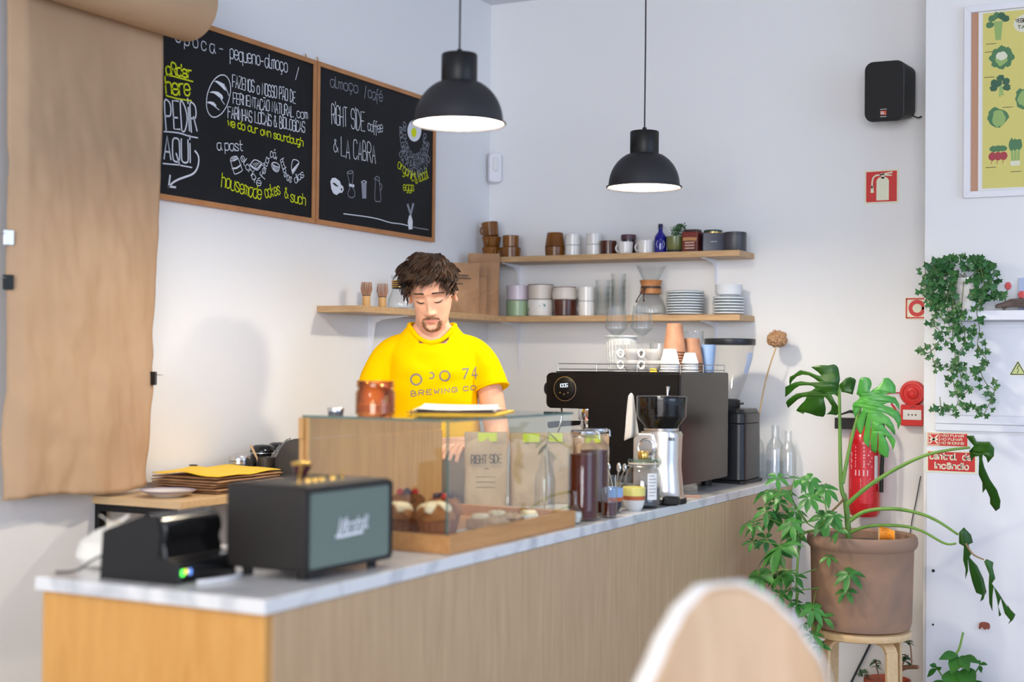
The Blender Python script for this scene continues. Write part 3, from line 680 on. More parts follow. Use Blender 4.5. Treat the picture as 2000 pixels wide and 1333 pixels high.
for x in (-.2,.2):
    for y in (-.2,.2): MB().lathe([(0,0),(.02,0),(.022,.036),(0,.036)], (x,y,0), 20).build('foot', M['black'], em)
MB().box(-.29,-.225,.03,-.0925,.225,.085).build('drip_tray', M['em_black'], em, bevel=.004)
b = MB()
for k in range(9): b.box(-.286,-.21+.05*k,.0855,-.098,-.195+.05*k,.088)
b.build('drip_grid', M['steel'], em)
# dial on the near side panel
b = MB(); b.T = Matrix.Translation((-.186,-.2575,.371)) @ Matrix.Rotation(PI/2, 4, 'X')
b.lathe([(0,.013),(.037,.013),(.0415,.010),(.0435,.004),(.0435,0),(0,0)], n=48); dial = b.build('control_dial', M['em_black'], em)
b = MB(); b.T = Matrix.Translation((-.186,-.2575,.371)) @ Matrix.Rotation(PI/2, 4, 'X'); b.lathe([(.0436,.0),(.0455,.0),(.0455,.006),(.0436,.006)], n=48); b.build('dial_ring', M['steel'], em)
fl = lambda u, v: (-.186+u, -.2711, .371+v)
b = MB(); write(b, '1005', (-.014,.006), (.015,.008), .012, .0022, fl, gap=1.0); b.build('digits', mat('display_glow', S(190,205,220), .4, emit=((.7,.82,1,1), .8)), dial)
b = MB()
for x, y in ((-.016,-.014),(0,-.019),(.016,-.014)): b.add([fl(x+.003*math.cos(a*PI/4), y+.003*math.sin(a*PI/4)) for a in range(8)], [tuple(range(8))])
b.build('button', M['steel'], dial)
b = MB(); b.T = Matrix.Translation((-.2665,-.2,.37)) @ Matrix.Rotation(-PI/2, 4, 'Y'); b.lathe([(0,.026),(.022,.026),(.025,.022),(.025,.0),(0,0)], n=32); b.build('steam_knob', M['black'], em)
for z in (.21,.165):
    b = MB(); b.T = Matrix.Translation((-.064,-.2575,z)) @ Matrix.Rotation(PI/2, 4, 'X'); b.lathe([(0,.005),(.007,.004),(.008,0),(0,0)], n=20); b.build('chrome_screw', M['chrome'], em)
MB().box(-.14,-.2605,.179,-.06,-.2572,.198).build('beige_bar', mat('bar_beige', S(168,146,128), .4), em)  # plain beige bar on the near side panel, between the screws
# group head, portafilter, steam wand
gh = MB().lathe([(0,-.005),(.036,-.005),(.038,.0),(.038,.036),(.034,.04),(0,.04)], (-.165,-.1,.258), 40).build('group_head', M['chrome'], em)
MB().lathe([(0,0),(.027,0),(.031,.006),(.031,.03),(0,.03)], (-.165,-.1,.222), 36).build('portafilter_basket', M['chrome'], gh)
MB().tube([(-.195,-.1,.24),(-.26,-.1,.236),(-.33,-.1,.228)], [.008,.011,.013], 14).build('portafilter_handle', M['black'], gh)
MB().tube([(-.165,-.1,.222),(-.165,-.115,.205),(-.165,-.12,.195)], [.009,.006,.005], 10).build('spout', M['chrome'], gh)
MB().box(-.105,-.2565,.262,-.1005,-.2545,.266).build('red_indicator', mat('red_glow', (1,.05,.03,1), .4, emit=((1,.04,.02,1), 4)), em)
MB().tube(catmull([(-.235,-.19,.3),(-.232,-.195,.25),(-.25,-.2,.19),(-.262,-.2,.13)], 5), .0045, 10).build('steam_wand', M['chrome'], em)
b = MB(); rz_ = .464; C_ = [(-.225,-.238),(.257,-.238),(.257,.238),(-.225,.238)]
for z in (rz_, .444): b.tube([(x,y,z) for x,y in C_+[C_[0]]], .0015, 8, False)
for x, y in C_+[(-.07,-.238),(.09,-.238),(.257,0)]: b.tube([(x,y,.4355),(x,y,rz_)], .0016, 8)
b.build('cup_rail', mat('rail_steel', S(150,150,150), .3, 1.0), em)

TOP = CT+.4365
# white slotted plastic basket
bk = thing('slotted_basket', 'white slotted plastic basket at the left on top of the espresso machine', 'basket', (-2.185, 5.13, TOP))
M['plastic'] = mat('white_plastic', S(226,228,226), .35)
b = MB()
def bk_ring(z0, z1, r0, r1): b.lathe([(r0,z0),(r0+.0025,z0),(r1+.0025,z1),(r1,z1)], n=40)
for z0, z1 in ((0,.012),(.036,.046),(.07,.08),(.104,.135)):
    bk_ring(z0, z1, .048+.07*z0, .048+.07*z1)
b.lathe([(0,0),(.05,0),(.05,.002),(0,.002)], n=40)
for k in range(24):
    a = 2*PI*k/24; r = .0505; ca, sa = math.cos(a), math.sin(a)
    b.tube([(r*ca,r*sa,.006),((r+.008)*ca,(r+.008)*sa,.12)], .0024, 6)
b.lathe([(.056,.132),(.066,.134),(.066,.139),(.056,.14)], n=40)
b.build('basket_body', M['plastic'], bk)
# wine glasses
def wine(loc, label):
    t = thing('wine_glass', label, 'glass', loc, 0, 'stemmed glasses on the espresso machine')
    MB().lathe([(0,0),(.034,.0),(.034,.002),(.006,.007),(.004,.02),(.004,.12),(.007,.132),(.016,.138),(.0415,.160),(.0425,.165),(.0415,.171),(.033,.25),(.0322,.25),(.0405,.171),(.041,.164),(.015,.142),(0,.136)], n=40).build('bowl', M['glass'], t)
    return t
wine((-2.150, 5.0, TOP), 'left stemmed glass in front of the slotted basket on the espresso machine')
wine((-2.045, 5.0, TOP), 'right stemmed glass behind the white cups on the espresso machine')
# espresso cups
def espresso_cup(loc, label, rz):
    t = thing('espresso_cup', label, 'cup', loc, rz, 'white espresso cups on the espresso machine')
    MB().lathe([(0,.0),(.02,0),(.021,.004),(.03,.014),(.0375,.03),(.0385,.042),(.0368,.042),(.0355,.031),(.028,.016),(0,.007)], n=40).build('cup_body', M['white'], t)
    ring = [(-.037-.0125-.0125*math.cos(a), 0, .024+.0135*math.sin(a)) for a in [i/18*2*PI for i in range(19)]]
    MB().tube(ring, .0048, 10, False).build('handle', M['white'], t)
    return t
for k, (x, z, lab) in enumerate(((-2.035, 0, 'lower white espresso cup of the left stack on the espresso machine'), (-2.035, .0425, 'upper white espresso cup of the left stack on the espresso machine'),
        (-1.952, 0, 'lower white espresso cup of the right stack on the espresso machine'), (-1.952, .0425, 'upper white espresso cup of the right stack on the espresso machine'))):
    espresso_cup((x, 4.885, TOP+z), lab, .85)
t = thing('shot_glass', 'small clear shot glass behind the right stack of white cups', 'glass', (-1.985, 5.02, TOP))
MB().lathe([(0,0),(.027,0),(.034,.108),(.0328,.108),(.026,.006),(0,.005)], n=32).build('tumbler', M['glass'], t)
# paper cup stacks: each cup a thing
M['brown_cup'] = two_tone('brown_paper_cup', S(166,122,96), S(144,104,82), 30, rough=.6)
def paper_cup(name, loc, label, rt, rb, h, m, group):
    t = thing(name, label, 'paper cup', loc, 0, group)     # upside down: rim at the bottom
    MB().lathe([(rt-.0003,.003),(rt-.0001,.0012),(rt+.0018,.0008),(rt+.0022,.0025),(rt+.0005,.0042),(rb,h),(rb-.0015,h),(rb-.002,h-.006),(0,h-.006)], n=40).build('cup_wall', m, t)
    return t
def cup_stack(x, y, n, step, rt, rb, h, m, name, what, group):
    for k in range(n):
        pos = 'bottom' if k == 0 else 'top' if k == n-1 else ('second', 'third', 'fourth', 'fifth', 'sixth', 'seventh', 'eighth')[k-1]
        lab = ('%s cup of %s' % (pos, what)) if k in (0, n-1) else '%s cup from the bottom of %s' % (pos, what)
        paper_cup(name, (x, y, TOP+.0005+step*k), lab, rt, rb, h, m, group)
cup_stack(-1.879, 4.865, 4, .0095, .034, .0235, .056, M['paper'], 'paper_cup', 'the upturned white stack nearest the rail', 'upturned white paper cups')
cup_stack(-1.838, 4.965, 4, .0105, .030, .020, .040, M['paper'], 'paper_cup', 'the low white stack under the rail corner', 'upturned white paper cups')
cup_stack(-1.9095, 4.99, 8, .0105, .0425, .0285, .108, M['brown_cup'], 'brown_paper_cup', 'the tall upturned brown stack', 'upturned brown paper cups')
cup_stack(-1.872, 5.075, 4, .0105, .0425, .0285, .096, M['brown_cup'], 'brown_paper_cup', 'the short upturned brown stack', 'upturned brown paper cups')
# ribbed tumblers and blue plastic cup
def ribbed(loc, label):
    t = thing('ribbed_tumbler', label, 'glass', loc, 0, 'ribbed tumblers on the espresso machine')
    b = MB(); b.grid(96, 7, lambda u, v: ((.031+.0085*v+.0012*math.cos(2*PI*u*16)*(v<.75))*math.cos(2*PI*u), (.031+.0085*v+.0012*math.cos(2*PI*u*16)*(v<.75))*math.sin(2*PI*u), .105*v), cu=True)
    b.lathe([(.0385,.105),(.036,.098),(.0285,.008),(0,.007)], n=40); b.lathe([(0,.0005),(.0315,.0005)], n=40); b.build('tumbler', M['glass'], t)
ribbed((-1.905, 5.185, TOP), 'lower ribbed glass tumbler behind the short brown cup stack')
ribbed((-1.905, 5.185, TOP+.054), 'upper ribbed glass tumbler behind the short brown cup stack')
t = thing('blue_cup', 'pale blue plastic cup at the right end of the espresso machine top', 'cup', (-1.838, 5.150, TOP))
MB().lathe([(0,0),(.025,0),(.0325,.105),(.0315,.105),(.024,.003),(0,.003)], n=36).build('cup_wall', mat('blue_plastic', S(158,190,232), .35, trans=.25), t)
t = thing('ochre_sachet', 'small ochre sachet beside the white cups on the espresso machine', 'sachet', (-1.925, 4.82, TOP), .3)
MB().prism(rrect(.026,.016,.003), lambda u,v: (u,v,0), lambda u,v: (u*.9,v*.8,.013)).build('sachet_body', M['yellow'], t)

# ---------------------------------------------------------------- large black grinder behind the machine
bg = thing('hopper_grinder', 'tall black coffee grinder with clear funnel hopper behind the espresso machine', 'grinder', (-1.857, 5.47, CT))
M['grinder_black'] = mat('grinder_blue_black', S(26,28,33), .35)
MB().prism(rrect(.20,.23,.03), lambda u,v: (u,v,.012), lambda u,v: (u*.985,v*.985,.235)).build('body', M['grinder_black'], bg, bevel=.004)
MB().prism(rrect(.197,.227,.03), lambda u,v: (u,v,.2355), lambda u,v: (u,v,.275)).build('body_band', M['grinder_black'], bg, bevel=.003)
MB().prism(rrect(.19,.22,.03), lambda u,v: (u,v,.2755), lambda u,v: (u*.93,v*.93,.292)).build('top_cap', M['grinder_black'], bg, bevel=.003)
MB().prism(rrect(.212,.24,.02), lambda u,v: (u,v,0), lambda u,v: (u,v,.012)).build('base', M['black'], bg, bevel=.003)
MB().lathe([(0,.292),(.042,.292),(.044,.30),(.044,.325),(.03,.33),(0,.33)], n=40).build('collar', M['black'], bg)
MB().tube([(.044,-.0,.312),(.062,0,.312)], .0045, 10).build('lock_pin', M['chrome'], bg)
M['hopper'] = glass('clear_hopper', (.985,.985,.98,1), (.82,.82,.83,1), .6, 1.4, .25)
MB().lathe([(.036,.33),(.05,.36),(.072,.42),(.091,.49),(.0985,.545),(.0965,.545),(.089,.49),(.07,.421),(.048,.361),(.034,.331)], n=56).build('hopper', M['hopper'], bg)
MB().lathe([(0,.5455),(.1005,.5455),(.102,.549),(.102,.568),(.099,.571),(0,.571)], n=56).build('hopper_lid', M['grinder_black'], bg)
b = MB(); A0 = math.radians(-8); rr = lambda z: lerp([(.42,.0735),(.49,.0925),(.545,.100)], z)
b.grid(6, 6, lambda u, v: (rr(.43+.085*v)*math.cos(A0-.3+.45*u), rr(.43+.085*v)*math.sin(A0-.3+.45*u), .43+.085*v)); b.build('hopper_label', mat('label_blue', S(196,208,228), .6), bg)

# ---------------------------------------------------------------- bottles at the wall end with a dried flower
def carafe(loc, label, R, h, water):
    t = thing('glass_bottle', label, 'bottle', loc, 0, 'clear bottles at the wall end of the counter')
    MB().lathe([(0,0),(R-.004,0),(R,.005),(R,h*.55),(R*.86,h*.66),(R*.5,h*.75),(R*.44,h*.8),(R*.44,h*.97),(R*.5,h),(R*.38,h),(R*.36,h*.8),(R*.42,h*.74),(R*.8,h*.65),(R-.003,h*.545),(R-.003,.008),(0,.006)], n=40).build('bottle_glass', M['glass'], t)
    if water: MB().lathe([(0,.0065),(R-.0035,.0085),(R-.0035,water),(0,water)], n=36).build('water', glass('water', (.95,.97,.98,1), (.7,.75,.78,1), 1, 1.33, .3), t)
    return t
carafe((-1.808, 5.66, CT), 'clear bottle holding the dried flower beside the large grinder', .037, .225, .03)
carafe((-1.728, 5.67, CT), 'clear bottle part filled with water right of the flower bottle', .037, .22, .075)
carafe((-1.695, 5.745, CT), 'clear bottle standing close to the back wall behind the water bottle', .034, .195, 0)
M['dry'] = two_tone('dried_flower', S(196,158,118), S(160,118,86), 40, rough=.9); M['straw'] = mat('straw', S(206,172,124), .8)
df = thing('dried_flower', 'dried round flower head on a long straw stem in the clear bottle', 'flower', (-1.808, 5.66, CT+.008))
MB().tube(catmull([(0,0,0),(.008,.0,.2),(.04,.01,.4),(.079,.015,.53)], 6), .0032, 8).build('stem', M['straw'], df)
b = MB(); random.seed(3)
for k in range(150):
    z = random.uniform(-1,1); a = random.uniform(0,2*PI); r = math.sqrt(1-z*z); d = Vector((r*math.cos(a), r*math.sin(a), z))
    p = Vector((.084,.016,.567)) + Vector((d.x*.038, d.y*.036, d.z*.03)); b.T = Matrix.Translation(p); b.ball((0,0,0), random.uniform(.005,.009), 7, 5)
b.T = Matrix.Translation((.084,.016,.567)); b.ball((0,0,0), (.036,.034,.029), 16, 10)
b.build('flower_head', M['dry'], df)
# ================================================================ wall shelves
ZU = 1.859; ZL = 1.594
def board(name, label, pts, zt, th=.025):
    t = thing(name, label, 'shelf', (pts[0][0], pts[0][1], zt))
    x0, y0 = pts[0]
    MB().prism([(x-x0, y-y0) for x, y in pts], lambda u,v: (u,v,-th), lambda u,v: (u,v,0)).build('shelf_board', M['shelf'], t, bevel=.0015)
    return t
def bracket(t, loc, rz, depth, drop):
    """white wall bracket: arm under the shelf, upright on the wall (wall in local +y)"""
    b = MB(); x, y, z = loc; c, s_ = math.cos(rz), math.sin(rz)
    T = Matrix.Translation((x,y,z)) @ Matrix.Rotation(rz, 4, 'Z'); b.T = T
    b.box(-.009,-depth,-.0045,.009,0,0); b.box(-.009,-.005,-drop,.009,0,-.0045)
    b.prism([(-depth*.95,-.0046),(-.005,-.0046),(-.005,-drop*.85),(-.012,-drop*.6),(-.03,-.03),(-.06,-.016)], lambda u,v: (-.0016,u,v), lambda u,v: (.0016,u,v))
    b.build('bracket', M['white_paint'], t, bevel=.0006)
us = board('upper_shelf', 'upper oak wall shelf in the corner of the back wall carrying mugs and tins', [(XL,5.60),(-1.863,5.60),(-1.863,YB),(XL,YB)], ZU)
ls = board('lower_shelf', 'lower oak corner shelf with plates, glasses and bags behind the barista', [(XL,4.435),(-2.939,4.435),(-2.939,5.60),(-1.860,5.60),(-1.860,YB),(XL,YB)], ZL)
for x in (-2.975, -2.03):
    bracket(us, (x-XL, .2, -.025), 0, .17, .235); bracket(ls, (x-XL, YB-4.435, -.025), 0, .17, .24)
bracket(ls, (0, 4.80-4.435, -.025), PI/2, .18, .26)

# ---------------------------------------------------------------- crockery builders
def mug(name, loc, label, r0, r1, h, m, group, handle=None, rz=0, flip=False, wall=.003, mats=None, belly=0, tilt=None, rim=None):
    """mug: r0 foot radius, r1 rim radius, handle = ring radius or None"""
    t = thing(name, label, 'cup', loc, rz, group)
    if tilt: t.rotation_euler = tilt
    N = 8; prof = [(0,0),(r0*.92,0),(r0,.003)]
    for i in range(1, N+1):
        v = i/N; prof.append((r0+(r1-r0)*v+belly*math.sin(PI*v), .003+(h-.003)*v))
    prof += [(r1-wall*.5,h+.001),(r1-wall,h)] + [(max(r-wall,.001), z) for r, z in reversed(prof[2:-1]) if z > .006] + [(0,.006)]
    if flip: prof = [(r, h+.001-z) for r, z in prof]
    MB().lathe(prof, n=36).build('cup_body', m, t)
    if rim: MB().lathe([(r1-wall*1.2,h-.002),(r1+.0006,h-.002),(r1+.0008,h+.0012),(r1-wall*1.2,h+.0014)], n=36).build('glazed_rim', rim, t)
    if handle:
        rm = (r0+r1)/2+belly*.8; R = handle; zc = h*.52
        pts = [(-(rm-.003)-R*.95*math.sin(a), 0, zc+R*math.cos(a)) for a in [i/14*PI for i in range(15)]]
        MB().tube(pts, .0042, 8).build('handle', m, t)
    return t
M['brown_g'] = two_tone('honey_brown_glaze', S(140,86,28), S(98,58,18), 9, rough=.22, p=(.3,.7)); M['brown_d'] = two_tone('dark_brown_glaze', S(96,50,34), S(58,32,26), 9, rough=.2)
M['cream_g'] = mat('stone_cream', S(206,198,190), .35); M['lilac'] = mat('lilac_glaze', S(206,196,208), .25); M['green_g'] = mat('sage_glaze', S(146,172,138), .25)
M['speck'] = two_tone('speckled_white', S(224,222,218), S(90,130,118), 42, rough=.3, p=(.66,.72), detail=1)
Yc = 5.69
GB = 'honey brown mugs on the upper shelf'
mug('brown_mug', (-3.066, Yc, ZU), 'bottom honey brown mug of the leaning three in the corner', .036, .044, .050, M['brown_g'], GB, .016, 2.4)
mug('brown_mug', (-3.066, Yc, ZU+.052), 'middle honey brown mug of the leaning three in the corner', .036, .045, .046, M['brown_g'], GB, .015, 1.7)
mug('brown_mug', (-3.070, Yc, ZU+.101), 'tilted topmost honey brown mug of the three in the corner', .036, .038, .064, M['brown_g'], GB, .018, 2.6, tilt=(0, math.radians(-7), 0))
mug('brown_mug', (-2.968, Yc, ZU), 'bottom honey brown mug of the pair next to the corner stack', .044, .046, .047, M['brown_g'], GB, .016, .2)
mug('brown_mug', (-2.968, Yc, ZU+.049), 'top honey brown mug of the pair next to the corner stack', .035, .037, .052, M['brown_g'], GB, None, 2.6)
mug('brown_cup', (-2.746, Yc, ZU), 'lower brown cup of the two standing rim to rim', .042, .045, .042, M['brown_g'], 'brown cups standing rim to rim')
mug('brown_cup', (-2.746, Yc, ZU+.0445), 'upturned brown cup on top of its twin', .036, .0445, .062, M['brown_g'], 'brown cups standing rim to rim', flip=True)
for x, l in ((-2.659, 'left tall white cup'), (-2.556, 'right tall white cup')):
    mug('white_cup', (x, Yc, ZU), 'lower part of the %s stack on the upper shelf' % l, .034, .035, .046, M['white'], 'tall white cup stacks')
    mug('white_cup', (x, Yc, ZU+.048), 'upper part of the %s stack on the upper shelf' % l, .034, .035, .048, M['white'], 'tall white cup stacks')
mug('dark_cup', (-2.488, Yc, ZU), 'low dark brown cup between white cup stack and white mug', .036, .036, .062, M['brown_d'], None)
t = thing('plum_jar', 'dark plum jar behind the white mug on the upper shelf', 'jar', (-2.416, 5.745, ZU))
MB().lathe([(0,0),(.03,0),(.031,.003),(.031,.07),(0,.07)], n=32).build('jar_body', mat('plum_glass', S(52,30,36), .15), t)
MB().lathe([(0,.0705),(.033,.0705),(.033,.09),(.031,.092),(0,.092)], n=32).build('jar_lid', mat('plum_lid', S(84,52,62), .4), t)
mug('white_mug', (-2.398, 5.67, ZU), 'white mug with a round handle in front of the plum jar', .029, .033, .053, M['white'], 'white handled mugs on the upper shelf', .0165, .1)
mug('white_mug', (-2.305, 5.67, ZU), 'cream white mug right beside the blue bottle', .032, .034, .056, M['white'], 'white handled mugs on the upper shelf', .017, .1)
t = thing('blue_bottle', 'cobalt blue bottle with a white label on the upper shelf', 'bottle', (-2.245, Yc, ZU))
MB().lathe([(0,0),(.025,0),(.026,.003),(.026,.068),(.024,.076),(.012,.092),(.0095,.097),(.0095,.108),(0,.108)], n=32).build('bottle_glass', mat('cobalt_glass', S(22,18,130), .1, spec=.6), t)
MB().lathe([(0,.1085),(.0105,.1085),(.0105,.124),(.0085,.128),(0,.128)], n=20).build('bottle_cap', mat('navy_cap', S(24,22,70), .4), t)
b = MB(); A1 = math.radians(-68)
P = [(-.75,.5),(-.55,.0),(0,-.2),(.55,0),(.75,.5),(.55,1.0),(0,1.2),(-.55,1.0)]
b.poly(P, lambda u,v: (.0268*math.cos(A1+u), .0268*math.sin(A1+u), .026+.028*v)); b.build('label_sticker', M['paper'], t)
t = thing('herb_pot', 'small olive green pot with a leafy herb on the upper shelf', 'potted plant', (-2.180, Yc, ZU))
MB().lathe([(0,.0),(.032,0),(.034,.003),(.034,.014),(0,.014)], n=32).build('saucer', M['black_matte'], t)
MB().lathe([(0,.0145),(.03,.0145),(.035,.03),(.0365,.072),(.034,.072),(.032,.06),(0,.058)], n=36).build('pot', mat('olive_glaze', S(106,112,60), .25), t)
M['herb'] = two_tone('herb_leaf', S(78,122,62), S(40,78,40), 25, rough=.55)
b = MB(); random.seed(5)
for k in range(75):
    a = random.uniform(0,2*PI); u = random.random(); p = Vector((.004+.030*math.cos(a)*u+.024*random.random(), .03*math.sin(a)*u, .07+.05*random.random()*(1-u*.4)+.0))
    p.z += max(0, p.x)*.35
    d = Vector((random.uniform(-1,1), random.uniform(-1,1), random.uniform(-.2,1))).normalized()*.014; q = d.orthogonal().normalized()*.005
    b.add([p, p+d*.5+q, p+d, p+d*.5-q], [(0,1,2,3)])
for k in range(8): b.tube([(0,0,.055),(.004*k-.012,.003*(k%3),.09),(.009*k-.02,.006*(k%3),.115)], .0012, 5)
b.build('herb_foliage', M['herb'], t)
t = thing('red_tin', 'red and brown printed tea tin between herb pot and navy tin', 'tin', (-2.100, Yc, ZU), -.05)
M['redtin'] = two_tone('red_tin_print', S(128,52,46), S(66,40,36), 7, (1,1,2.5), .4, (.35,.65), 2)
MB().prism(rrect(.074,.06,.006), lambda u,v: (u,v,0), lambda u,v: (u,v,.087)).build('tin_body', M['redtin'], t, bevel=.001)
MB().prism(rrect(.066,.052,.006), lambda u,v: (u,v,.0872), lambda u,v: (u,v,.098)).build('tin_lid', mat('tin_dark_lid', S(60,44,42), .4), t, bevel=.001)
b = MB(); fl = lambda u, v: (u, -.0308, v); 
ribbon(b, [(-.026,.057),(0,.058),(.027,.056)], .014, fl); b.build('tin_band', mat('tin_ochre', S(190,140,88), .5), t)
b = MB()
for k in range(3): ribbon(b, [(-.02,.018+.012*k),(.02,.018+.012*k)], .005, fl)
b.build('tin_lettering', mat('tin_pale', S(196,178,160), .5), t)
t = thing('navy_tin', 'square navy blue tin with a green lid on the upper shelf', 'tin', (-2.012, 5.70, ZU), math.radians(24))
M['navytin'] = mat('navy_tin_paint', S(30,34,56), .35)
MB().prism(rrect(.095,.085,.005), lambda u,v: (u,v,0), lambda u,v: (u,v,.08)).build('tin_body', M['navytin'], t, bevel=.001)
MB().lathe([(0,.0805),(.038,.0805),(.038,.085),(0,.085)], n=36).build('lid_rim', M['brass'], t)
MB().lathe([(0,.0855),(.0395,.0855),(.0395,.091),(.036,.094),(0,.094)], n=36).build('tin_lid', mat('deep_green_lid', S(24,66,58), .35), t)
b = MB(); fl = lambda u, v: (u, -.0434, v); ribbon(b, [(-.012,.042),(.012,.043)], .004, fl); b.build('tin_emblem', mat('tin_silver', S(150,152,160), .4), t)
t = thing('grey_tin', 'dark grey round tin at the right end of the upper shelf', 'tin', (-1.912, Yc, ZU))
MB().lathe([(0,0),(.046,0),(.047,.002),(.047,.066),(0,.066)], n=40).build('tin_body', mat('charcoal_tin', S(66,66,72), .4), t)
MB().lathe([(0,.0662),(.0475,.0662),(.0475,.079),(.045,.081),(0,.081)], n=40).build('tin_lid', mat('charcoal_lid', S(58,58,64), .4), t)

# ---------------------------------------------------------------- lower shelf
def whisk(loc, label):
    t = thing('bamboo_whisk', label, 'whisk', loc, random.random(), 'bamboo tea whisks on the left wall shelf')
    MB().lathe([(0,0),(.0145,0),(.0155,.002),(.0155,.045),(0,.045)], n=24).build('handle', mat('bamboo', S(208,164,104), .45), t)
    MB().lathe([(.0156,.044),(.0163,.044),(.0163,.0475),(.0156,.0475)], n=24).build('thread', M['black'], t)
    b = MB()
    for k in range(46):
        a = 2*PI*k/46+random.uniform(-.05,.05); q = 1 if k % 3 else .55
        b.tube([(.0145*q*math.cos(a),.0145*q*math.sin(a),.045),(.022*q*math.cos(a),.022*q*math.sin(a),.07),(.019*q*math.cos(a),.019*q*math.sin(a),.098)], [.0016,.0011,.0005], 5)
    b.build('tines', mat('whisk_tines', S(176,132,104), .7), t)
whisk((-3.03, 4.608, ZL), 'bamboo tea whisk nearest the end of the left wall shelf'); whisk((-3.03, 4.722, ZL), 'bamboo tea whisk beside the glass coffee server')
t = thing('coffee_server', 'glass coffee server with black and gold collar behind the barista', 'server', (-3.03, 4.86, ZL))
MB().lathe([(0,0),(.052,0),(.055,.006),(.052,.04),(.035,.085),(.03,.1),(.042,.138),(.0405,.138),(.0285,.1),(.033,.085),(.05,.04),(.052,.008),(0,.005)], n=40).build('server_glass', M['glass'], t)
b = MB(); b.m = 0; b.lathe([(.031,.085),(.037,.085),(.037,.118),(.036,.118)], n=36); b.build('collar', M['black'], t)
b = MB()
for k in range(4): b.lathe([(.0372,.089+.008*k),(.0385,.09+.008*k),(.0385,.093+.008*k),(.0372,.094+.008*k)], n=36)
b.build('collar_rings', M['brass'], t)
KG = 'kraft coffee bags on the corner shelf'
coffee_bag((-3.015, 5.335, ZL), 'printed kraft coffee bag leaning nearest behind the barista', .145, .065, .215, math.radians(40), False, None, M['kraft_bag'], KG)
coffee_bag((-3.02, 5.44, ZL), 'plain kraft coffee bag squeezed between the printed and the tall bag', .115, .05, .20, math.radians(38), False, None, M['kraft_bag'], KG)
coffee_bag((-3.02, 5.535, ZL), 'tallest kraft coffee bag reaching up to the upper shelf', .135, .06, .27, math.radians(32), False, None, M['kraft_bag'], KG)
kb = [o for o in COL.objects if o.name.startswith('coffee_bag') and o['group'] == KG][0]
fl = lambda u, v: (u, -.0335+.022*max(0, v/.215-.12)-.006, v)
# unreadable print kept as plain strokes
b = MB()
for z, x1 in ((.164,.02),(.152,.03),(.128,-.005)): ribbon(b, [(-.045,z),(-.01,z+.002),(x1,z)], .004, fl)
b.build('printed_label', M['ink'], kb)
t = mug('sage_cup', (-2.926, 5.685, ZL), 'sage green cup at the bottom of the stack beside the kraft bags', .052, .054, .070, M['green_g'], None)
mug('lilac_cup', (-2.926, 5.685, ZL+.072), 'lilac cup standing on the sage green cup', .050, .052, .066, M['lilac'], None)
mug('speckled_cup', (-2.812, 5.685, ZL), 'white speckled cup under the grey cup on the lower shelf', .055, .058, .073, M['speck'], None, belly=.003)
mug('grey_cup', (-2.812, 5.685, ZL+.075), 'pale grey cup with brown rim on the speckled cup', .054, .057, .066, M['cream_g'], None, rim=M['brown_d'])
mug('chestnut_cup', (-2.693, 5.685, ZL), 'chestnut brown cup under the beige cup on the lower shelf', .050, .053, .070, M['brown_d'], None)
mug('beige_cup', (-2.693, 5.685, ZL+.072), 'beige cup with dark rim on the chestnut cup', .054, .050, .056, M['cream_g'], None, belly=.004, rim=M['brown_d'])
mug('white_mug', (-2.588, 5.685, ZL), 'lower white mug of the pair on the lower shelf', .036, .0375, .063, M['white'], 'stacked white mugs on the lower shelf', .019, -.3)
mug('white_mug', (-2.588, 5.685, ZL+.065), 'upper white mug of the pair on the lower shelf', .036, .0375, .062, M['white'], 'stacked white mugs on the lower shelf', .019, -.3)
def tumbler(loc, label):
    t = thing('stacked_tumbler', label, 'glass', loc, 0, 'stacked glass tumblers on the lower shelf')
    MB().lathe([(0,.0),(.024,0),(.026,.004),(.034,.078),(.033,.0785),(.0325,.077),(.0245,.009),(0,.008)], n=32).build('tumbler', M['glass'], t)
for k in range(4): tumbler((-2.512, 5.69, ZL+.0265*k), ('bottom', 'second', 'third', 'top')[k]+' tumbler of the left, shorter glass stack on the lower shelf')
for k in range(5): tumbler((-2.438, 5.69, ZL+.0265*k), ('bottom', 'second', 'third', 'fourth', 'top')[k]+' tumbler of the right, taller glass stack on the lower shelf')
t = thing('pour_over_brewer', 'hourglass glass pour over brewer with wooden collar on the lower shelf', 'coffee maker', (-2.287, 5.69, ZL))
MB().lathe([(0,0),(.058,0),(.066,.01),(.067,.03),(.055,.065),(.028,.105),(.022,.12),(.026,.135),(.066,.215),(.0645,.215),(.0245,.135),(.0205,.12),(.0265,.105),(.0535,.065),(.0655,.03),(.0645,.011),(0,.004)], n=48).build('glass_body', M['glass'], t)
b = MB(); b.lathe([(.0275,.097),(.047,.094),(.044,.112),(.0405,.124),(.045,.14),(.049,.152),(.034,.15),(.0265,.136),(.0235,.12)], n=48); b.build('wooden_collar', two_tone('collar_wood', S(196,136,84), S(160,104,60), 20, rough=.5), t)
b = MB(); b.lathe([(.0412,.116),(.0435,.116),(.0435,.126),(.0412,.126)], n=36); b.tube([(-.01,-.042,.12),(-.028,-.05,.09),(-.045,-.05,.065)], .0026, 6); b.tube([(-.006,-.044,.12),(-.01,-.055,.09),(-.008,-.06,.068)], .0026, 6)
b.ball((-.046,-.05,.06), .005, 10, 8); b.ball((-.008,-.06,.063), .005, 10, 8); b.build('leather_tie', mat('dark_leather', S(62,42,34), .6), t)
M['plate'] = mat('plate_glaze', S(228,232,236), .22); M['plate_rim'] = mat('green_rim', S(78,112,112), .3)
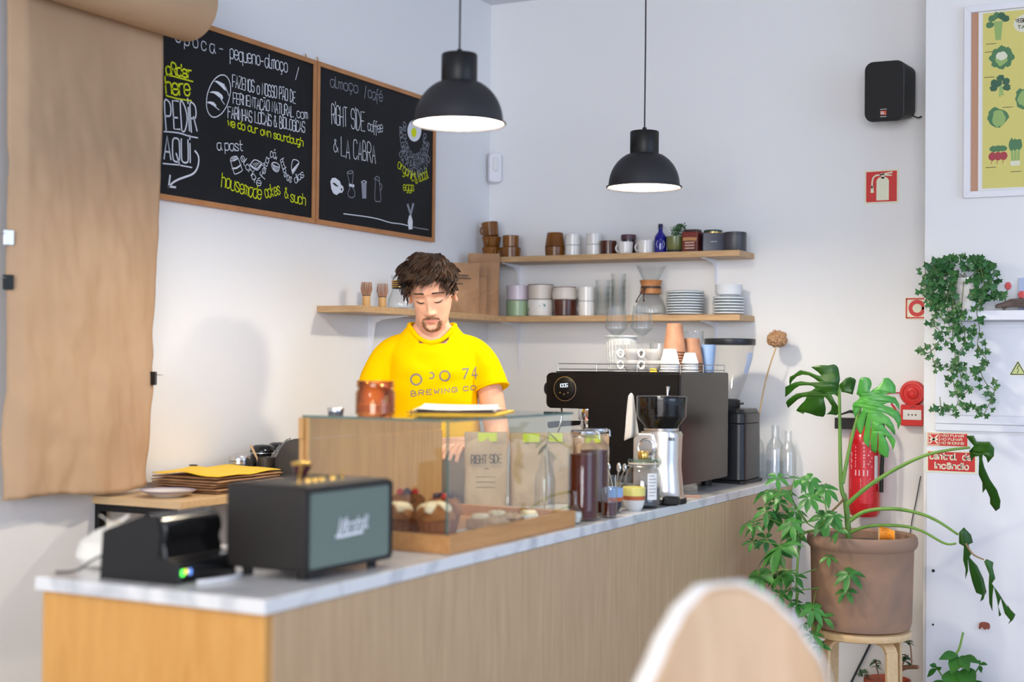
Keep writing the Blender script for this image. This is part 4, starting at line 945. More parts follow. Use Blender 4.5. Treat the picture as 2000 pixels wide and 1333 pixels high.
def plate(name, loc, label, R, h, group):
    t = thing(name, label, 'plate', loc, 0, group)
    b = MB(); b.m = 0; b.lathe([(0,0),(R*.6,0),(R*.62,.0018),(R*.86,h*.28),(R-.0012,h*.5),(R-.0005,h*.84)], n=48)
    b.m = 1; b.lathe([(R-.0005,h*.84),(R,h*.93),(R-.001,h)], n=48); b.m = 0; b.lathe([(R-.001,h),(R*.76,h*.55),(R*.58,.0035),(0,.0032)], n=48)
    b.build('plate_body', [M['plate'], M['plate_rim']], t)
ordn = ('lowest', 'second', 'third', 'fourth', 'fifth', 'sixth', 'seventh', 'eighth', 'topmost')
for k in range(9):
    plate('side_plate', (-2.131, 5.69, ZL+.0112*k), ordn[k]+' plate from below in the wide plate stack on the lower shelf', .082, .0125, 'plates in the wide stack')
for k in range(6):
    plate('saucer', (-1.938, 5.69, ZL+.0125*k), (ordn[k] if k < 5 else 'topmost')+' saucer from below in the narrow stack at the shelf end', .067, .0135, 'saucers in the narrow stack')
for k in range(3):
    t = thing('small_bowl', ('lowest', 'middle', 'topmost')[k]+' small white bowl on the saucer stack at the shelf end', 'bowl', (-1.938, 5.69, ZL+.0775+.012*k), 0, 'bowls on the saucers')
    MB().lathe([(0,0),(.03,0),(.032,.003),(.05,.008),(.058,.026),(.0565,.0262),(.0485,.0105),(.031,.005),(0,.0045)], n=40).build('bowl_body', M['plate'], t)

# ================================================================ left wall: chalkboards (coordinates along the wall: y, z)
WR = [
('w', 'epoca', (3.6, 2.425), (3.796, 2.427), 0.043, 0.0032, {'gap': 3.2}),
('w', '-', (3.823, 2.436), (3.846, 2.437), 0.034, 0.003, {}),
('w', 'pequeno-almoço', (3.879, 2.424), (4.208, 2.439), 0.048, 0.0034, {'gap': 0.9}),
('w', '/', (4.258, 2.422), (4.285, 2.423), 0.048, 0.0034, {}),
('y', 'oRder', (3.556, 2.311), (3.679, 2.32), 0.038, 0.0058, {'gap': 0.8}),
('y', 'here', (3.557, 2.245), (3.674, 2.26), 0.054, 0.0058, {'gap': 0.8}),
('w', 'PEDjR', (3.56, 2.129), (3.712, 2.145), 0.092, 0.0054, {'gap': 1.4}),
('w', 'AQUj', (3.552, 2.034), (3.68, 2.04), 0.075, 0.0054, {'gap': 1.2}),
('w', 'FAZEMOS o NOSSO PÃO DE', (3.894, 2.328), (4.259, 2.333), 0.042, 0.0034, {'gap': 0.9, 'space': 3.4}),
('w', 'FERMENTAÇÃO NATURAL', (3.899, 2.273), (4.248, 2.281), 0.037, 0.0034, {'gap': 0.9, 'space': 3.4}),
('w', 'com', (4.27, 2.281), (4.337, 2.289), 0.035, 0.003, {'gap': 1}),
('w', 'FARjNHAS LOCAjS & BjOLÓGjCAS', (3.872, 2.219), (4.32, 2.233), 0.039, 0.0034, {'gap': 0.9, 'space': 3.4}),
('y', 'we do our own sourdough', (3.871, 2.191), (4.309, 2.182), 0.028, 0.0042, {'gap': 0.8, 'space': 3.2}),
('w', 'a past', (3.818, 2.099), (3.955, 2.115), 0.035, 0.0032, {'gap': 1}),
('w', 'elaria', (3.942, 2.086), (4.019, 2.017), 0.027, 0.003, {'gap': 0.9}),
('w', 'é', (4.035, 2.005), (4.06, 2.005), 0.027, 0.003, {}),
('w', 'feita', (4.073, 2.032), (4.106, 2.106), 0.025, 0.003, {'gap': 0.9}),
('w', 'cá,', (4.111, 2.116), (4.15, 2.113), 0.031, 0.003, {}),
('w', 'todos', (4.169, 2.114), (4.199, 2.053), 0.024, 0.003, {'gap': 0.8}),
('w', 'os', (4.211, 2.044), (4.238, 2.037), 0.03, 0.003, {}),
('w', 'dias', (4.265, 2.039), (4.319, 2.071), 0.028, 0.003, {'gap': 0.8}),
('y', 'housemade', (3.841, 1.978), (4.061, 1.957), 0.048, 0.0042, {'gap': 0.9}),
('y', 'cakes', (4.088, 1.965), (4.174, 1.99), 0.043, 0.0042, {'gap': 0.9}),
('y', '&', (4.201, 1.978), (4.222, 1.979), 0.036, 0.004, {}),
('y', 'such', (4.235, 1.969), (4.328, 1.964), 0.039, 0.0042, {'gap': 0.9}),
('f', 'almoço', (4.481, 2.433), (4.669, 2.444), 0.042, 0.003, {'gap': 1}),
('f', '/', (4.716, 2.428), (4.734, 2.429), 0.052, 0.003, {}),
('f', 'café', (4.743, 2.436), (4.847, 2.439), 0.044, 0.003, {'gap': 1}),
('w', 'RjGHT', (4.493, 2.294), (4.597, 2.298), 0.073, 0.0034, {'gap': 1}),
('w', 'SjDE', (4.626, 2.297), (4.721, 2.302), 0.075, 0.0034, {'gap': 1}),
('w', 'coffee', (4.744, 2.305), (4.852, 2.314), 0.042, 0.003, {'gap': 0.7}),
('w', '&', (4.51, 2.189), (4.538, 2.191), 0.046, 0.003, {}),
('w', 'LA CABRA', (4.559, 2.176), (4.802, 2.184), 0.073, 0.0034, {'gap': 1.1, 'space': 3}),
('y', 'organic', (4.967, 2.185), (5.094, 2.144), 0.041, 0.0034, {'gap': 0.8}),
('y', '& local', (5.112, 2.138), (5.218, 2.175), 0.045, 0.0034, {'gap': 0.8}),
('y', 'eggs', (5.014, 2.099), (5.099, 2.105), 0.035, 0.0034, {'gap': 0.7}),
]
LN = [
('y', 0.0045, [(3.556, 2.307), (3.589, 2.309), (3.687, 2.309)]),
('y', 0.0045, [(3.557, 2.24), (3.613, 2.239), (3.68, 2.244)]),
('w', 0.0042, [(3.55, 2.122), (3.619, 2.128), (3.674, 2.125), (3.716, 2.126)]),
('w', 0.0042, [(3.547, 2.018), (3.621, 2.023), (3.688, 2.023)]),
('w', 0.0065, [(3.703, 2.08), (3.716, 2.071), (3.723, 2.056), (3.72, 2.035), (3.709, 2.015), (3.689, 2.0), (3.654, 1.987), (3.622, 1.975), (3.598, 1.963), (3.577, 1.947)]),
('w', 0.0065, [(3.582, 1.983), (3.576, 1.947)]),
('w', 0.0065, [(3.576, 1.947), (3.609, 1.948)]),
('w', 0.0036, [(3.879, 2.289), (3.883, 2.306), (3.884, 2.322), (3.881, 2.336), (3.876, 2.347), (3.867, 2.355), (3.856, 2.36), (3.844, 2.36), (3.83, 2.357), (3.816, 2.35), (3.802, 2.34), (3.789, 2.327), (3.778, 2.312), (3.769, 2.296), (3.762, 2.279), (3.759, 2.263), (3.758, 2.247), (3.76, 2.234), (3.766, 2.222), (3.774, 2.214), (3.784, 2.209), (3.797, 2.208), (3.81, 2.211), (3.824, 2.218), (3.838, 2.227), (3.851, 2.24), (3.863, 2.255), (3.872, 2.272), (3.879, 2.289)]),
('w', 0.003, [(3.847, 2.331), (3.86, 2.317), (3.875, 2.295)]),
('w', 0.003, [(3.826, 2.281), (3.852, 2.261)]),
('w', 0.003, [(3.798, 2.246), (3.825, 2.237)]),
('w', 0.0032, [(3.888, 2.073), (3.908, 2.034), (3.919, 2.03), (3.952, 2.045), (3.949, 2.056), (3.929, 2.087), (3.914, 2.091), (3.894, 2.083), (3.888, 2.073), (3.907, 2.074), (3.929, 2.085)]),
('w', 0.0032, [(3.897, 2.078), (3.922, 2.09)]),
('w', 0.0032, [(3.905, 2.076), (3.928, 2.087)]),
('w', 0.006, [(3.899, 2.046), (3.923, 2.051), (3.946, 2.065)]),
('w', 0.0036, [(3.998, 2.073), (4.022, 2.093), (4.062, 2.087), (4.058, 2.077), (4.036, 2.058), (3.998, 2.069), (3.998, 2.073), (4.034, 2.063), (4.062, 2.087)]),
('w', 0.0025, [(4.011, 2.079), (4.031, 2.069)]),
('w', 0.0025, [(4.022, 2.082), (4.038, 2.074)]),
('w', 0.0025, [(4.033, 2.084), (4.044, 2.079)]),
('w', 0.0025, [(4.045, 2.087), (4.05, 2.084)]),
('w', 0.0036, [(4.12, 2.091), (4.132, 2.098), (4.156, 2.097), (4.168, 2.087), (4.156, 2.067), (4.13, 2.072), (4.12, 2.091), (4.142, 2.086), (4.165, 2.085)]),
('w', 0.004, [(4.129, 2.086), (4.135, 2.072)]),
('w', 0.004, [(4.138, 2.085), (4.142, 2.07)]),
('w', 0.004, [(4.147, 2.085), (4.149, 2.069)]),
('w', 0.004, [(4.157, 2.084), (4.156, 2.067)]),
('w', 0.0034, [(4.247, 2.069), (4.239, 2.093), (4.246, 2.12), (4.261, 2.125), (4.28, 2.122), (4.283, 2.11), (4.247, 2.069)]),
('w', 0.0038, [(4.58, 1.957), (4.658, 1.959), (4.742, 1.961), (4.828, 1.96), (4.916, 1.954), (4.997, 1.956), (5.058, 1.954)]),
('f', 0.0034, [(5.084, 1.952), (5.142, 1.951), (5.22, 1.952)]),
('f', 0.003, [(4.6, 2.12), (4.615, 2.087), (4.62, 2.062), (4.609, 2.045), (4.611, 2.03), (4.634, 2.025), (4.655, 2.035), (4.652, 2.055), (4.638, 2.067), (4.639, 2.09), (4.642, 2.127), (4.623, 2.129), (4.6, 2.12), (4.623, 2.118), (4.642, 2.127)]),
('w', 0.011, [(4.618, 2.073), (4.647, 2.073)]),
('f', 0.003, [(4.794, 2.119), (4.81, 2.13), (4.832, 2.126), (4.83, 2.113), (4.844, 2.04), (4.822, 2.031), (4.799, 2.036), (4.802, 2.109), (4.794, 2.119), (4.832, 2.113)]),
('f', 0.003, [(4.835, 2.105), (4.85, 2.099), (4.847, 2.083), (4.838, 2.076)]),
('w', 0.003, [(4.7, 2.094), (4.718, 2.102), (4.739, 2.099), (4.719, 2.092), (4.7, 2.094)]),
]
PL = [
('w', [(3.796, 2.331), (3.813, 2.335), (3.838, 2.332), (3.86, 2.322), (3.87, 2.308), (3.851, 2.31), (3.83, 2.32), (3.811, 2.327)]),
('w', [(3.77, 2.288), (3.793, 2.296), (3.818, 2.298), (3.839, 2.291), (3.845, 2.282), (3.839, 2.274), (3.818, 2.282), (3.797, 2.289)]),
('w', [(3.759, 2.251), (3.773, 2.258), (3.794, 2.259), (3.808, 2.252), (3.81, 2.244), (3.794, 2.246), (3.777, 2.25)]),
('w', [(4.247, 2.069), (4.242, 2.085), (4.282, 2.117), (4.282, 2.107)]),
('w', [(4.488, 2.072), (4.499, 2.086), (4.521, 2.09), (4.552, 2.08), (4.559, 2.068), (4.575, 2.062), (4.579, 2.05), (4.568, 2.037), (4.55, 2.035), (4.531, 2.024), (4.509, 2.028), (4.494, 2.045)]),
('b', [(4.502, 2.069), (4.517, 2.069), (4.539, 2.06), (4.541, 2.057), (4.522, 2.058), (4.506, 2.064)]),
('b', [(4.56, 2.055), (4.568, 2.053), (4.566, 2.045), (4.558, 2.045)]),
('f', [(4.701, 2.092), (4.737, 2.095), (4.737, 2.033), (4.709, 2.03)]),
('w', [(5.063, 1.998), (5.078, 2.0), (5.091, 1.976), (5.09, 1.943), (5.061, 1.938), (5.052, 1.97)]),
('f', [(5.07, 1.999), (5.042, 2.04), (5.054, 2.047), (5.074, 2.016), (5.088, 2.054), (5.102, 2.05), (5.08, 2.0)]),
('w', [(5.153, 2.366), (5.151, 2.354), (5.146, 2.342), (5.137, 2.331), (5.126, 2.322), (5.112, 2.316), (5.098, 2.312), (5.084, 2.312), (5.07, 2.314), (5.059, 2.32), (5.05, 2.328), (5.044, 2.338), (5.042, 2.349), (5.043, 2.361), (5.049, 2.373), (5.057, 2.384), (5.068, 2.393), (5.082, 2.399), (5.096, 2.403), (5.11, 2.404), (5.124, 2.401), (5.136, 2.396), (5.145, 2.388), (5.151, 2.378)]),
('y', [(5.114, 2.352), (5.112, 2.344), (5.108, 2.337), (5.101, 2.332), (5.093, 2.329), (5.085, 2.329), (5.078, 2.333), (5.074, 2.339), (5.072, 2.346), (5.073, 2.354), (5.078, 2.361), (5.085, 2.367), (5.092, 2.37), (5.101, 2.369), (5.107, 2.366), (5.112, 2.36)]),
]
G['j'] = '12 17|18 19'
def chalkboard(y0, y1, label):
    t = thing('chalkboard', label, 'chalkboard', (XL, (y0+y1)/2, 1.902), 0, 'wood framed chalkboards')
    w = (y1-y0)/2; H = .613; f = .0175
    MB().box(.003,-w+.01,.01,.0175,w-.01,H-.01).build('writing_surface', M['board'], t)
    b = MB(); 
    for q in (((-w,0),(w,0),(w-f,f),(-w+f,f)), ((-w,H),(-w+f,H-f),(w-f,H-f),(w,H)), ((-w,0),(-w+f,f),(-w+f,H-f),(-w,H)), ((w,0),(w,H),(w-f,H-f),(w-f,f))):
        b.prism(list(q), lambda u,v: (.001,u,v), lambda u,v: (.0235,u,v))
    b.build('wooden_frame', M['frame'], t, bevel=.0012)
    b = MB().tube([(.008, -w+.02, H), (.008,-w+.02,H+.012), (.004,-w+.02,H+.02)], .0022, 6); b.tube([(.008, w-.05, H), (.008,w-.05,H+.01), (.004,w-.05,H+.016)], .0022, 6); b.build('hanging_hook', M['brass'], t)
    mats = {'w': M['chalk'], 'y': M['chalk_y'], 'f': M['chalk_dim'], 'b': M['board']}; yc = (y0+y1)/2
    lv = {'w': .0182, 'y': .0186, 'f': .0183, 'b': .0188}
    NM = {'w': ('chalk_lettering','white chalk lettering'), 'y': ('yellow_lettering','yellow chalk lettering'), 'f': ('faint_lettering','faint grey chalk lettering'), 'b': ('wiped_mark',None)}
    def F(k): return lambda u, v: (lv[k], u-yc, v-1.902)
    def put(m_, k, nm=None, lb=None):
        o = m_.build(nm or NM[k][0], mats[k], t, fix=False)
        if lb or (nm is None and NM[k][1]): o['label'] = lb or NM[k][1]
    for k, tx, a, e, h, wd, kw in WR:
        if y0 < (a[0]+e[0])/2 < y1: m_ = MB(); write(m_, tx, a, e, h, wd, F(k), jit=.3, **kw); put(m_, k)
    dw_ = {'w': 'chalk_drawing', 'y': 'yellow_stroke', 'f': 'faint_drawing', 'b': 'wiped_mark'}
    for k, wd, P in LN:
        if y0 < P[0][0] < y1: m_ = MB(); ribbon(m_, [(p[0], p[1]) for p in catmull([(p[0],p[1],0) for p in P], 3)] if len(P) > 3 else P, wd, F(k)); put(m_, k, dw_[k], 'chalk drawn line')
    for k, P in PL:
        if y0 < P[0][0] < y1: m_ = MB(); m_.poly(P, F(k)); put(m_, k, dw_[k], 'filled chalk shape')
    if y1 > 5:     # rings of lettering under the egg
        for r, tx, a0, a1, h in ((.090,'OS OVOS SAO DO CAMPO', 2.85, 6.35, .026), (.124,'BIOLOGICOS & BEM FRESCOS', 3.1, 6.1, .026), (.158,'DA CASA DO AVO', 3.75, 5.75, .028)):
            st, wdt = strokes(tx, 1.2, 2.6); m_ = MB()
            for S_ in st:
                P = []
                for q in S_:
                    a = a0+(a1-a0)*q[0]/wdt; rr_ = r+h*(1-q[1]/6.0); P.append((5.1+rr_*.80*math.cos(a), 2.35+rr_*math.sin(a)))
                P = [p for p in P if p[0] < 5.245]
                if len(P) > 1: ribbon(m_, P, .003, F('f'))
            put(m_, 'f')
    return t
chalkboard(3.508, 4.386, 'left chalkboard with ORDER HERE, PEDIR AQUI and an arrow, beside the kraft paper')
chalkboard(4.391, 5.268, 'right chalkboard listing RIGHT SIDE coffee and LA CABRA beside the room corner')

# ---------------------------------------------------------------- kraft paper roll on the wall
kr = thing('kraft_paper_roll', 'brown kraft paper roll on the left wall with its sheet hanging down', 'paper roll', (XL+.141, 3.19, 2.51))
MB().lathe([(.02,-.36),(.112,-.36),(.112,.335),(.02,.335)], n=56).build('roll', M['kraft'], kr).rotation_euler = (math.radians(-90), 0, 0)
MB().lathe([(0,-.40),(.0195,-.40),(.0195,.36),(0,.36)], n=20).build('dowel', M['birch'], kr).rotation_euler = (math.radians(-90), 0, 0)
for y in (-.385, .345):
    b = MB(); b.box(-.134,y-.006,-.05,-.128,y+.006,.05); b.prism([(-.128,-.03),(-.128,.03),(.012,.025),(.018,0),(.012,-.025)], lambda u,v: (u,y-.004,v), lambda u,v: (u,y+.004,v)); b.build('wall_holder', M['white_paint'], kr)
random.seed(11)
def sheet(u, v):
    s = 1-v                                   # v 0 bottom, 1 top
    y = -.315+.615*u - .012*s*u - .06*s*(u)*.9; z = -1.525+1.5*v
    fold = .016*noise.noise((u*4, v*6, 0))*s + .010*noise.noise((u*9+v*4+3, v*13, 2))*min(1, s*2) + .004*noise.noise((u*22+v*9, v*26, 5))*min(1, s*2)
    x = -.060 + fold + .012*math.sin(u*PI)*s
    if u < .07: k = (.07-u)/.07; x -= .030*k; y -= .004*k
    x += -.02*(1-s)**6
    z += .008*math.sin(u*7)*(1-v)**8
    return (x, y, z)
o = MB().grid(60, 110, sheet).build('hanging_sheet', M['kraft'], kr, ang=180); md = o.modifiers.new('s', 'SOLIDIFY'); md.thickness = .0006
def clip(loc, label, rz, m):
    t = thing('binder_clip', label, 'clip', loc, rz, 'binder clips on the kraft paper')
    MB().prism([(-.016,0),(.016,0),(.003,.024),(-.003,.024)][::-1], lambda u,v: (v-.012,-.021,u), lambda u,v: (v-.012,.021,u)).build('clip_body', m, t, bevel=.0015).rotation_euler = (PI/2, 0, 0)
    b = MB()
    for s in (-1, 1): b.tube([(.010,.006*s,.012),(.034,.011*s,.010),(.038,.004*s,.009),(.036,0,.009)], .0013, 6)
    b.build('wire_handle', M['chrome'], t)
    return t
clip((-3.082, 2.866, 1.72), 'small bright binder clip on the upper left edge of the kraft paper', PI*1.5, M['steel'])
clip((-3.082, 2.868, 1.595), 'black binder clip below the bright one on the left paper edge', PI*1.5, M['black'])
clip((-3.047, 3.434, 1.325), 'black binder clip on the right edge of the kraft paper', PI*.5, M['black'])

# ---------------------------------------------------------------- folding wall table and what stands on it
TT = .966
tb = thing('wall_table', 'plywood wall table on black steel brackets behind the counter', 'table', (XL, 3.27, TT))
MB().box(.001, 0, -.024, .345, .98, 0).build('table_top', M['birch'], tb, bevel=.002)
for y in (.012, .82):
    b = MB(); b.box(.001,y,-.25,.02,y+.03,-.0245); b.box(.02,y,-.046,.30,y+.03,-.0245); b.tube([(.012,y+.015,-.23),(.20,y+.015,-.05)], .009, 4)
    b.build('steel_bracket', M['black'], tb)
def Ploc(x, y): return (x, y, TT+.0008)
pl = thing('dinner_plate', 'white plate with a lilac rim near the left end of the wall table', 'plate', Ploc(-2.93, 3.375))
b = MB(); b.m = 0; b.lathe([(0,0),(.045,0),(.047,.002),(.072,.013)], n=48); b.m = 1; b.lathe([(.072,.013),(.083,.0185),(.0835,.020),(.076,.0165)], n=48); b.m = 0; b.lathe([(.076,.0165),(.048,.0055),(0,.005)], n=48)
b.build('plate_body', [M['white'], mat('lilac_rim', S(168,156,180), .3)], pl)
# stack of kraft bags with a yellow one on top
random.seed(21)
for k in range(6):
    def g(u, v, k=k): 
        return (-.13+.26*u, -.17+.34*v, .0015+.004*math.sin(3*u)*v+.0012*noise.noise((u*4, v*4, k*3.1))+.001)
    lab = ('lowest', 'second', 'third', 'fourth', 'fifth', 'uppermost')[k]+' flat kraft bag from below in the pile under the yellow bag'
    o = MB().grid(12, 14, g).build('flat_bag', M['kraft_bag'], ang=180); o.modifiers.new('s', 'SOLIDIFY').thickness = .0038
    place(tag(o, lab, 'bag', 'flat kraft bags on the wall table'), Ploc(-2.975+.006*math.sin(k*2.3), 3.665+.010*math.cos(k*3.7)), .06*math.sin(k*1.9)); o.location.z += .0025+.0086*k
def g(u, v): return (-.125+.25*u, -.175+.35*v, .004*math.sin(4*u)+.013*math.exp(-((u-.25)**2+(v-.35)**2)/.03)+.005*noise.noise((u*3, v*3, 9)))
o = MB().grid(18, 22, g).build('yellow_bag', M['yellow'], ang=180); o.modifiers.new('s', 'SOLIDIFY').thickness = .0025
place(tag(o, 'yellow paper bag lying on top of the kraft bag pile', 'bag'), (-2.972, 3.66, TT+.061), .05)
b = MB(); b.tube([(.013*math.cos(2*PI*i/16), .009*math.sin(2*PI*i/16), 0) for i in range(17)], .0022, 6, False); r_ = b.build('round_stamp', M['ink'], o); r_.location = (-.06,-.05,.0165)
# steel shaker with handle
t = thing('steel_shaker', 'steel shaker mug with a handle beside the black canisters', 'shaker', Ploc(-3.058, 3.88), -.6)
MB().lathe([(0,0),(.035,0),(.036,.003),(.036,.062),(.034,.064),(.0375,.066),(.0375,.072),(.035,.074),(.0375,.077),(.0375,.083),(.034,.092),(.022,.098),(0,.099)], n=40).build('shaker_body', M['steel'], t)
MB().tube(catmull([(.035,0,.056),(.056,0,.052),(.060,0,.036),(.050,0,.016),(.035,0,.012)], 5), .0042, 8).build('handle', M['steel'], t)
def canister(x, y, label, h=.095):
    t = thing('black_canister', label, 'canister', Ploc(x, y), 0, 'black canisters on the wall table')
    MB().lathe([(0,0),(.040,0),(.042,.003),(.042,h),(0,h)], n=40).build('canister_body', M['black_gloss'], t)
    MB().lathe([(.0425,h-.002),(.0432,h),(.0425,h+.003),(.0415,h+.003)], n=40).build('steel_band', M['steel'], t)
    MB().lathe([(.0435,h+.0035),(.0445,h+.006),(.0435,h+.010),(.039,h+.021),(.028,h+.028),(0,h+.030)], n=40).build('domed_lid', M['black_gloss'], t)
canister(-3.06, 4.01, 'black lidded canister nearest the steel shaker'); canister(-3.06, 4.105, 'second black lidded canister from the steel shaker', .099); canister(-3.06, 4.20, 'black lidded canister farthest along the wall table', .104)
t = thing('utensil_cup', 'brown rimmed cup of whisks and spoons in front of the canisters', 'cup', Ploc(-3.0, 3.952))
MB().lathe([(0,0),(.028,0),(.03,.002),(.034,.086),(.033,.0865),(.029,.004),(0,.004)], n=32).build('cup_body', mat('umber_cup', S(60,52,44), .4), t)
MB().tube([(.005,-.01,.01),(-.018,-.03,.085),(-.032,-.046,.128)], [.003,.0035,.0045], 8).build('wooden_stick', M['birch'], t)
b = MB().tube([(0,0,.01),(.02,.03,.09),(.03,.05,.112)], .0028, 8)
for k in range(7):
    a = 2*PI*k/7; q = Vector((math.cos(a), math.sin(a), 0))
    b.tube(catmull([(.03,.05,.112), Vector((.034,.062,.128))+q*.011, Vector((.038,.072,.142))+q*.009, (.042,.08,.15)], 4), .0009, 5)
b.build('wire_whisk', M['steel'], t)
b = MB()
for k in range(3): b.tube([(0,0,.01),(.014+.006*k,.012,.09),(.03+.012*k,.035,.128+.006*k)], .0014, 6)
b.build('spoon_stem', M['steel'], t)
M['canvas'] = mat('charcoal_canvas', S(52,48,45), .85, bump=(200, .3, .002))
t = thing('canvas_pouch', 'charcoal canvas pouch slumped on the far end of the wall table', 'pouch', Ploc(-2.872, 3.985), .05)
def g(u, v):
    a = 2*PI*u; k = math.cos(v*PI/2)**.55; n = 1+.05*noise.noise((math.cos(a)*2, math.sin(a)*2, v*2))
    return (.082*k*n*math.cos(a)+.0001, .118*k*n*math.sin(a), .15*math.sin(v*PI/2)**.85*n)
MB().grid(40, 16, g, cu=True).build('pouch_body', M['canvas'], t)
MB().tube([(.088*math.cos(a)*.98, .070*math.sin(a), .148*abs(math.cos(a*.5))) for a in [i/20*PI-PI/2 for i in range(21)]], .0022, 6).build('seam', M['black_matte'], t)
# corner motion sensor
t = thing('motion_sensor', 'white motion sensor mounted high in the corner above the shelves', 'sensor', (-3.098, 5.775, 2.213), math.radians(35))
MB().prism([(p, q+.072) for p, q in rrect(.066,.142,.018)], lambda u,v: (u,.02,v), lambda u,v: (u*.86,-.022,.072+(v-.072)*.93)).build('sensor_body', M['white_paint'], t, bevel=.003)
MB().prism([(p, q+.088) for p, q in rrect(.026,.07,.012)], lambda u,v: (u,-.0225,v), lambda u,v: (u*.8,-.030,.088+(v-.088)*.9)).build('sensor_lens', M['plastic'], t, bevel=.002)
MB().ball((0,-.026,.108), (.004,.002,.003), 10, 6).build('sensor_eye', M['black'], t)
# ================================================================ back wall fittings, panel wall and plants
# plant outlines and stems measured in metres (x, z) on upright planes
LEAF1= [(-1.324, 1.32), (-1.32, 1.336), (-1.323, 1.355), (-1.329, 1.379), (-1.336, 1.388), (-1.345, 1.391), (-1.362, 1.387), (-1.388, 1.388), (-1.405, 1.386), (-1.426, 1.38), (-1.416, 1.374), (-1.399, 1.361), (-1.388, 1.348), (-1.405, 1.351), (-1.433, 1.362), (-1.465, 1.369), (-1.473, 1.366), (-1.493, 1.352), (-1.511, 1.343), (-1.514, 1.327), (-1.513, 1.31), (-1.502, 1.328), (-1.482, 1.345), (-1.459, 1.352), (-1.436, 1.35), (-1.416, 1.34), (-1.397, 1.327), (-1.427, 1.324), (-1.467, 1.328), (-1.493, 1.323), (-1.516, 1.313), (-1.533, 1.305), (-1.534, 1.268), (-1.513, 1.282), (-1.493, 1.299), (-1.473, 1.311), (-1.444, 1.314), (-1.421, 1.312), (-1.409, 1.304), (-1.427, 1.292), (-1.456, 1.286), (-1.484, 1.282), (-1.504, 1.271), (-1.522, 1.258), (-1.532, 1.248), (-1.526, 1.227), (-1.504, 1.243), (-1.481, 1.26), (-1.461, 1.269), (-1.445, 1.271), (-1.452, 1.258), (-1.472, 1.241), (-1.487, 1.226), (-1.492, 1.218), (-1.464, 1.207), (-1.458, 1.214), (-1.438, 1.209), (-1.415, 1.201), (-1.389, 1.198), (-1.381, 1.208), (-1.376, 1.229), (-1.377, 1.248), (-1.381, 1.268), (-1.377, 1.272), (-1.367, 1.262), (-1.359, 1.249), (-1.354, 1.24), (-1.358, 1.224), (-1.367, 1.215), (-1.377, 1.208), (-1.358, 1.208), (-1.341, 1.205), (-1.329, 1.215), (-1.328, 1.227), (-1.336, 1.246), (-1.347, 1.268), (-1.353, 1.282), (-1.342, 1.282), (-1.331, 1.274), (-1.326, 1.269), (-1.325, 1.28), (-1.327, 1.302)]
LEAF1B= [(-1.323, 1.319), (-1.311, 1.33), (-1.3, 1.342), (-1.286, 1.346), (-1.272, 1.341), (-1.267, 1.334), (-1.274, 1.303), (-1.279, 1.282), (-1.303, 1.289), (-1.317, 1.291)]
LEAF2= [(-1.207, 1.297), (-1.203, 1.308), (-1.2, 1.322), (-1.203, 1.335), (-1.211, 1.344), (-1.223, 1.346), (-1.237, 1.344), (-1.243, 1.335), (-1.247, 1.318), (-1.251, 1.299), (-1.255, 1.285), (-1.247, 1.28), (-1.242, 1.272), (-1.253, 1.261), (-1.266, 1.253), (-1.269, 1.242), (-1.266, 1.217), (-1.259, 1.197), (-1.254, 1.212), (-1.247, 1.226), (-1.236, 1.24), (-1.232, 1.236), (-1.244, 1.207), (-1.255, 1.188), (-1.256, 1.169), (-1.252, 1.155), (-1.241, 1.138), (-1.232, 1.161), (-1.226, 1.189), (-1.215, 1.224), (-1.214, 1.219), (-1.224, 1.183), (-1.229, 1.153), (-1.234, 1.123), (-1.227, 1.105), (-1.214, 1.092), (-1.21, 1.127), (-1.205, 1.162), (-1.199, 1.195), (-1.198, 1.189), (-1.203, 1.154), (-1.209, 1.121), (-1.208, 1.084), (-1.192, 1.072), (-1.185, 1.09), (-1.182, 1.128), (-1.181, 1.152), (-1.178, 1.144), (-1.178, 1.112), (-1.183, 1.078), (-1.16, 1.061), (-1.148, 1.062), (-1.144, 1.091), (-1.149, 1.115), (-1.159, 1.137), (-1.157, 1.141), (-1.147, 1.129), (-1.136, 1.105), (-1.133, 1.085), (-1.125, 1.103), (-1.121, 1.122), (-1.127, 1.132), (-1.147, 1.156), (-1.166, 1.182), (-1.158, 1.18), (-1.142, 1.164), (-1.123, 1.14), (-1.121, 1.157), (-1.126, 1.178), (-1.142, 1.204), (-1.166, 1.22), (-1.147, 1.216), (-1.126, 1.202), (-1.115, 1.184), (-1.112, 1.16), (-1.103, 1.184), (-1.102, 1.203), (-1.11, 1.224), (-1.134, 1.239), (-1.161, 1.249), (-1.142, 1.257), (-1.123, 1.253), (-1.106, 1.229), (-1.109, 1.253), (-1.121, 1.275), (-1.142, 1.282), (-1.158, 1.282), (-1.142, 1.292), (-1.12, 1.289), (-1.121, 1.315), (-1.132, 1.333), (-1.145, 1.345), (-1.159, 1.343), (-1.164, 1.333), (-1.177, 1.314), (-1.196, 1.303), (-1.203, 1.295)]
LEAF3= [(-0.848, 1.15), (-0.838, 1.129), (-0.822, 1.129), (-0.795, 1.13), (-0.78, 1.109), (-0.782, 1.081), (-0.803, 1.056), (-0.808, 1.075), (-0.819, 1.085), (-0.821, 1.069), (-0.816, 1.041), (-0.8, 0.998), (-0.779, 0.961), (-0.771, 0.923), (-0.776, 0.895), (-0.791, 0.883), (-0.807, 0.91), (-0.805, 0.932), (-0.816, 0.964), (-0.829, 0.947), (-0.826, 0.986), (-0.837, 1.013), (-0.832, 1.063), (-0.832, 1.079), (-0.848, 1.076), (-0.861, 1.056), (-0.867, 1.094), (-0.848, 1.114), (-0.878, 1.147)]
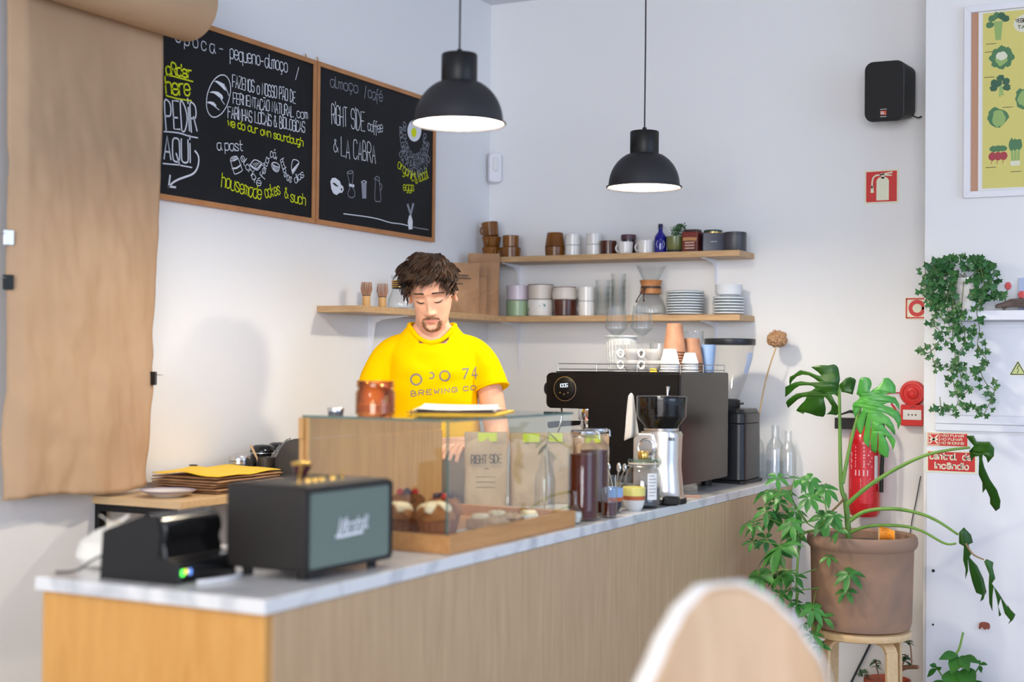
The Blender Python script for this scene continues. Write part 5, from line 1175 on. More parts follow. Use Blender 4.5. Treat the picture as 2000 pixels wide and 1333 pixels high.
LEAF4= [(-0.874, 0.835), (-0.853, 0.809), (-0.847, 0.782), (-0.86, 0.775), (-0.852, 0.743), (-0.858, 0.732), (-0.836, 0.701), (-0.82, 0.653), (-0.814, 0.605), (-0.82, 0.593), (-0.825, 0.577), (-0.836, 0.568), (-0.828, 0.593), (-0.846, 0.602), (-0.854, 0.64), (-0.86, 0.683), (-0.863, 0.726), (-0.865, 0.682), (-0.877, 0.649), (-0.873, 0.687), (-0.879, 0.72), (-0.874, 0.769), (-0.89, 0.779), (-0.889, 0.817)]
LEAF5= [(-0.792, 0.737), (-0.772, 0.725), (-0.774, 0.708), (-0.766, 0.671), (-0.776, 0.654), (-0.755, 0.618), (-0.735, 0.576), (-0.711, 0.543), (-0.724, 0.561), (-0.735, 0.582), (-0.719, 0.524), (-0.734, 0.509), (-0.727, 0.523), (-0.742, 0.549), (-0.751, 0.602), (-0.76, 0.574), (-0.753, 0.542), (-0.761, 0.536), (-0.76, 0.558), (-0.763, 0.601), (-0.771, 0.644), (-0.776, 0.611), (-0.781, 0.553), (-0.789, 0.582), (-0.787, 0.642), (-0.784, 0.686), (-0.8, 0.728)]
STEMS={ 'P0':[(-1.294, 5.15, 0.774), (-1.298, 5.15, 0.829), (-1.304, 5.15, 0.884), (-1.312, 5.15, 0.921)],'P1':[(-1.303, 5.13, 0.905), (-1.316, 5.13, 0.95), (-1.321, 5.13, 1.08), (-1.324, 5.13, 1.228), (-1.326, 5.13, 1.317)],'P2':[(-1.301, 5.09, 0.963), (-1.294, 5.09, 1.018), (-1.276, 5.09, 1.12), (-1.249, 5.09, 1.231), (-1.222, 5.09, 1.293)],'P3':[(-1.286, 5.1, 0.889), (-1.222, 5.1, 0.948), (-1.132, 5.1, 1.012), (-1.026, 5.1, 1.069), (-0.938, 5.1, 1.095), (-0.861, 5.1, 1.107)],'P4':[(-1.272, 5.08, 0.832), (-1.217, 5.08, 0.868), (-1.127, 5.08, 0.883), (-1.038, 5.08, 0.874), (-0.968, 5.08, 0.85), (-0.896, 5.08, 0.806)],'P5':[(-1.276, 5.1, 0.789), (-1.203, 5.1, 0.816), (-1.095, 5.1, 0.822), (-1.024, 5.1, 0.809), (-0.946, 5.1, 0.771), (-0.906, 5.1, 0.773)],'P6':[(-0.861, 5.02, 0.785), (-0.837, 5.02, 0.75), (-0.801, 5.02, 0.734)],'P7':[(-1.304, 5.12, 0.905), (-1.338, 5.12, 0.867), (-1.375, 5.12, 0.837)] }
IVY={ 'a':[(-1.072, 1.774), (-1.078, 1.684), (-1.065, 1.635), (-1.03, 1.593), (-1.051, 1.551), (-1.023, 1.516), (-1.023, 1.482), (-1.057, 1.44), (-1.091, 1.433)],'b':[(-1.057, 1.454), (-1.036, 1.391), (-0.996, 1.385), (-0.942, 1.392), (-0.929, 1.365)],'c':[(-0.977, 1.634), (-0.97, 1.565), (-0.976, 1.496), (-0.969, 1.44), (-0.975, 1.33), (-0.955, 1.268), (-0.968, 1.234), (-0.995, 1.226), (-1.022, 1.239), (-1.049, 1.232)],'d':[(-0.943, 1.633), (-0.943, 1.551), (-0.93, 1.482), (-0.956, 1.427), (-0.942, 1.317), (-0.922, 1.296), (-0.962, 1.275)],'e':[(-0.878, 1.749), (-0.864, 1.666), (-0.89, 1.598), (-0.883, 1.523), (-0.89, 1.461), (-0.857, 1.414), (-0.876, 1.379), (-0.856, 1.325), (-0.83, 1.298), (-0.856, 1.236), (-0.869, 1.209), (-0.895, 1.242), (-0.928, 1.235)],'f':[(-0.864, 1.701), (-0.832, 1.666), (-0.799, 1.652), (-0.802, 1.632)],'g':[(-0.997, 1.634), (-0.99, 1.551), (-0.97, 1.516), (-0.936, 1.53), (-0.916, 1.496)],'h':[(-1.022, 1.274), (-1.015, 1.233)] }
SCH= [(-1.555, 0.927, 0.033), (-1.493, 0.93, 0.039), (-1.49, 0.985, 0.028), (-1.437, 0.977, 0.028), (-1.399, 0.974, 0.033), (-1.341, 0.945, 0.033), (-1.383, 0.917, 0.033), (-1.535, 0.836, 0.042), (-1.603, 0.816, 0.028), (-1.559, 0.755, 0.03), (-1.457, 0.752, 0.062), (-1.346, 0.842, 0.042), (-1.294, 0.86, 0.028), (-1.273, 0.81, 0.028), (-1.575, 0.628, 0.044), (-1.52, 0.622, 0.033), (-1.472, 0.641, 0.033), (-1.429, 0.639, 0.028), (-1.487, 0.572, 0.028), (-1.445, 0.591, 0.028), (-1.418, 0.546, 0.03), (-1.36, 0.531, 0.033), (-1.311, 0.715, 0.021), (-1.236, 0.664, 0.033), (-1.246, 0.602, 0.028), (-1.328, 0.502, 0.028), (-1.391, 0.476, 0.023), (-1.359, 0.443, 0.029), (-1.338, 0.409, 0.028), (-1.517, 0.884, 0.028), (-1.436, 0.826, 0.033), (-1.608, 0.742, 0.022)]
SB= [[(-1.37, 0.801), (-1.433, 0.771), (-1.438, 0.655), (-1.432, 0.572), (-1.442, 0.519), (-1.389, 0.461), (-1.357, 0.402)], [(-1.37, 0.801), (-1.412, 0.825), (-1.445, 0.886), (-1.499, 0.935)], [(-1.412, 0.825), (-1.456, 0.911), (-1.445, 0.98)], [(-1.37, 0.801), (-1.328, 0.85), (-1.349, 0.917), (-1.402, 0.951)], [(-1.438, 0.655), (-1.508, 0.65), (-1.579, 0.624)], [(-1.432, 0.583), (-1.368, 0.593), (-1.295, 0.594), (-1.248, 0.592)], [(-1.438, 0.635), (-1.369, 0.661), (-1.316, 0.672), (-1.264, 0.658)], [(-1.438, 0.703), (-1.508, 0.735), (-1.568, 0.752)], [(-1.433, 0.771), (-1.493, 0.815), (-1.544, 0.833), (-1.607, 0.813)]]
# ---------------------------------------------------------------- wall loudspeaker
ws = thing('wall_speaker', 'black rounded loudspeaker mounted high on the back wall beside the panel wall', 'speaker', (-1.268, 5.665, 2.472), math.radians(-9))
ws.rotation_euler = (math.radians(6), math.radians(2.5), math.radians(-9))
M['spk'] = mat('speaker_shell', S(34,34,35), .55); M['spk_g'] = mat('speaker_grille', S(24,23,23), .7)
MB().prism(rrect(.166,.236,.035,6), lambda u,v: (u,-.062,v), lambda u,v: (u*.82,.095,v*.86)).build('shell', M['spk'], ws, bevel=.006)
MB().prism(rrect(.152,.222,.03,6), lambda u,v: (u,-.068,v), lambda u,v: (u,-.061,v)).build('grille', M['spk_g'], ws, bevel=.004)
MB().box(-.02,.094,-.03,.02,.134,.03).build('wall_bracket', M['black'], ws, bevel=.003)
MB().tube(catmull([(.06,.07,-.09),(.075,.1,-.1),(.085,.115,-.095)], 5), .003, 6).build('speaker_cable', M['black'], ws)
b = MB(); b.box(-.012,-.0695,-.092,.012,-.0683,-.076); lo = b.build('badge', mat('badge_orange', S(214,84,50), .4), ws)
b = MB(); fl = lambda u, v: (u, -.0702, v); write(b, 'JBL', (-.009,-.0885), (.009,-.0885), .009, .0022, fl); b.build('badge_text', M['paper'], lo)
b = MB(); fl = lambda u, v: (u, -.0686, v); ribbon(b, [(-.012,-.0985),(.012,-.0985)], .0028, fl); ribbon(b, [(-.013,-.070),(.013,-.070)], .0025, fl); b.build('badge_line', mat('badge_pale', S(190,196,190), .5), ws)

# ---------------------------------------------------------------- signs on the back wall
def signplate(name, loc, label, w, h, m=None, border=.006):
    t = thing(name, label, 'sign', loc)
    MB().box(-w/2,-.003,-h/2,w/2,0,h/2).build('sign_plate', M['cream'], t, bevel=.0008)
    if m is not None: MB().box(-w/2+border,-.0034,-h/2+border,w/2-border,-.0031,h/2-border).build('sign_field', m, t)
    return t
t = signplate('extinguisher_sign', (-1.3305, YB-.001, 2.1155), 'red fire extinguisher pictogram sign on the back wall under the loudspeaker', .136, .136, M['red'])
fl = lambda u, v: (u, -.0040, v)
b = MB(); b.poly([(-.020,-.056),(.030,-.056),(.030,.024),(.024,.034),(.014,.039),(-.004,.039),(-.014,.034),(-.020,.024)], fl)
ribbon(b, [(.005,.036),(.005,.050)], .012, fl); ribbon(b, [(-.006,.047),(.02,.052),(.042,.056)], .006, fl); ribbon(b, [(.012,.046),(.04,.044)], .005, fl)
ribbon(b, [(p.x,p.y) for p in catmull([(-.004,.048,0),(-.026,.044,0),(-.036,.028,0),(-.038,-.004,0)], 5)], .006, fl); b.poly([(-.044,-.024),(-.030,-.024),(-.033,.004),(-.041,.004)], fl)
b.build('pictogram', M['cream'], t)
t = signplate('hose_sign', (-1.176, YB-.001, 1.620), 'red ring fire hose sign half hidden by the panel wall edge', .118, .090, None)
b = MB(); q = .0035
def frame_rect(b, x0, z0, x1, z1, w, fn):
    for P in (((x0,z0),(x1,z0)), ((x1,z0),(x1,z1)), ((x1,z1),(x0,z1)), ((x0,z1),(x0,z0))): ribbon(b, P, w, fn)
frame_rect(b, -.052,-.038,.052,.038,.006, lambda u,v: (u,-.0036,v))
ribbon(b, [(-.010+.026*math.cos(2*PI*i/28), .026*math.sin(2*PI*i/28)) for i in range(29)], .016, lambda u,v: (u,-.0037,v)); b.build('pictogram', M['red'], t)

# fire alarm siren and call point
t = thing('alarm_siren', 'round red fire alarm siren beside the panel wall edge', 'alarm', (-1.198, YB-.0005, 1.280))
b = MB(); b.T = Matrix.Rotation(PI/2, 4, 'X'); b.lathe([(0,0),(.048,0),(.05,.004),(.05,.026),(.046,.034),(.036,.035),(.034,.031),(.024,.031),(.022,.038),(.012,.042),(.010,.038),(0,.038)], n=48); b.build('siren_body', M['red'], t)
MB().tube(catmull([(-.05,-.008,-.0),(-.08,-.006,.0),(-.12,-.004,-.005),(-.135,-.003,-.0)], 5), .0024, 6).build('red_wire', M['red'], t)
t = thing('call_point', 'red manual fire call point under the round siren', 'alarm', (-1.197, YB-.0005, 1.192))
MB().prism(rrect(.088,.084,.005), lambda u,v: (u,0,v), lambda u,v: (u,-.042,v)).build('housing', M['red'], t, bevel=.003)
MB().box(-.034,-.0445,-.018,.038,-.0425,.022).build('break_glass', M['paper'], t, bevel=.001)
b = MB()
for x in (-.012,.002,.016): b.add([(x+.0035*math.cos(a*PI/4), -.0449, .002+.0035*math.sin(a*PI/4)) for a in range(8)], [tuple(range(8))])
ribbon(b, [(-.004,.032),(.006,.035),(.012,.032)], .003, lambda u,v: (u,-.0425,v)); b.build('symbol', M['ink'], t)
MB().tube(catmull([(-.042,-.014,-.012),(-.06,-.02,.004),(-.075,-.022,.03),(-.085,-.02,.045)], 6), .004, 8).build('red_wire', M['red'], t)
MB().tube(catmull([(-.042,-.01,-.018),(-.055,-.012,-.02),(-.065,-.01,-.012)], 5), .0025, 6).build('yellow_wire', M['yellow'], t)

# fire extinguisher on its bracket
t = thing('fire_extinguisher', 'red fire extinguisher hanging on the back wall behind the monstera', 'fire extinguisher', (-1.375, YB-.078, .785))
M['ext_red'] = mat('extinguisher_red', S(200,26,34), .2, coat=.5)
MB().lathe([(0,.008),(.05,0),(.061,.012),(.063,.03),(.063,.295),(.058,.325),(.042,.348),(.024,.358),(.022,.362),(0,.362)], n=48).build('cylinder', M['ext_red'], t)
MB().lathe([(0,.3625),(.018,.3625),(.018,.385),(.022,.39),(.022,.402),(0,.404)], n=24).build('valve', M['black'], t)
MB().prism([(-.02,.404),(.06,.412),(.095,.402),(.096,.408),(.058,.424),(-.02,.416)], lambda u,v: (-u,-.009,v), lambda u,v: (-u,.009,v)).build('squeeze_handle', M['black'], t, bevel=.001)
MB().box(-.13,.03,.345,-.02,.0775,.39).build('wall_bracket', M['black'], t, bevel=.002)
MB().tube(catmull([(.02,0,.395),(.06,-.01,.39),(.078,-.015,.34),(.074,-.02,.2),(.072,-.02,.1)], 6), .008, 10).build('hose', M['black'], t)
b = MB(); R = .0636; A = lambda u: -PI/2+u
b.grid(14, 2, lambda u, v: (R*math.cos(A(-.95+1.75*u)), R*math.sin(A(-.95+1.75*u)), .055+.235*v)); lb = b.build('label_field', mat('label_red', S(206,34,44), .35), t)
b = MB(); fl = lambda u, v: (.0641*math.cos(A(u)), .0641*math.sin(A(u)), v); random.seed(4)
for k, z in enumerate((.277,.262,.247,.236,.222,.212,.202)): 
    ribbon(b, [(-.35,z),(.2,z),(.72-.1*(k%3),z)], .0055 if k % 3 else .007, fl)
for z in (.25,.225,.20): ribbon(b, [(-.72,z+.006),(-.6,z-.004),(-.68,z-.008)], .008, fl)
b.poly([(-.36,.165),(-.05,.165),(-.05,.188),(-.36,.188)], fl); b.poly([(.15,.165),(.46,.165),(.46,.188),(.15,.188)], fl)
for k in range(6): ribbon(b, [(-.75,.152-.008*k),(0,.152-.008*k),(.6-.12*(k%2),.152-.008*k)], .0028, fl)
for z in (.095,.072): ribbon(b, [(-.8,z),(0,z),(.75,z)], .002, fl)
b.build('label_print', mat('label_pale', S(236,200,204), .5), lb)
b = MB(); b.grid(4, 2, lambda u, v: (.0643*math.cos(A(.88+.28*u)), .0643*math.sin(A(.88+.28*u)), .135+.11*v)); b.build('inspection_strip', M['paper'], t)

tag(MB().tube(catmull([(-1.345,5.793,.31),(-1.375,5.793,.24),(-1.44,5.793,.10),(-1.47,5.793,.02)], 6), .0045, 8).build('wall_cable', M['cable']), 'dark cable running down the back wall behind the wooden stool', 'cable')
tag(MB().tube(catmull([(-1.168,5.794,.95),(-1.186,5.794,.85),(-1.206,5.794,.74),(-1.215,5.794,.60)], 6), .0022, 6).build('thin_wire', M['cable']), 'thin grey wire on the back wall right of the extinguisher', 'cable')

# ---------------------------------------------------------------- electrical cabinet in the panel wall
ec = thing('electrical_cabinet', 'white electrical cabinet doors set into the panel wall behind the hanging ivy', 'cabinet', (-.72, YP, 0))
M['cab'] = mat('cabinet_white', S(230,232,240), .4)
MB().box(-.375,-.012,.10,.75,-.001,1.1355).build('lower_door', M['cab'], ec, bevel=.0015)
MB().box(-.345,-.010,1.172,.75,-.001,1.558).build('door_frame', M['cab'], ec, bevel=.0015)
MB().box(-.296,-.0145,1.205,.75,-.0105,1.534).build('upper_door', M['cab'], ec, bevel=.001)
MB().box(-.345,-.014,1.145,.75,-.001,1.170).build('bottom_rail', M['cab'], ec, bevel=.002)
for z, w in ((.612,.006),(.408,.004)):
    b = MB(); b.T = Matrix.Translation((-.348,-.0121,z)) @ Matrix.Rotation(PI/2, 4, 'X'); b.lathe([(0,.001),(w,.001),(w,0),(0,0)], n=16); b.build('keyhole', M['black'], ec)
lg = thing('wall_ledge', 'white ledge on the panel wall above the electrical cabinet', 'shelf', (-.72, YP, 1.594))
MB().box(-.315,-.135,-.035,.75,-.0005,0).build('ledge_board', M['cab'], lg, bevel=.002)
# warning triangle
t = thing('warning_sign', 'yellow triangular electric shock sticker on the upper cabinet door', 'sign', (-.765, YP-.0148, 1.382))
MB().prism([(-.030,-.024),(.030,-.024),(0,.03)], lambda u,v: (u,0,v), lambda u,v: (u,-.0008,v)).build('sticker', mat('sticker_yellow', S(216,224,150), .5), t)
b = MB(); fl = lambda u, v: (u,-.0013,v)
for P in (((-.025,-.021),(.025,-.021)), ((.025,-.021),(0,.024)), ((0,.024),(-.025,-.021))): ribbon(b, P, .003, fl)
ribbon(b, [(.003,.012),(-.004,-.002),(.003,-.001),(-.002,-.016)], .0025, fl); b.build('lightning_symbol', M['ink'], t)
# two red signs
t = thing('notice_sign', 'narrow red prohibition notice above the Central de incêndio sign', 'sign', (-1.018, YP-.0125, 1.112))
MB().box(-.078,-.0015,-.029,.078,0,.026).build('sign_plate', M['cream'], t); MB().box(-.073,-.0020,-.025,.073,-.0016,.022).build('sign_field', M['red'], t)
b = MB(); fl = lambda u, v: (u,-.0025,v); frame_rect(b, -.070,-.022,-.030,.019,.002, fl); ribbon(b, [(-.065,-.016),(-.036,.013)], .005, fl); ribbon(b, [(-.065,.013),(-.036,-.016)], .005, fl)
ribbon(b, [(-.062,-.002),(-.038,-.001)], .008, fl)
for k, tx in enumerate(('NÃO FUMAR', 'NO FUMAR', 'NO SMOKING')): write(b, tx, (-.024,.010-.014*k), (.060-.006*(k==1),.010-.014*k), .008, .0019, fl, gap=1.0)
b.build('sign_text', M['cream'], t)
t = thing('incendio_sign', 'red sign reading Central de incêndio on the panel wall', 'sign', (-1.003, YP-.0125, 1.028))
MB().box(-.093,-.0015,-.043,.093,0,.041).build('sign_plate', M['cream'], t); MB().box(-.086,-.0020,-.036,.086,-.0016,.036).build('sign_field', M['red'], t)
b = MB(); fl = lambda u, v: (u,-.0026,v)
write(b, 'Central', (-.078,.008), (.018,.008), .0235, .0046, fl, gap=1.9); write(b, 'de', (.042,.008), (.072,.008), .0235, .0046, fl, gap=1.9); write(b, 'incêndio', (-.060,-.027), (.062,-.027), .0225, .0046, fl, gap=1.9)
b.build('sign_text', M['cream'], t)
# tiny clay thing and the hole
t = tag(place(MB().prism([(-.02,-.012),(-.013,-.013),(-.012,-.006),(-.004,-.007),(-.003,-.013),(.006,-.013),(.007,-.007),(.013,-.012),(.018,-.010),(.02,.002),(.016,.011),(.004,.014),(-.01,.013),(-.018,.008)], lambda u,v: (u,-.010,v), lambda u,v: (u,0,v)).build('clay_magnet', mat('clay_brown', S(136,70,52), .7), bevel=.001), (-.88, YP-.0125, .422)), 'small brown animal shaped magnet on the lower cabinet door', 'magnet')

# ---------------------------------------------------------------- framed vegetable poster
fp = thing('framed_poster', 'white framed yellow vegetable chart on the panel wall', 'picture', (-.70, YP, 2.385))
W2, H2 = .262, .362
b = MB()
for q in (((-W2,-H2),(W2,-H2),(W2-.024,-H2+.024),(-W2+.024,-H2+.024)), ((-W2,H2),(-W2+.024,H2-.024),(W2-.024,H2-.024),(W2,H2)), ((-W2,-H2),(-W2+.024,-H2+.024),(-W2+.024,H2-.024),(-W2,H2)), ((W2,-H2),(W2,H2),(W2-.024,H2-.024),(W2-.024,-H2+.024))):
    b.prism(list(q), lambda u,v: (u,-.024,v), lambda u,v: (u,-.001,v))
b.build('picture_frame', M['white_paint'], fp, bevel=.001)
MB().box(-W2+.02,-.006,-H2+.02,W2-.02,-.003,H2-.02).build('reflection_backing', mat('copper_reflection', S(188,140,110), .5), fp)  # copper brown reflection at the left edge, put into the board colour
MB().box(-W2+.050,-.0075,-H2+.026,W2-.024,-.0062,H2-.024).build('white_margin', M['paper'], fp)
pr = MB().box(-W2+.066,-.0088,-H2+.034,W2-.03,-.0077,H2-.03).build('yellow_print', mat('print_yellow', S(214,204,116), .6), fp)
VG = [mat('print_green', S(78,124,82), .6), mat('print_dark_green', S(56,98,74), .6), mat('print_light_green', S(148,178,104), .6), mat('print_radish', S(168,62,70), .6), mat('print_cream', S(222,220,196), .6), M['ink']]
random.seed(9); lay = [0]; cur = [None]
def blob(k, cx, cz, rx, rz, n=18, rough=.18):
    lay[0] += 1; y = -.0090-.00003*lay[0]; cur[0].m = 'gdlrck'.index(k)
    cur[0].poly([(cx+rx*(1+random.uniform(-rough,rough))*math.cos(2*PI*i/n), cz+rz*(1+random.uniform(-rough,rough))*math.sin(2*PI*i/n)) for i in range(n)], lambda u,v: (u,y,v))
def rib(k, P, w): lay[0] += 1; y = -.0090-.00003*lay[0]; cur[0].m = 'gdlrck'.index(k); ribbon(cur[0], P, w, lambda u,v: (u,y,v))
X0 = -W2+.066
def veg(nm):
    def deco(f):
        def g(x, z): cur[0] = MB(); lay[0] = 0; f(x, z); cur[0].build(nm, VG, pr)
        return g
    return deco
@veg('printed_celery')
def celery(x, z):
    for q in ((-.022,.035),(-.006,.045),(.012,.042),(.026,.03),(-.03,.012)): blob('g' if q[0] < 0 else 'd', x+q[0], z+q[1], .014, .013)
    for dx in (-.012,-.004,.004,.012): rib('l', [(x+dx*.5,z-.045),(x+dx,z+.02)], .008)
@veg('printed_cauliflower')
def cauli(x, z):
    for i in range(8): blob('g', x+.030*math.cos(i*.785), z+.030*math.sin(i*.785), .015, .015)
    blob('l', x, z-.008, .022, .022); blob('c', x, z+.006, .020, .016)
@veg('printed_broccoli')
def brocc(x, z):
    for q in ((-.002,-.04),(.008,-.035)): rib('l', [(x+q[0],z+q[1]),(x+q[0]*.3,z)], .007)
    for q in ((-.022,.012),(0,.028),(.02,.014),(-.008,.008),(.022,-.008),(-.024,-.008)): blob('d', x+q[0], z+q[1], .014, .013)
@veg('printed_lettuce')
def lettuce(x, z): blob('g', x, z, .036, .040); blob('l', x+.004, z-.002, .026, .030)
@veg('printed_radishes')
def radish(x, z):
    for q in (-.016,.0,.018): blob('g', x+q, z+.024, .014, .012)
    for q in (-.020,.0,.020): blob('r', x+q, z-.004, .014, .016, rough=.05); rib('r', [(x+q,z-.016),(x+q-.004,z-.032)], .002)
@veg('printed_onions')
def onion(x, z):
    for q in (-.010,0,.010): rib('l', [(x+q,z-.04),(x+q*1.2,z+.01)], .009); blob('g', x+q*1.3, z+.026, .010, .022)
    for q in (-.010,0,.010): blob('c', x+q, z-.044, .008, .010, rough=.05)
celery(X0+.055, .275); cauli(X0+.068, .16); brocc(X0+.064, .055); lettuce(X0+.054, -.065); radish(X0+.056, -.205); onion(X0+.118, -.195)
lettuce(X0+.150, .0); cauli(X0+.225, .16); brocc(X0+.235, -.07); celery(X0+.230, .05); radish(X0+.225, -.215); onion(X0+.300, .17); lettuce(X0+.305, .02); celery(X0+.305, -.16)
for x, z in ((.03,.215),(.026,.185),(.024,.090),(.09,-.028),(.03,-.250),(.12,-.270),(.19,.10),(.19,-.13)):
    b = MB(); ribbon(b, [(X0+x-.018,z),(X0+x+.018,z)], .0022, lambda u,v: (u,-.0089,v)); b.build('printed_caption', M['ink'], pr)
cur[0] = MB(); lay[0] = 0; blob('c', X0+.155, .280, .046, .034, 24, .02); tp = cur[0].build('title_panel', VG, pr)
b = MB(); write(b, 'VEGETABLE', (X0+.118,.285), (X0+.196,.285), .014, .0028, lambda u,v: (u,-.0094,v)); b.build('title_lettering', M['ink'], pr)
b = MB(); write(b, 'TABLE', (X0+.125,.262), (X0+.19,.262), .012, .0024, lambda u,v: (u,-.0094,v)); b.build('title_lettering', M['ink'], pr)

# ---------------------------------------------------------------- ivy in its white pot on the ledge
M['ivy'] = two_tone('ivy_leaf', S(58,112,52), S(30,76,40), 22, rough=.42); M['vine'] = mat('ivy_vine', S(104,112,62), .6)
def ivy_leaf(b, p, ang, s, nrm):
    n = nrm.normalized(); e1 = n.orthogonal().normalized(); e2 = n.cross(e1); c, s_ = math.cos(ang), math.sin(ang); a1 = e1*c+e2*s_; a2 = e2*c-e1*s_
    P = [(0,-.28),(.20,-.50),(.48,-.46),(.42,-.18),(.78,.02),(.36,.22),(.26,.34),(0,.95),(-.26,.34),(-.36,.22),(-.78,.02),(-.42,-.18),(-.48,-.46),(-.20,-.50)]
    vs = [p+n*(.08*s)] + [p+a1*(x*s)+a2*(y*s)-n*(.14*s*(x*x+y*y*.6)) for x, y in P]
    m = len(P); b.add(vs, [(0, 1+i, 1+(i+1) % m) for i in range(m)])
ip = thing('ivy_plant', 'trailing ivy in a white pot spilling over the panel wall ledge', 'plant', (-.937, YP-.07, 1.5945))
IX, IY, IZ = ip.location
MB().lathe([(0,0),(.042,0),(.046,.004),(.056,.10),(.059,.103),(.059,.122),(.055,.122),(.05,.1),(0,.098)], n=40).build('pot', M['white'], ip)
MB().lathe([(0,.0985),(.0515,.0985),(.0515,.102),(0,.106)], n=30).build('soil', mat('potting_soil', S(60,46,38), .95), ip)
vb_ = MB(); lf = MB(); random.seed(17)
for k, S_ in IVY.items():
    P = catmull([(x-IX, (YP-.145)-IY-.012*math.sin(j*1.3), z-IZ) for j, (x, z) in enumerate(S_)], 6)
    if k not in ('f', 'h', 'b'): P = [Vector((.0, .0, .12)), Vector(((P[0].x)*.6, -.05, .14))] + P
    vb_.tube(P, .0016, 5)
    d = 0
    for q0, q1 in zip(P[2:], P[3:]):
        d += (q1-q0).length
        if d > .0165:
            d = 0
            for r_ in range(2):
                p = q1 + Vector((random.uniform(-.026,.026), random.uniform(-.022,.006), random.uniform(-.016,.016)))
                ivy_leaf(lf, p, random.uniform(2.2,4.1), random.uniform(.014,.024), Vector((random.uniform(-.7,.5), -1, random.uniform(-.1,.8))))
for k in range(330):
    a = random.uniform(0,2*PI); r_ = math.sqrt(random.random()); q = random.random()
    if q < .45: c = (-1.025,1.700); ra = (.062,.085)
    elif q < .75: c = (-.875,1.700); ra = (.052,.088)
    elif q < .92: c = (-.955,1.770); ra = (.10,.026)
    else: c = (-.985,1.62); ra = (.075,.05)
    p = Vector((c[0]+ra[0]*r_*math.cos(a)-IX, random.uniform(-.085,.0), c[1]+ra[1]*r_*math.sin(a)-IZ))
    if p.z < .0: p.y = random.uniform(-.10,-.072)
    ivy_leaf(lf, p, random.uniform(2.0,4.3), random.uniform(.015,.025), Vector((random.uniform(-.8,.6), -1, random.uniform(-.1,.9))))
vb_.build('vines', M['vine'], ip); lf.build('ivy_foliage', M['ivy'], ip, fix=False, ang=180)
# driftwood, red blossoms, pale card on the ledge
dw = thing('driftwood', 'grey brown driftwood lying on the ledge right of the ivy', 'wood', (-.76, YP-.075, 1.5945), .1)
M['drift'] = two_tone('driftwood_bark', S(128,108,98), S(84,68,62), 16, (1,4,4), .85, bump=.006)
b = MB()
for k in range(6):
    P = catmull([(-.075+.02*(k%3),-.03+.012*k,.012+.006*(k%2)), (-.02,-.02+.008*k,.024+.004*(k%3)), (.07,-.015+.009*k,.018+.005*k*.6), (.16+.01*k,.01*(k-3),.014+.004*k)], 5)
    b.tube(P, [.004+.009*math.sin(PI*(i+.6)/(len(P)+.3)) for i in range(len(P))], 7)
b.build('branches', M['drift'], dw)
rf = thing('red_blossoms', 'sprig with small coral red blossoms above the driftwood', 'flower', (-.795, YP-.03, 1.5945))
M['coral'] = mat('coral_petal', S(224,92,88), .5)
for k, (x, z) in enumerate(((-.002,.085),(.045,.052))):
    sb_ = MB().tube(catmull([(-.02,0,.002),(-.012+x*.4,-.006,z*.5),(x,-.012,z)], 5), .0014, 6).build('stem', M['vine'], rf)
    b = MB()
    for q in range(6):
        a = q*PI/3; b.ball((x+.006*math.cos(a),-.014,z+.008+.007*math.sin(a)), (.0065,.004,.008), 8, 6)
    b.build('blossom', M['coral'], sb_)
t = thing('pale_card', 'pale blue card leaning against the panel wall behind the driftwood', 'card', (-.715, YP-.018, 1.5945))
MB().box(-.05,-.0015,0,.09,.0015,.125).build('card_sheet', mat('card_blue', S(186,198,228), .5), t).rotation_euler = (math.radians(-7),0,0)

# ---------------------------------------------------------------- stool with the big terracotta pot
stl = thing('wooden_stool', 'low birch stool carrying the big terracotta pot', 'stool', (-1.245, 5.15, 0))
MB().lathe([(0,.415),(.168,.415),(.174,.418),(.176,.428),(.174,.439),(.168,.442),(0,.442)], n=56).build('seat', M['birch'], stl)
for k in range(4):
    a = math.radians(45+90*k+8); dx, dy = math.cos(a), math.sin(a); q = Vector((-dy, dx, 0))
    P = [(.05,.408),(.11,.408),(.142,.400),(.158,.38),(.162,.34),(.166,.0)]; b = MB(); w = .024; th = .012
    C_ = [Vector((dx*r, dy*r, z)) for r, z in [(p.x, p.y) for p in catmull([(r,z,0) for r,z in P], 4)]]
    vs = []; n = len(C_)
    for i, c in enumerate(C_):
        t_ = (C_[min(i+1,n-1)]-C_[max(i-1,0)]).normalized(); nn = t_.cross(q)
        if i == n-1: c = Vector((c.x, c.y, 0)) ; nn = Vector((-dx,-dy,0))*-1
        vs += [c+q*w-nn*th*.5, c-q*w-nn*th*.5, c-q*w+nn*th*.5, c+q*w+nn*th*.5]
    fs = [(4*i+j, 4*i+(j+1) % 4, 4*i+4+(j+1) % 4, 4*i+4+j) for i in range(n-1) for j in range(4)] + [(0,1,2,3), tuple(range(4*n-4, 4*n))]
    b.add(vs, fs).build('leg', M['birch'], stl, bevel=.001)
pt_ = thing('potted_monstera', 'big terracotta pot with a monstera and an umbrella plant on the stool', 'potted plant', (-1.245, 5.15, .4425))
M['clay'] = two_tone('terracotta_clay', S(168,130,104), S(134,112,98), 4, (1,1,1.6), .85, (.3,.7), 6, .8, bump=.003)
R = .182
MB().lathe([(0,0),(.150,0),(.170,.008),(.176,.03),(.180,.2),(.182,.285),(.186,.290),(.193,.298),(.196,.312),(.194,.330),(.187,.338),(.178,.338),(.170,.330),(.168,.29),(0,.285)], n=72).build('pot', M['clay'], pt_)
MB().lathe([(0,.2855),(.1675,.2905),(.1675,.30),(.1,.312),(0,.314)], n=40).build('soil', mat('dry_soil', S(104,82,64), .95, bump=(60,.6,.01)), pt_)
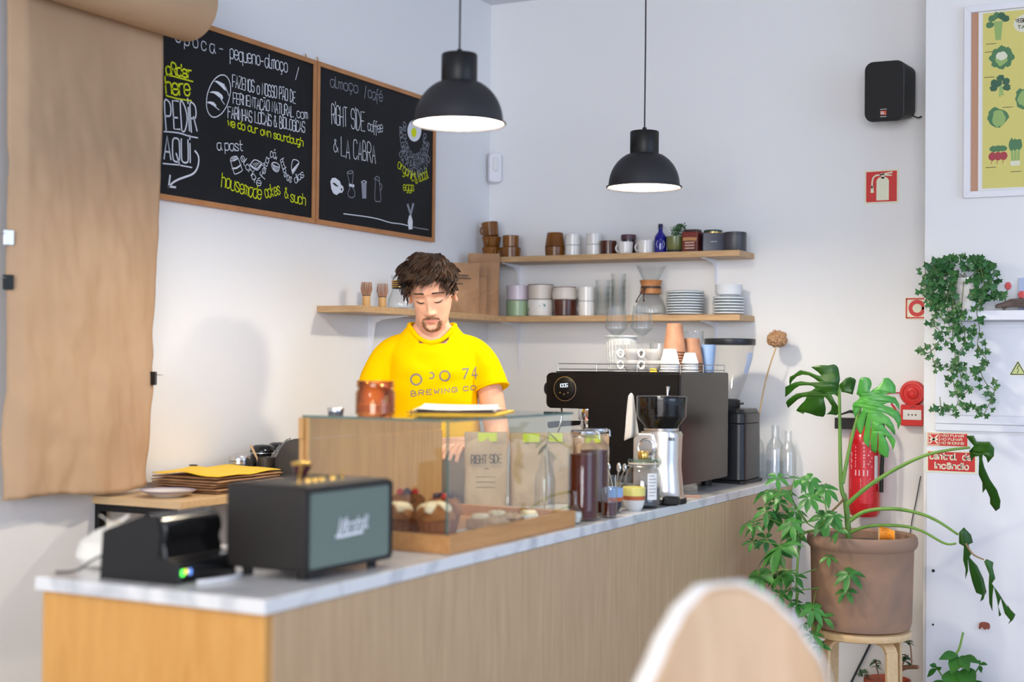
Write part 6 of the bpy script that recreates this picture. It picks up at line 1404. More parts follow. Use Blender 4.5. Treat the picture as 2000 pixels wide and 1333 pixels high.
M['mon'] = two_tone('monstera_leaf', S(92,176,70), S(58,136,56), 14, rough=.35, p=(.3,.7), spec=.5); M['mon_d'] = two_tone('monstera_dark_leaf', S(44,92,14), S(30,72,14), 10, rough=.35)
M['stemg'] = two_tone('monstera_stem', S(118,160,70), S(86,128,52), 12, (1,1,.3), .45); M['stemb'] = mat('monstera_node', S(140,116,74), .6)
PX, PY, PZ = pt_.location
def wl(p): return Vector((p[0]-PX, p[1]-PY, p[2]-PZ))
for k, r0, r1 in (('P0',.012,.009),('P1',.0085,.0048),('P2',.0075,.0045),('P3',.0085,.0042),('P4',.0080,.0042),('P5',.0065,.0035),('P6',.0035,.0025),('P7',.0045,.003)):
    P = [wl(p) for p in STEMS[k]]
    if k == 'P2': P = [Vector((p.x, p.y+.012*i, p.z)) for i, p in enumerate(P)]
    if k == 'P0': P = [Vector((P[0].x, P[0].y, .30))] + P
    C_ = catmull(P, 6); n = len(C_)
    MB().tube(C_, [r0+(r1-r0)*i/(n-1) for i in range(n)], 10).build('stem', M['stemb'] if k in ('P6','P7') else M['stemg'], pt_)
def leaf(polys, Y0, m, mid, bend, tilt=(0,0), th=.0009):
    """leaf blade: outline (x,z) triangulated, refined and bent about the midrib mid=((x0,z0),(x1,z1))"""
    bm = bmesh.new()
    for P in polys:
        vs = [bm.verts.new((p[0], 0, p[1])) for p in P]
        tr = tessellate_polygon([[Vector((p[0], p[1], 0)) for p in P]])
        for t in tr:
            try: bm.faces.new([vs[i] for i in t])
            except ValueError: pass
    bmesh.ops.subdivide_edges(bm, edges=[e for e in bm.edges if e.calc_length() > .02], cuts=2, use_grid_fill=True)
    bmesh.ops.triangulate(bm, faces=bm.faces)
    a = Vector(mid[0]); d = (Vector(mid[1])-a); L_ = d.length; d.normalize(); k = Vector((-d.y, d.x))
    for v in bm.verts:
        q = Vector((v.co.x, v.co.z))-a; s = q.dot(d); w = q.dot(k)
        v.co.y = bend[0]*abs(w)**1.3 + bend[1]*(s/L_)**2*L_ + tilt[0]*w + tilt[1]*s + .003*math.sin(w*90)
        v.co = Vector((v.co.x-PX, v.co.y+Y0-PY, v.co.z-PZ))
    bmesh.ops.recalc_face_normals(bm, faces=bm.faces)
    me = bpy.data.meshes.new('leaf'); bm.to_mesh(me); bm.free()
    o = link('leaf', me, m, pt_); o.modifiers.new('s', 'SOLIDIFY').thickness = th; return o
j1 = LEAF1[0]; l1 = leaf([LEAF1, LEAF1B], 5.12, M['mon_d'], (j1, (j1[0]-.145, j1[1]-.055)), (.35, .25), (.15,-.18)); l1['label'] = 'dark green split leaf'
j2 = LEAF2[0]; l2 = leaf([LEAF2], 5.09, M['mon'], (j2, (j2[0]+.045, j2[1]-.17)), (.40, .10), (.10,.02)); l2['label'] = 'bright green split leaf facing the room'
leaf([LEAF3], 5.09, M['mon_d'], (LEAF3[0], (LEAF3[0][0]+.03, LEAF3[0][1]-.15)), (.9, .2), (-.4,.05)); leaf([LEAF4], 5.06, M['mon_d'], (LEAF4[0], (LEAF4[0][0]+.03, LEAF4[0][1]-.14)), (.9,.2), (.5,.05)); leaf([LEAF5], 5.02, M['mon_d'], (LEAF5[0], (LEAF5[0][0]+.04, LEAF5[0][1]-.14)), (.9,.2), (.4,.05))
# umbrella plant drooping over the pot's left side
M['sch'] = two_tone('umbrella_leaf', S(76,142,60), S(38,96,44), 16, rough=.38)
vb_ = MB(); lf = MB(); random.seed(29)
for j, S_ in enumerate(SB):
    P = [Vector((x-PX, 5.0-PY+.03*math.sin(i*1.7+j), z-PZ)) for i, (x, z) in enumerate(S_)]
    if j in (0,1,3): P = [Vector((-.11,-.05,.30)), Vector((-.14,-.09,.36))] + P
    vb_.tube(catmull(P, 5), .0045 if j == 0 else .0024, 7)
def leaflet(b, p, d, L_, w, up):
    d = d.normalized(); q = d.cross(up).normalized(); n = q.cross(d); m_ = 6; vs = []
    for i in range(m_+1):
        u = i/m_; ww = w*math.sin(PI*min(1, .06+u*.94))**.8*(.75+.5*u if u < .6 else 1.05-(u-.6)*.9); c = p+d*(L_*u)-Vector((0,0,1))*(L_*.38*u*u)
        vs += [c+q*ww+n*ww*.25, c, c-q*ww+n*ww*.25]
    b.add(vs, [(3*i+j, 3*i+j+1, 3*i+4+j, 3*i+3+j) for i in range(m_) for j in (0,1)])
for x, z, L_ in SCH + [(-1.60,.80,.030),(-1.545,.86,.030),(-1.50,.90,.028),(-1.58,.62,.032),(-1.52,.70,.034),(-1.46,.78,.034),(-1.55,.50,.030),(-1.46,.86,.03)]:
    yo = random.uniform(-.09,.05)+(.0 if L_ < .05 else -.10); c = Vector((x-PX, 5.0-PY+yo, z-PZ)); k = 7 if L_ > .03 else 5
    if abs(c.x) < .2 and c.y > -.2 and c.z < .35: c.y = -.215-.03*random.random()
    up = Vector((random.uniform(-.5,.5), random.uniform(-.9,-.2), random.uniform(.5,1.0))).normalized(); e1 = up.orthogonal().normalized(); e2 = up.cross(e1); a0 = random.uniform(0,6)
    for i in range(k):
        a = a0+2*PI*i/k+random.uniform(-.2,.2); d = e1*math.cos(a)+e2*math.sin(a)-up*.12
        leaflet(lf, c+d*.004, d, L_*random.uniform(1.3,1.75), L_*.36, up)
    # petiole to the nearest branch point
    best = min((Vector((bx-PX, 5.0-PY, bz-PZ)) for S_ in SB for bx, bz in S_), key=lambda q: (q-c).length)
    vb_.tube([best, (best+c)/2+Vector((0,0,.012)), c], .0013, 5)
vb_.build('umbrella_stems', M['stemg'], pt_); lf.build('umbrella_foliage', M['sch'], pt_, fix=False, ang=180)
# orange plant tag
t = thing('plant_tag', 'orange tag stuck in the soil of the big terracotta pot', 'tag', (-1.168, 5.10, .748), -.15)
MB().grid(12, 2, lambda u, v: (-.005+.062*u, .010*math.sin(u*4.5), .022+.046*v-.010*u)).build('flag', mat('tag_orange', S(250,160,50), .6), t).modifiers.new('s','SOLIDIFY').thickness = .001
MB().box(-.007,-.001,0,-.003,.001,.068).build('stake', M['birch'], t)
b = MB(); fl = lambda u, v: (u, .010*math.sin((u+.005)/.062*4.5)-.0016, v)
write(b, '2', (.002,.052), (.007,.052), .009, .0012, fl); write(b, 'P', (.010,.0515), (.015,.051), .009, .0012, fl)
for z in (.045,.038,.031): ribbon(b, [(.0+.006*i, z-.0010*i) for i in range(9)], .0011, fl)
b.build('tag_writing', mat('tag_ink', S(180,84,30), .7), t)

# ---------------------------------------------------------------- small plants by the stool
jp = thing('jade_plant', 'small jade plant in a clay pot on the floor behind the stool', 'potted plant', (-1.235, 5.52, 0))
MB().lathe([(0,0),(.06,0),(.082,.16),(.088,.162),(.088,.188),(.081,.188),(.078,.165),(0,.16)], n=40).build('pot', mat('red_clay', S(178,92,68), .8), jp)
M['wood_stem'] = mat('woody_stem', S(146,106,80), .8); M['jade'] = two_tone('jade_leaf', S(64,104,62), S(36,70,44), 20, rough=.4)
vb_ = MB(); lf = MB(); random.seed(8)
vb_.tube(catmull([(.0,-.02,.16),(.03,-.03,.21),(.075,-.05,.248),(.13,-.07,.26)], 6), [.013-.0003*i for i in range(19)], 9)
for P in ([(-.01,-.02,.16),(-.03,-.03,.22),(-.035,-.035,.262)], [(-.02,-.02,.17),(-.06,-.03,.20),(-.085,-.04,.22)], [(.06,-.045,.24),(.075,-.05,.275),(.08,-.055,.30)], [(.105,-.06,.255),(.10,-.06,.33),(.085,-.06,.375)]):
    C_ = catmull(P, 5); vb_.tube(C_, .003, 6); tip = C_[-1]
    for i in range(16):
        a = i*2.4; d = Vector((math.cos(a), math.sin(a)*.8, random.uniform(-.1,.6))); p = tip+Vector((0,0,-.03*random.random()))
        leaflet(lf, p, d, random.uniform(.022,.034), .008, Vector((0,0,1)))
vb_.build('branches', M['wood_stem'], jp); lf.build('jade_foliage', M['jade'], jp, fix=False, ang=180)
rp_ = thing('rubber_plant', 'small round leaved plant in front of the lower cabinet door', 'potted plant', (-.925, 5.30, 0))
MB().lathe([(0,0),(.07,0),(.09,.14),(.094,.142),(.094,.165),(.087,.165),(.085,.145),(0,.14)], n=40).build('pot', M['clay'], rp_)
vb_ = MB(); lf = MB(); M['rub'] = two_tone('round_leaf', S(66,128,44), S(28,74,38), 9, rough=.3)
vb_.tube(catmull([(0,0,.14),(-.008,-.01,.25),(-.015,-.015,.34),(.0,-.02,.38),(.012,-.02,.435)], 6), .004, 7)
vb_.tube(catmull([(0,0,.2),(.045,-.01,.28),(.07,-.01,.325)], 5), .0028, 6); vb_.tube(catmull([(0,0,.2),(-.05,-.02,.26),(-.08,-.02,.30)], 5), .0028, 6)
for (x, y, z), (dx, dy, dz), L_, w in (((-.02,-.03,.30),(.1,-.5,-.25),.085,.040), ((-.005,-.02,.35),(-.6,-.4,.15),.075,.020), ((.0,-.02,.345),(-.2,-.6,-.3),.065,.026), ((.004,-.02,.35),(.35,-.4,-.2),.06,.022), ((.01,-.02,.345),(.9,-.3,.2),.07,.016), ((.005,-.03,.30),(.5,-.5,-.1),.09,.036), ((.03,-.03,.26),(.8,-.4,-.2),.10,.034), ((-.03,-.04,.25),(-.6,-.5,-.2),.085,.036), ((0,-.05,.27),(.0,-.8,-.35),.09,.042), ((.02,-.05,.24),(.3,-.7,-.4),.09,.038), ((-.08,-.02,.30),(-.5,-.3,.5),.035,.011), ((-.08,-.02,.295),(-.7,-.3,-.4),.038,.012), ((-.07,-.02,.29),(-.1,-.4,.7),.035,.011), ((.07,-.01,.325),(.5,-.2,.3),.034,.008), ((.07,-.01,.325),(-.3,-.2,.7),.03,.008), ((.068,-.01,.32),(.2,-.5,-.2),.028,.008), ((-.01,-.02,.33),(.7,-.5,0),.05,.016)):
    leaflet(lf, Vector((x,y,z)), Vector((dx,dy,dz)), L_, w, Vector((0,-.7,.7)))
vb_.build('stems', M['stemg'], rp_); lf.build('round_foliage', M['rub'], rp_, fix=False, ang=180)

# ---------------------------------------------------------------- chair in the foreground
ch = thing('bar_chair', 'pale plywood high chair close to the camera at the bottom edge', 'chair', (-.455, 1.78, 0), math.radians(62))
M['ply'] = two_tone('pale_plywood', S(214,178,138), S(198,160,120), 5, (6,1,1), .35, (.3,.7), 4); M['ply_highlight'] = mat('white_edge_highlight', S(238,234,228), .4)
def shell(u, v):
    t = -1+2*u; w = lerp([(0,.20),(.25,.20),(.5,.19),(.7,.165),(.85,.125),(.95,.085),(1,.04)], v); z = .72+.355*v
    return (w*t, .17+.055*v+.05*(w*t/.2)**2*(1-2*v), z-.15*w*abs(t)**2.5*v)
o = MB().grid(22, 24, shell).build('backrest', M['ply'], ch, ang=180); md = o.modifiers.new('s', 'SOLIDIFY'); md.thickness = .016
E_ = [shell(0, i/23) for i in range(24)] + [shell(1, 1-i/23) for i in range(24)]
MB().tube(E_, .0125, 8).build('highlight_band', M['ply_highlight'], ch)  # rim along the shell, its bright edge highlight painted white
MB().prism(rrect(.38,.38,.12,8), lambda u,v: (u,v,.715), lambda u,v: (u,v,.74)).build('seat', M['ply'], ch, bevel=.006)
for sx in (-1,1):
    for sy in (-1,1): MB().tube([(sx*.13,sy*.13,.715),(sx*.19,sy*.20,0)], [.014,.011], 10).build('leg', M['birch'], ch)
b = MB().tube([(x,y,.26) for x,y in ((-.168,-.175),(.168,-.175),(.168,.175),(-.168,.175),(-.168,-.175))], .009, 8); b.build('foot_rail', M['steel'], ch)
# ================================================================ the barista (local -y faces the camera side, x to his left)
M['skin'] = mat('skin', S(226,172,142), .48, spec=.4, sub=.18)
M['hair'] = two_tone('brown_hair', S(62,40,25), S(28,17,11), 46, rough=.5, spec=.22, p=(.35,.65))
M['beard'] = mat('beard_hair', S(134,94,66), .6); M['brow'] = mat('brow_hair', S(62,42,30), .6); M['lash'] = mat('lash_line', S(50,32,26), .6)
M['lip'] = mat('lip_skin', S(200,120,106), .4, sub=.1)
M['shirt'] = mat('yellow_cotton', S(250,194,0), .9, spec=.04, bump=(26, .35, .004))
M['print'] = mat('grey_shirt_print', S(128,122,104), .7)
M['trouser'] = mat('dark_denim', S(52,54,62), .85); M['apron'] = mat('taupe_apron', S(136,122,112), .85); M['shoe'] = mat('dark_shoe', S(40,38,38), .6)
HW = [(-.118,.016),(-.113,.027),(-.10,.040),(-.08,.053),(-.05,.062),(-.02,.068),(.01,.072),(.04,.075),(.07,.071),(.095,.056),(.112,.034),(.120,.0005)]
HF = [(-.118,-.066),(-.113,-.079),(-.10,-.086),(-.075,-.086),(-.05,-.085),(-.02,-.084),(.01,-.087),(.035,-.092),(.06,-.090),(.085,-.075),(.105,-.048),(.12,0)]
HB = [(-.118,-.035),(-.113,-.018),(-.10,-.004),(-.075,.02),(-.05,.055),(-.02,.08),(.01,.094),(.04,.098),(.07,.09),(.095,.066),(.112,.036),(.12,.002)]
NOSE = [(-.058,0),(-.053,.009),(-.048,.022),(-.041,.026),(-.029,.019),(-.010,.011),(.006,.006),(.018,0)]
EXPO = 2.35
def gs(x, c, s): return math.exp(-((x-c)/s)**2)
def disp(x, z):
    ax = abs(x); d = lerp(NOSE, z)*gs(x, 0, lerp([(-.06,.0135),(-.045,.0125),(-.02,.0085),(.018,.008)], z)) if -.058 < z < .018 else 0
    d += .008*gs(ax,.0135,.0055)*gs(z,-.045,.007)
    d -= .010*gs(ax,.031,.016)*gs(z,.004,.011); d += .0075*gs(ax,.031,.0125)*gs(z,-.001,.0075); d -= .0025*gs(ax,.031,.017)*gs(z,-.0125,.004)
    d += .0055*gs(ax,.026,.020)*gs(z,.0255,.008) + .004*gs(ax,.048,.018)*gs(z,-.022,.018)
    d += .0055*gs(x,0,.019)*gs(z,-.0645,.0042) + .0065*gs(x,0,.016)*gs(z,-.0760,.005) - .0045*gs(x,0,.024)*gs(z,-.0703,.0018)
    d -= .004*gs(x,0,.018)*gs(z,-.0875,.005); d += .007*gs(x,0,.017)*gs(z,-.108,.010)
    return d
def face(x, z, lift=0.0):
    w = lerp(HW, z); f = lerp(HF, z); b = lerp(HB, z); yc = (f+b)/2; k = max(0.0, 1-(min(abs(x)/w, 1))**EXPO)**(1/EXPO)
    return Vector((x, yc-(yc-f)*k-disp(x, z)*min(1, k*1.4)-lift, z))
def head_grid(u, v):
    a = 2*PI*u; z = -.118+.238*(v**.94 if v < .5 else v**.94); w = lerp(HW, z); f = lerp(HF, z); b = lerp(HB, z); yc = (f+b)/2; d = (b-f)/2
    c, s = math.cos(a), math.sin(a); e = 2/EXPO; x = w*abs(c)**e*(1 if c > 0 else -1); ys = abs(s)**e*(1 if s > 0 else -1); y = yc+d*ys
    if s < 0: y -= disp(x, z)*min(1, abs(ys)*1.4)
    return Vector((x, y, z))
HC = Vector((-.002, -.045, 1.624))
HM = Matrix.Translation(HC) @ (Matrix.Rotation(math.radians(-9), 4, 'Z') @ Matrix.Rotation(math.radians(-3.5), 4, 'Y') @ Matrix.Rotation(math.radians(21), 4, 'X'))
TORSO = [  # z, half width, half depth, y centre
    (.86,.160,.112,.03),(.95,.160,.112,.03),(1.05,.150,.106,.025),(1.15,.150,.108,.02),(1.25,.147,.115,.012),(1.35,.150,.112,.012),(1.41,.154,.098,.018),(1.455,.130,.080,.022),(1.495,.092,.068,.016),(1.53,.060,.058,.006)]
def torso(u, v, grow=0.0, z0=.86, z1=1.53, fold=0.0):
    z = z0+(z1-z0)*v; a = 2*PI*u; w = lerp([(t[0],t[1]) for t in TORSO], z)+grow; d = lerp([(t[0],t[2]) for t in TORSO], z)+grow; y = lerp([(t[0],t[3]) for t in TORSO], z)
    c, s = math.cos(a), math.sin(a); e = .86; k = 1
    if fold: k += fold*noise.noise((c*2.2+z*2, s*2.2, z*9))
    return Vector((.018*max(0, (1.35-z)/.3)*(1 if z > 1.0 else .8)+w*k*abs(c)**e*(1 if c > 0 else -1), y+d*k*abs(s)**e*(1 if s > 0 else -1), z))
ARM = {-1: [(-.12,.02,1.422),(-.168,.015,1.396),(-.200,-.005,1.31),(-.216,-.03,1.21),(-.220,-.06,1.140),(-.20,-.15,1.115),(-.10,-.24,1.11),(.0,-.285,1.118),(.028,-.292,1.12)],
        1: [(.125,.02,1.422),(.170,.015,1.400),(.197,.0,1.32),(.214,-.02,1.23),(.228,-.045,1.145),(.222,-.12,1.105),(.185,-.20,1.10),(.145,-.268,1.105),(.128,-.29,1.106)]}
ARAD = [.044,.044,.045,.045,.043,.041,.035,.0265,.026]
b = MB(); b.T = HM; b.grid(110, 100, head_grid, cu=True)
ring = [head_grid(i/110, 0) for i in range(110)]; b.add(ring, [tuple(range(110))]); ring = [head_grid(i/110, 1) for i in range(110)]; b.add(ring, [tuple(range(110))])
for s in (-1, 1):
    b.T = HM @ Matrix.Translation((s*.0745, .012, -.004)) @ Matrix.Rotation(s*math.radians(22), 4, 'Z') @ Matrix.Rotation(math.radians(-10), 4, 'X'); b.ball((0,0,0), (.007,.017,.028), 16, 12)
    b.tube([(s*.006, .002+.018*math.cos(t), .003+.029*math.sin(t)) for t in [i/16*PI*1.35-PI*.28 for i in range(17)]], .0042, 8); b.ball((s*.004,-.004,-.025), (.006,.008,.009), 10, 8)
b.T = None
b.ball((.0,.012,1.468), (.088,.070,.050), 24, 14)
nk = [(0,.03,1.43),(0,.016,1.495),(-.002,.0,1.535),(-.003,-.02,1.592)]; b.tube(nk, [.090,.066,.058,.056], 24)
b.grid(56, 40, lambda u, v: torso(u, v, -.007), cu=True)
for z_, v_ in ((.86,0),(1.53,1)): b.add([torso(i/56, v_, -.007) for i in range(56)], [tuple(range(56))])
for s in (-1, 1):
    C_ = catmull(ARM[s], 5); n = len(C_); b.tube(C_, [lerp([(i, r) for i, r in enumerate(ARAD)], i*8/(n-1)) for i in range(n)], 18)
    # hand: palm, four bent fingers, thumb from the side
    w = Vector(ARM[s][-1]); f = (w-Vector(ARM[s][-3])).normalized(); up = Vector((0,0,1)); q = f.cross(up).normalized(); nrm = q.cross(f).normalized()
    T = Matrix((q, f, nrm)).transposed().to_4x4(); T.translation = w; b.T = T
    b.tube([(0,-.015,0),(0,.02,.002),(0,.05,.002),(0,.078,-.002)], [.026,.036,.041,.037], 16, flat=.48) if False else b.prism(rrect(.078,.095,.026,5), lambda u,v: (u,v+.045,-.013), lambda u,v: (u*.94,v*.96+.045,.014))
    for i, (x, L_) in enumerate(((-.030,.066),(-.010,.074),(.010,.070),(.029,.056))):
        x *= -s
        b.tube([(x,.075,0),(x*1.05,.09+L_*.25,-.002),(x*1.08,.09+L_*.62,-.018-.003*i),(x*1.05,.09+L_*.80,-.040-.004*i)], [.0100,.0094,.0086,.0072], 10)
    b.tube([(s*.030,.012,-.004),(s*.052,.038,-.012),(s*.056,.066,-.022),(s*.048,.086,-.030)], [.0145,.0125,.0108,.0082], 10)
    b.T = None
for s in (-1, 1):
    b.tube(catmull([(s*.082,.03,.93),(s*.092,.03,.72),(s*.098,.025,.50),(s*.10,.045,.30),(s*.102,.05,.09),(s*.102,.045,.06)], 5), [lerp([(0,.086),(.25,.075),(.45,.054),(.6,.056),(.9,.038),(1,.038)], i/25) for i in range(26)], 18)
    b.ball((s*.104,-.02,.045), (.042,.115,.038), 16, 10)
me = fuse(b, .0032, 3, .5)
pe = link('person', me, M['skin']); place(pe, (-2.55, 4.30, 0), math.radians(30.7))
tag(pe, 'person in a yellow t-shirt with dark wavy hair looking down behind the counter', 'person')

def in_head(m_): m_.T = HM; return m_
# facial hair, brows, lashes, lips
random.seed(41)
b = in_head(MB())
for s in (-1, 1):
    for k in range(110):
        u = random.random(); x = s*(.013+.036*u); z = .0225+.008*math.sin(PI*(.25+.55*u))-.003*u+random.uniform(-.0022,.0022)*(1-.5*u)
        p = face(x, z, .0008); q = face(x+s*.006, z+.0015*(1-2*u), .0018); b.tube([p, (p+q)/2+Vector((0,-.0006,0)), q], [.0012,.0013,.0005], 4)
b.build('eyebrows', M['brow'], pe)
b = in_head(MB())
for s in (-1, 1):
    b.tube([face(s*(.0175+.0275*i/10), -.0055-.0042*math.sin(PI*i/10)+.003*i/10, .0006) for i in range(11)], [.0010+.0014*math.sin(PI*(i+.5)/11) for i in range(11)], 6)
    b.tube([face(s*(.019+.026*i/10), .0085+.003*math.sin(PI*i/10), .0001) for i in range(11)], .0005, 5)
b.build('eyelid_lines', M['lash'], pe)
b = in_head(MB())
def lip(u, v, top):
    x = -.0225+.045*u; k = max(0, 1-(x/.0235)**2); cup = .0016*gs(x, 0, .004) if top else 0
    z = (-.0700+(.0070*k**.7-cup)*v) if top else (-.0706-.0084*k**.8*v)
    return face(x, z, .0007)
b.grid(18, 5, lambda u, v: lip(u, v, True)); b.grid(18, 5, lambda u, v: lip(u, v, False)); b.build('lips', M['lip'], pe, ang=180)
b = in_head(MB()); b.tube([face(-.022+.044*i/12, -.0703+.0008*abs(i-6)/6, .0001) for i in range(13)], .0007, 5); b.build('mouth_line', mat('mouth_line', S(110,56,48), .6), pe)
b = in_head(MB())
def strand(x, z, dx, dz, L_, r=.0008):
    p = face(x, z, .0002); q = face(x+dx*L_, max(z+dz*L_, -.1175), .0025); b.tube([p, (p+q)/2+Vector((0,-.0008,0)), q], [r, r*.85, r*.3], 4)
for k in range(190):      # moustache
    x = random.uniform(-.028,.028); z = -.0580-.004*(abs(x)/.028)**2*1.8+random.uniform(-.0030,.0022); strand(x, z, math.copysign(.45, x), -.8, .007, .0007)
for k in range(430):      # goatee round the chin, joined to the moustache
    t = random.uniform(-1, 1); a = t*1.75; rx = .028+random.gauss(0,.0035); rz = .036+random.gauss(-.004,.006)
    x = rx*math.sin(a); z = -.076-rz*1.1*math.cos(a)*(1 if abs(a) < PI/2 else .35)
    if z < -.1165: z = -.1165+random.uniform(0,.008)
    strand(x, z, .2*math.sin(a), -.9, .008, .0008)
b.build('goatee', M['beard'], pe)

# hair: cap plus tapered locks
HI = HM.to_3x3().inverted(); GR = HI @ Vector((0, 0, -1))
def hairline(a):   # a: 0 front, +-pi back
    t = abs(a); return lerp([(0,.074),(.5,.068),(.9,.046),(1.15,.010),(1.35,-.004),(1.6,.030),(1.9,.0),(2.3,-.045),(PI,-.058)], t)
def scalp(a, z, off=0.0):
    w = lerp(HW, z)+off; f = lerp(HF, z)-off; b_ = lerp(HB, z)+off; yc = (f+b_)/2; d = (b_-f)/2; c, s = math.sin(a), -math.cos(a); e = 2/EXPO
    return Vector((w*abs(c)**e*(1 if c > 0 else -1), yc+d*abs(s)**e*(1 if s > 0 else -1), z+off*max(0, (z-.04)/.08)))
hb = in_head(MB())
def cap(u, v):
    a = -PI+2*PI*u; z0 = hairline(a); z = z0+(.1195-z0)*v; return scalp(a, z, .011*min(1, .25+v*3))
hb.grid(64, 22, cap, cu=True)
hb.ball((-.002,.004,.074), (.077,.090,.066), 28, 16)
random.seed(52)
def lock(a, z, L_, r, flow, curl, fat=1.0):
    p = scalp(a, z, .003); c0 = Vector((0, .01, .02)); n = (p-c0).normalized(); d = (n*.42+flow).normalized(); P = [p]; R_ = [r*.8]; st = 9
    wv = Vector((math.sin(curl), math.cos(curl*1.3), math.sin(curl*.7)))*.30
    for i in range(1, st+1):
        t = i/st
        big = Vector((noise.noise(p*13+Vector((0,0,3))), noise.noise(p*13+Vector((7,0,0))), noise.noise(p*13+Vector((0,9,0)))))
        d = (d+GR*(.34*t)+flow*.16+big*.34+wv*math.sin(t*5+curl)*.5).normalized()
        p = p+d*(L_/st); zz = max(-.11, min(.1185, p.z)); aa = math.atan2(p.x, -p.y); lim = scalp(aa, zz, .006+.020*fat*math.sin(PI*min(1,t*1.1)))
        if Vector((p.x, p.y)).length < Vector((lim.x, lim.y)).length and p.z < .112: p = p.lerp(Vector((lim.x, lim.y, p.z)), .8)
        elif p.z > .05 and p.z < .137 and Vector((p.x/.085, p.y/.105)).length < .55: p.z = max(p.z, .130)
        P.append(p.copy()); R_.append(r*(1.0 if t < .5 else max(.08, 1-((t-.5)/.5)**1.5)))
    hb.tube(P, R_, 6, flat=.5)
for k in range(900):
    a = random.uniform(-PI, PI); z0 = hairline(a); z = z0+(.118-z0)*random.random()**.62; front = max(0, math.cos(a)); x_ = math.sin(a)
    curl = 3*noise.noise(Vector((a*1.3, z*14, 1)))+random.uniform(-.18,.18)
    if z > .07: flow = Vector((-.42+1.0*max(0, x_-.1)+random.uniform(-.15,.15), -.72, .10)); L_ = random.uniform(.050,.074); r = random.uniform(.0040,.0062)
    elif front > .45: flow = Vector((-.30+.7*x_+random.uniform(-.2,.2), -.42, -.45)); L_ = random.uniform(.024,.040); r = random.uniform(.0032,.0048)
    else: flow = Vector((.12*x_, -.25+.3*random.random(), -.75)); L_ = random.uniform(.020,.034)*(1.25 if x_ < -.3 else .7); r = random.uniform(.0034,.0054)
    lock(a, z, L_*(1 if x_ < .45 else .72), r, flow, curl, 1.0 if x_ < .3 else .7)
for k in range(150):    # crown
    a = random.uniform(0, 2*PI); q = random.uniform(0, .06); c_ = Vector((-.004+q*math.cos(a), .006+q*.9*math.sin(a), .139-.9*q*q/.09)); P = [c_]; d = Vector((-.45+6*c_.x, -.75+2*c_.y, .12)).normalized(); r = random.uniform(.0036,.0056)
    for i in range(7): d = (d+Vector((0,0,-.13))+.28*Vector((noise.noise(P[-1]*15), noise.noise(P[-1]*15+Vector((5,0,0))), .5*noise.noise(P[-1]*15+Vector((0,8,0)))))).normalized(); P.append(P[-1]+d*.0095)
    hb.tube(P, [r*.5]+[r]*4+[r*.8,r*.5,r*.1], 6, flat=.5)
for k in range(38):     # thin stray fringe strands
    a = random.uniform(-.9,.6); lock(a, random.uniform(.062,.09), random.uniform(.035,.055), .0011, Vector((random.uniform(-.5,.4), -.7, -.2)), random.uniform(0, 9), .5)
hb.build('hair', M['hair'], pe, ang=180)

# t-shirt: torso and sleeves fused, neck opening cut, ribbed collar
b = MB(); b.grid(72, 50, lambda u, v: torso(u, v, .010, 1.0, 1.527, .030), cu=True)
for v_ in (0, 1): b.add([torso(i/72, v_, .010, 1.0, 1.527, .030) for i in range(72)], [tuple(range(72))])
for s in (-1, 1):
    P = [Vector((s*.07+.005,.02,1.440)), Vector((s*.128+.005,.018,1.424)), Vector((s*.170+.005,.012,1.384)), Vector((s*.194+.005,.0,1.330)), Vector((s*.204+.005,-.012,1.294))]
    C_ = catmull(P, 5); n = len(C_); vs = []
    b.tube(C_, [lerp([(0,.050),(.3,.056),(.6,.058),(1,.062)], i/(n-1)) for i in range(n)], 22)
me = fuse(b, .0055, 6, .5)
bm = bmesh.new(); bm.from_mesh(me)
nc = Vector((-.001, .004)); cut = []
def neck_z(x, y): return 1.500+.30*y
for v in bm.verts:
    v.co.x += .0025*noise.noise(v.co*14); v.co.y += .007*noise.noise(Vector((v.co.x*6+v.co.z*5, 4, v.co.z*14-abs(v.co.x)*9)))+.004*noise.noise(Vector((v.co.x*16-v.co.z*8, 2, v.co.z*22)))
    q = Vector((v.co.x-nc.x, (v.co.y-nc.y)*.92))
    if v.co.z > 1.42 and q.length < .079 and v.co.z > neck_z(v.co.x, v.co.y)-.03: cut.append(v)
bmesh.ops.delete(bm, geom=cut, context='VERTS'); bm.to_mesh(me); bm.free()
sh = link('t_shirt', me, M['shirt'], pe)
bv = BVHTree.FromPolygons([v.co.copy() for v in me.vertices], [tuple(p.vertices) for p in me.polygons])
ringp = []
for i in range(41):
    a = 2*PI*i/40; x, y = nc.x+.079*math.cos(a), nc.y+.079*math.sin(a)/.92
    h = bv.find_nearest(Vector((x, y, neck_z(x, y)+.01)))[0]; ringp.append(h)
sm = [sum((ringp[(i+j) % 40] for j in (-2,-1,0,1,2)), Vector())/5 for i in range(40)]; sm.append(sm[0])
MB().tube(sm, .0080, 8, False).build('collar', M['shirt'], sh)
for s in (-1, 1):   # sleeve hems
    c = Vector((s*.204+.005,-.012,1.294)); d = (c-Vector((s*.194+.005,0,1.330))).normalized(); e1 = d.orthogonal().normalized(); e2 = d.cross(e1)
    MB().tube([c+(e1*math.cos(2*PI*i/32)+e2*math.sin(2*PI*i/32))*.0600 for i in range(33)], .0048, 8, False).build('sleeve_hem', M['shirt'], sh)
def on_shirt(u, w, lift=.0016):   # u, w are image pixel coordinates of the print, cast onto the chest
    x = (u-845)/557.0; z = 1.38+(703-w)/557.0
    h = bv.ray_cast(Vector((x, -1, z)), Vector((0, 1, 0)))[0]
    return (x, (h.y if h else -.1)-lift, z)
def arc(cx, cy, r, a0, a1, w, n=26): ribbon(b, [(cx+r*math.cos(a0+(a1-a0)*i/n), cy+r*math.sin(a0+(a1-a0)*i/n)) for i in range(n+1)], w, on_shirt)
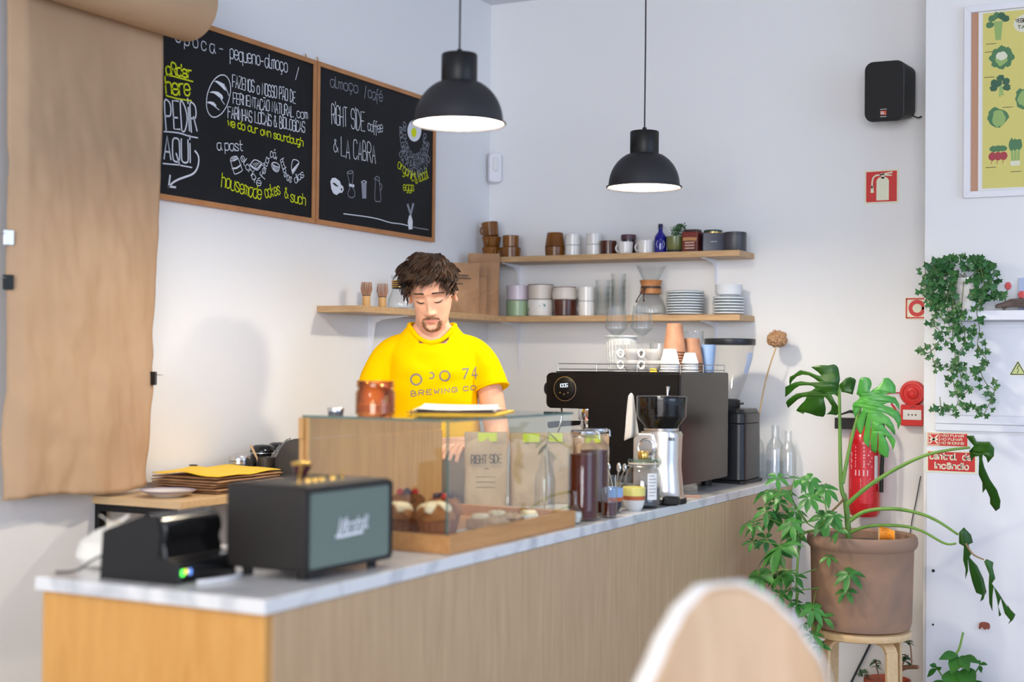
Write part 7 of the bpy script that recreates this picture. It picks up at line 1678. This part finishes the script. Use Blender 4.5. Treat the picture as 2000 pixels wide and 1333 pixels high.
b = MB()
arc(815, 734, 10, 0, 2*PI, 3.6); arc(843.5, 726, 5.4, -PI*.62, PI*.62, 3.2, 14); arc(869.6, 726.5, 9.3, 0, 2*PI, 3.4)
b.build('shirt_lettering', M['print'], sh, fix=False)['label'] = 'grey OPO lettering'; b = MB()
ribbon(b, [(904,713.5),(910,712.8),(915,712)], 3.2, on_shirt); ribbon(b, [(914.5,712.5),(911,722),(907,731.5)], 3.2, on_shirt)
ribbon(b, [(929.5,709.5),(929.5,720),(929.8,731)], 2.6, on_shirt); ribbon(b, [(923,725.5),(928,724.8),(933,724)], 2.6, on_shirt); ribbon(b, [(928,712),(924,720),(922.5,725)], 2.0, on_shirt)
b.build('shirt_lettering', M['print'], sh, fix=False)['label'] = 'grey 74 lettering'
st, wd = strokes('BREWING CO', 2.2, 3.2); bb = (MB(), MB())
for S_ in st:
    P = []
    for q in S_:
        t = q[0]/wd; P.append((806+124*t, 766-13.5*t-(9.6-2.2*t)*q[1]/6))
    P2 = []
    for p0, p1 in zip(P, P[1:]): P2 += [p0, ((p0[0]+p1[0])/2, (p0[1]+p1[1])/2)]
    P2.append(P[-1]); ribbon(bb[0 if P[0][0] < 901 else 1], P2, 2.0, on_shirt)
bb[0].build('shirt_lettering', M['print'], sh, fix=False)['label'] = 'grey BREWING lettering'; bb[1].build('shirt_lettering', M['print'], sh, fix=False)['label'] = 'grey CO lettering'
# apron, trousers, shoes
b = MB(); b.grid(72, 16, lambda u, v: torso(u, v, .018, .50, 1.10, .02) if False else torso(u, v, .016, .97, 1.12, .02), cu=True)
b.grid(30, 16, lambda u, v: Vector((-.17+.34*u, -.112-.012*math.sin(PI*u)+.006*math.sin(u*14)*(1-v)+.03*(abs(u-.5)*2)**2, .48+.52*v))); b.build('apron', M['apron'], pe, ang=180)
b = MB(); b.grid(56, 12, lambda u, v: torso(u, v, .004, .84, 1.03), cu=True)
for s in (-1, 1):
    b.tube(catmull([(s*.082,.03,.93),(s*.092,.03,.72),(s*.098,.025,.50),(s*.10,.045,.30),(s*.102,.05,.07)], 5), [lerp([(0,.092),(.25,.083),(.5,.066),(.65,.066),(1,.06)], i/20) for i in range(21)], 20)
b.build('trousers', M['trouser'], pe)
for s in (-1, 1):
    b = MB(); b.ball((s*.104,-.02,.050), (.050,.130,.046), 20, 12); b.box(s*.104-.046,-.14,0,s*.104+.046,.09,.018); b.build('shoe', M['shoe'], pe, bevel=.003)
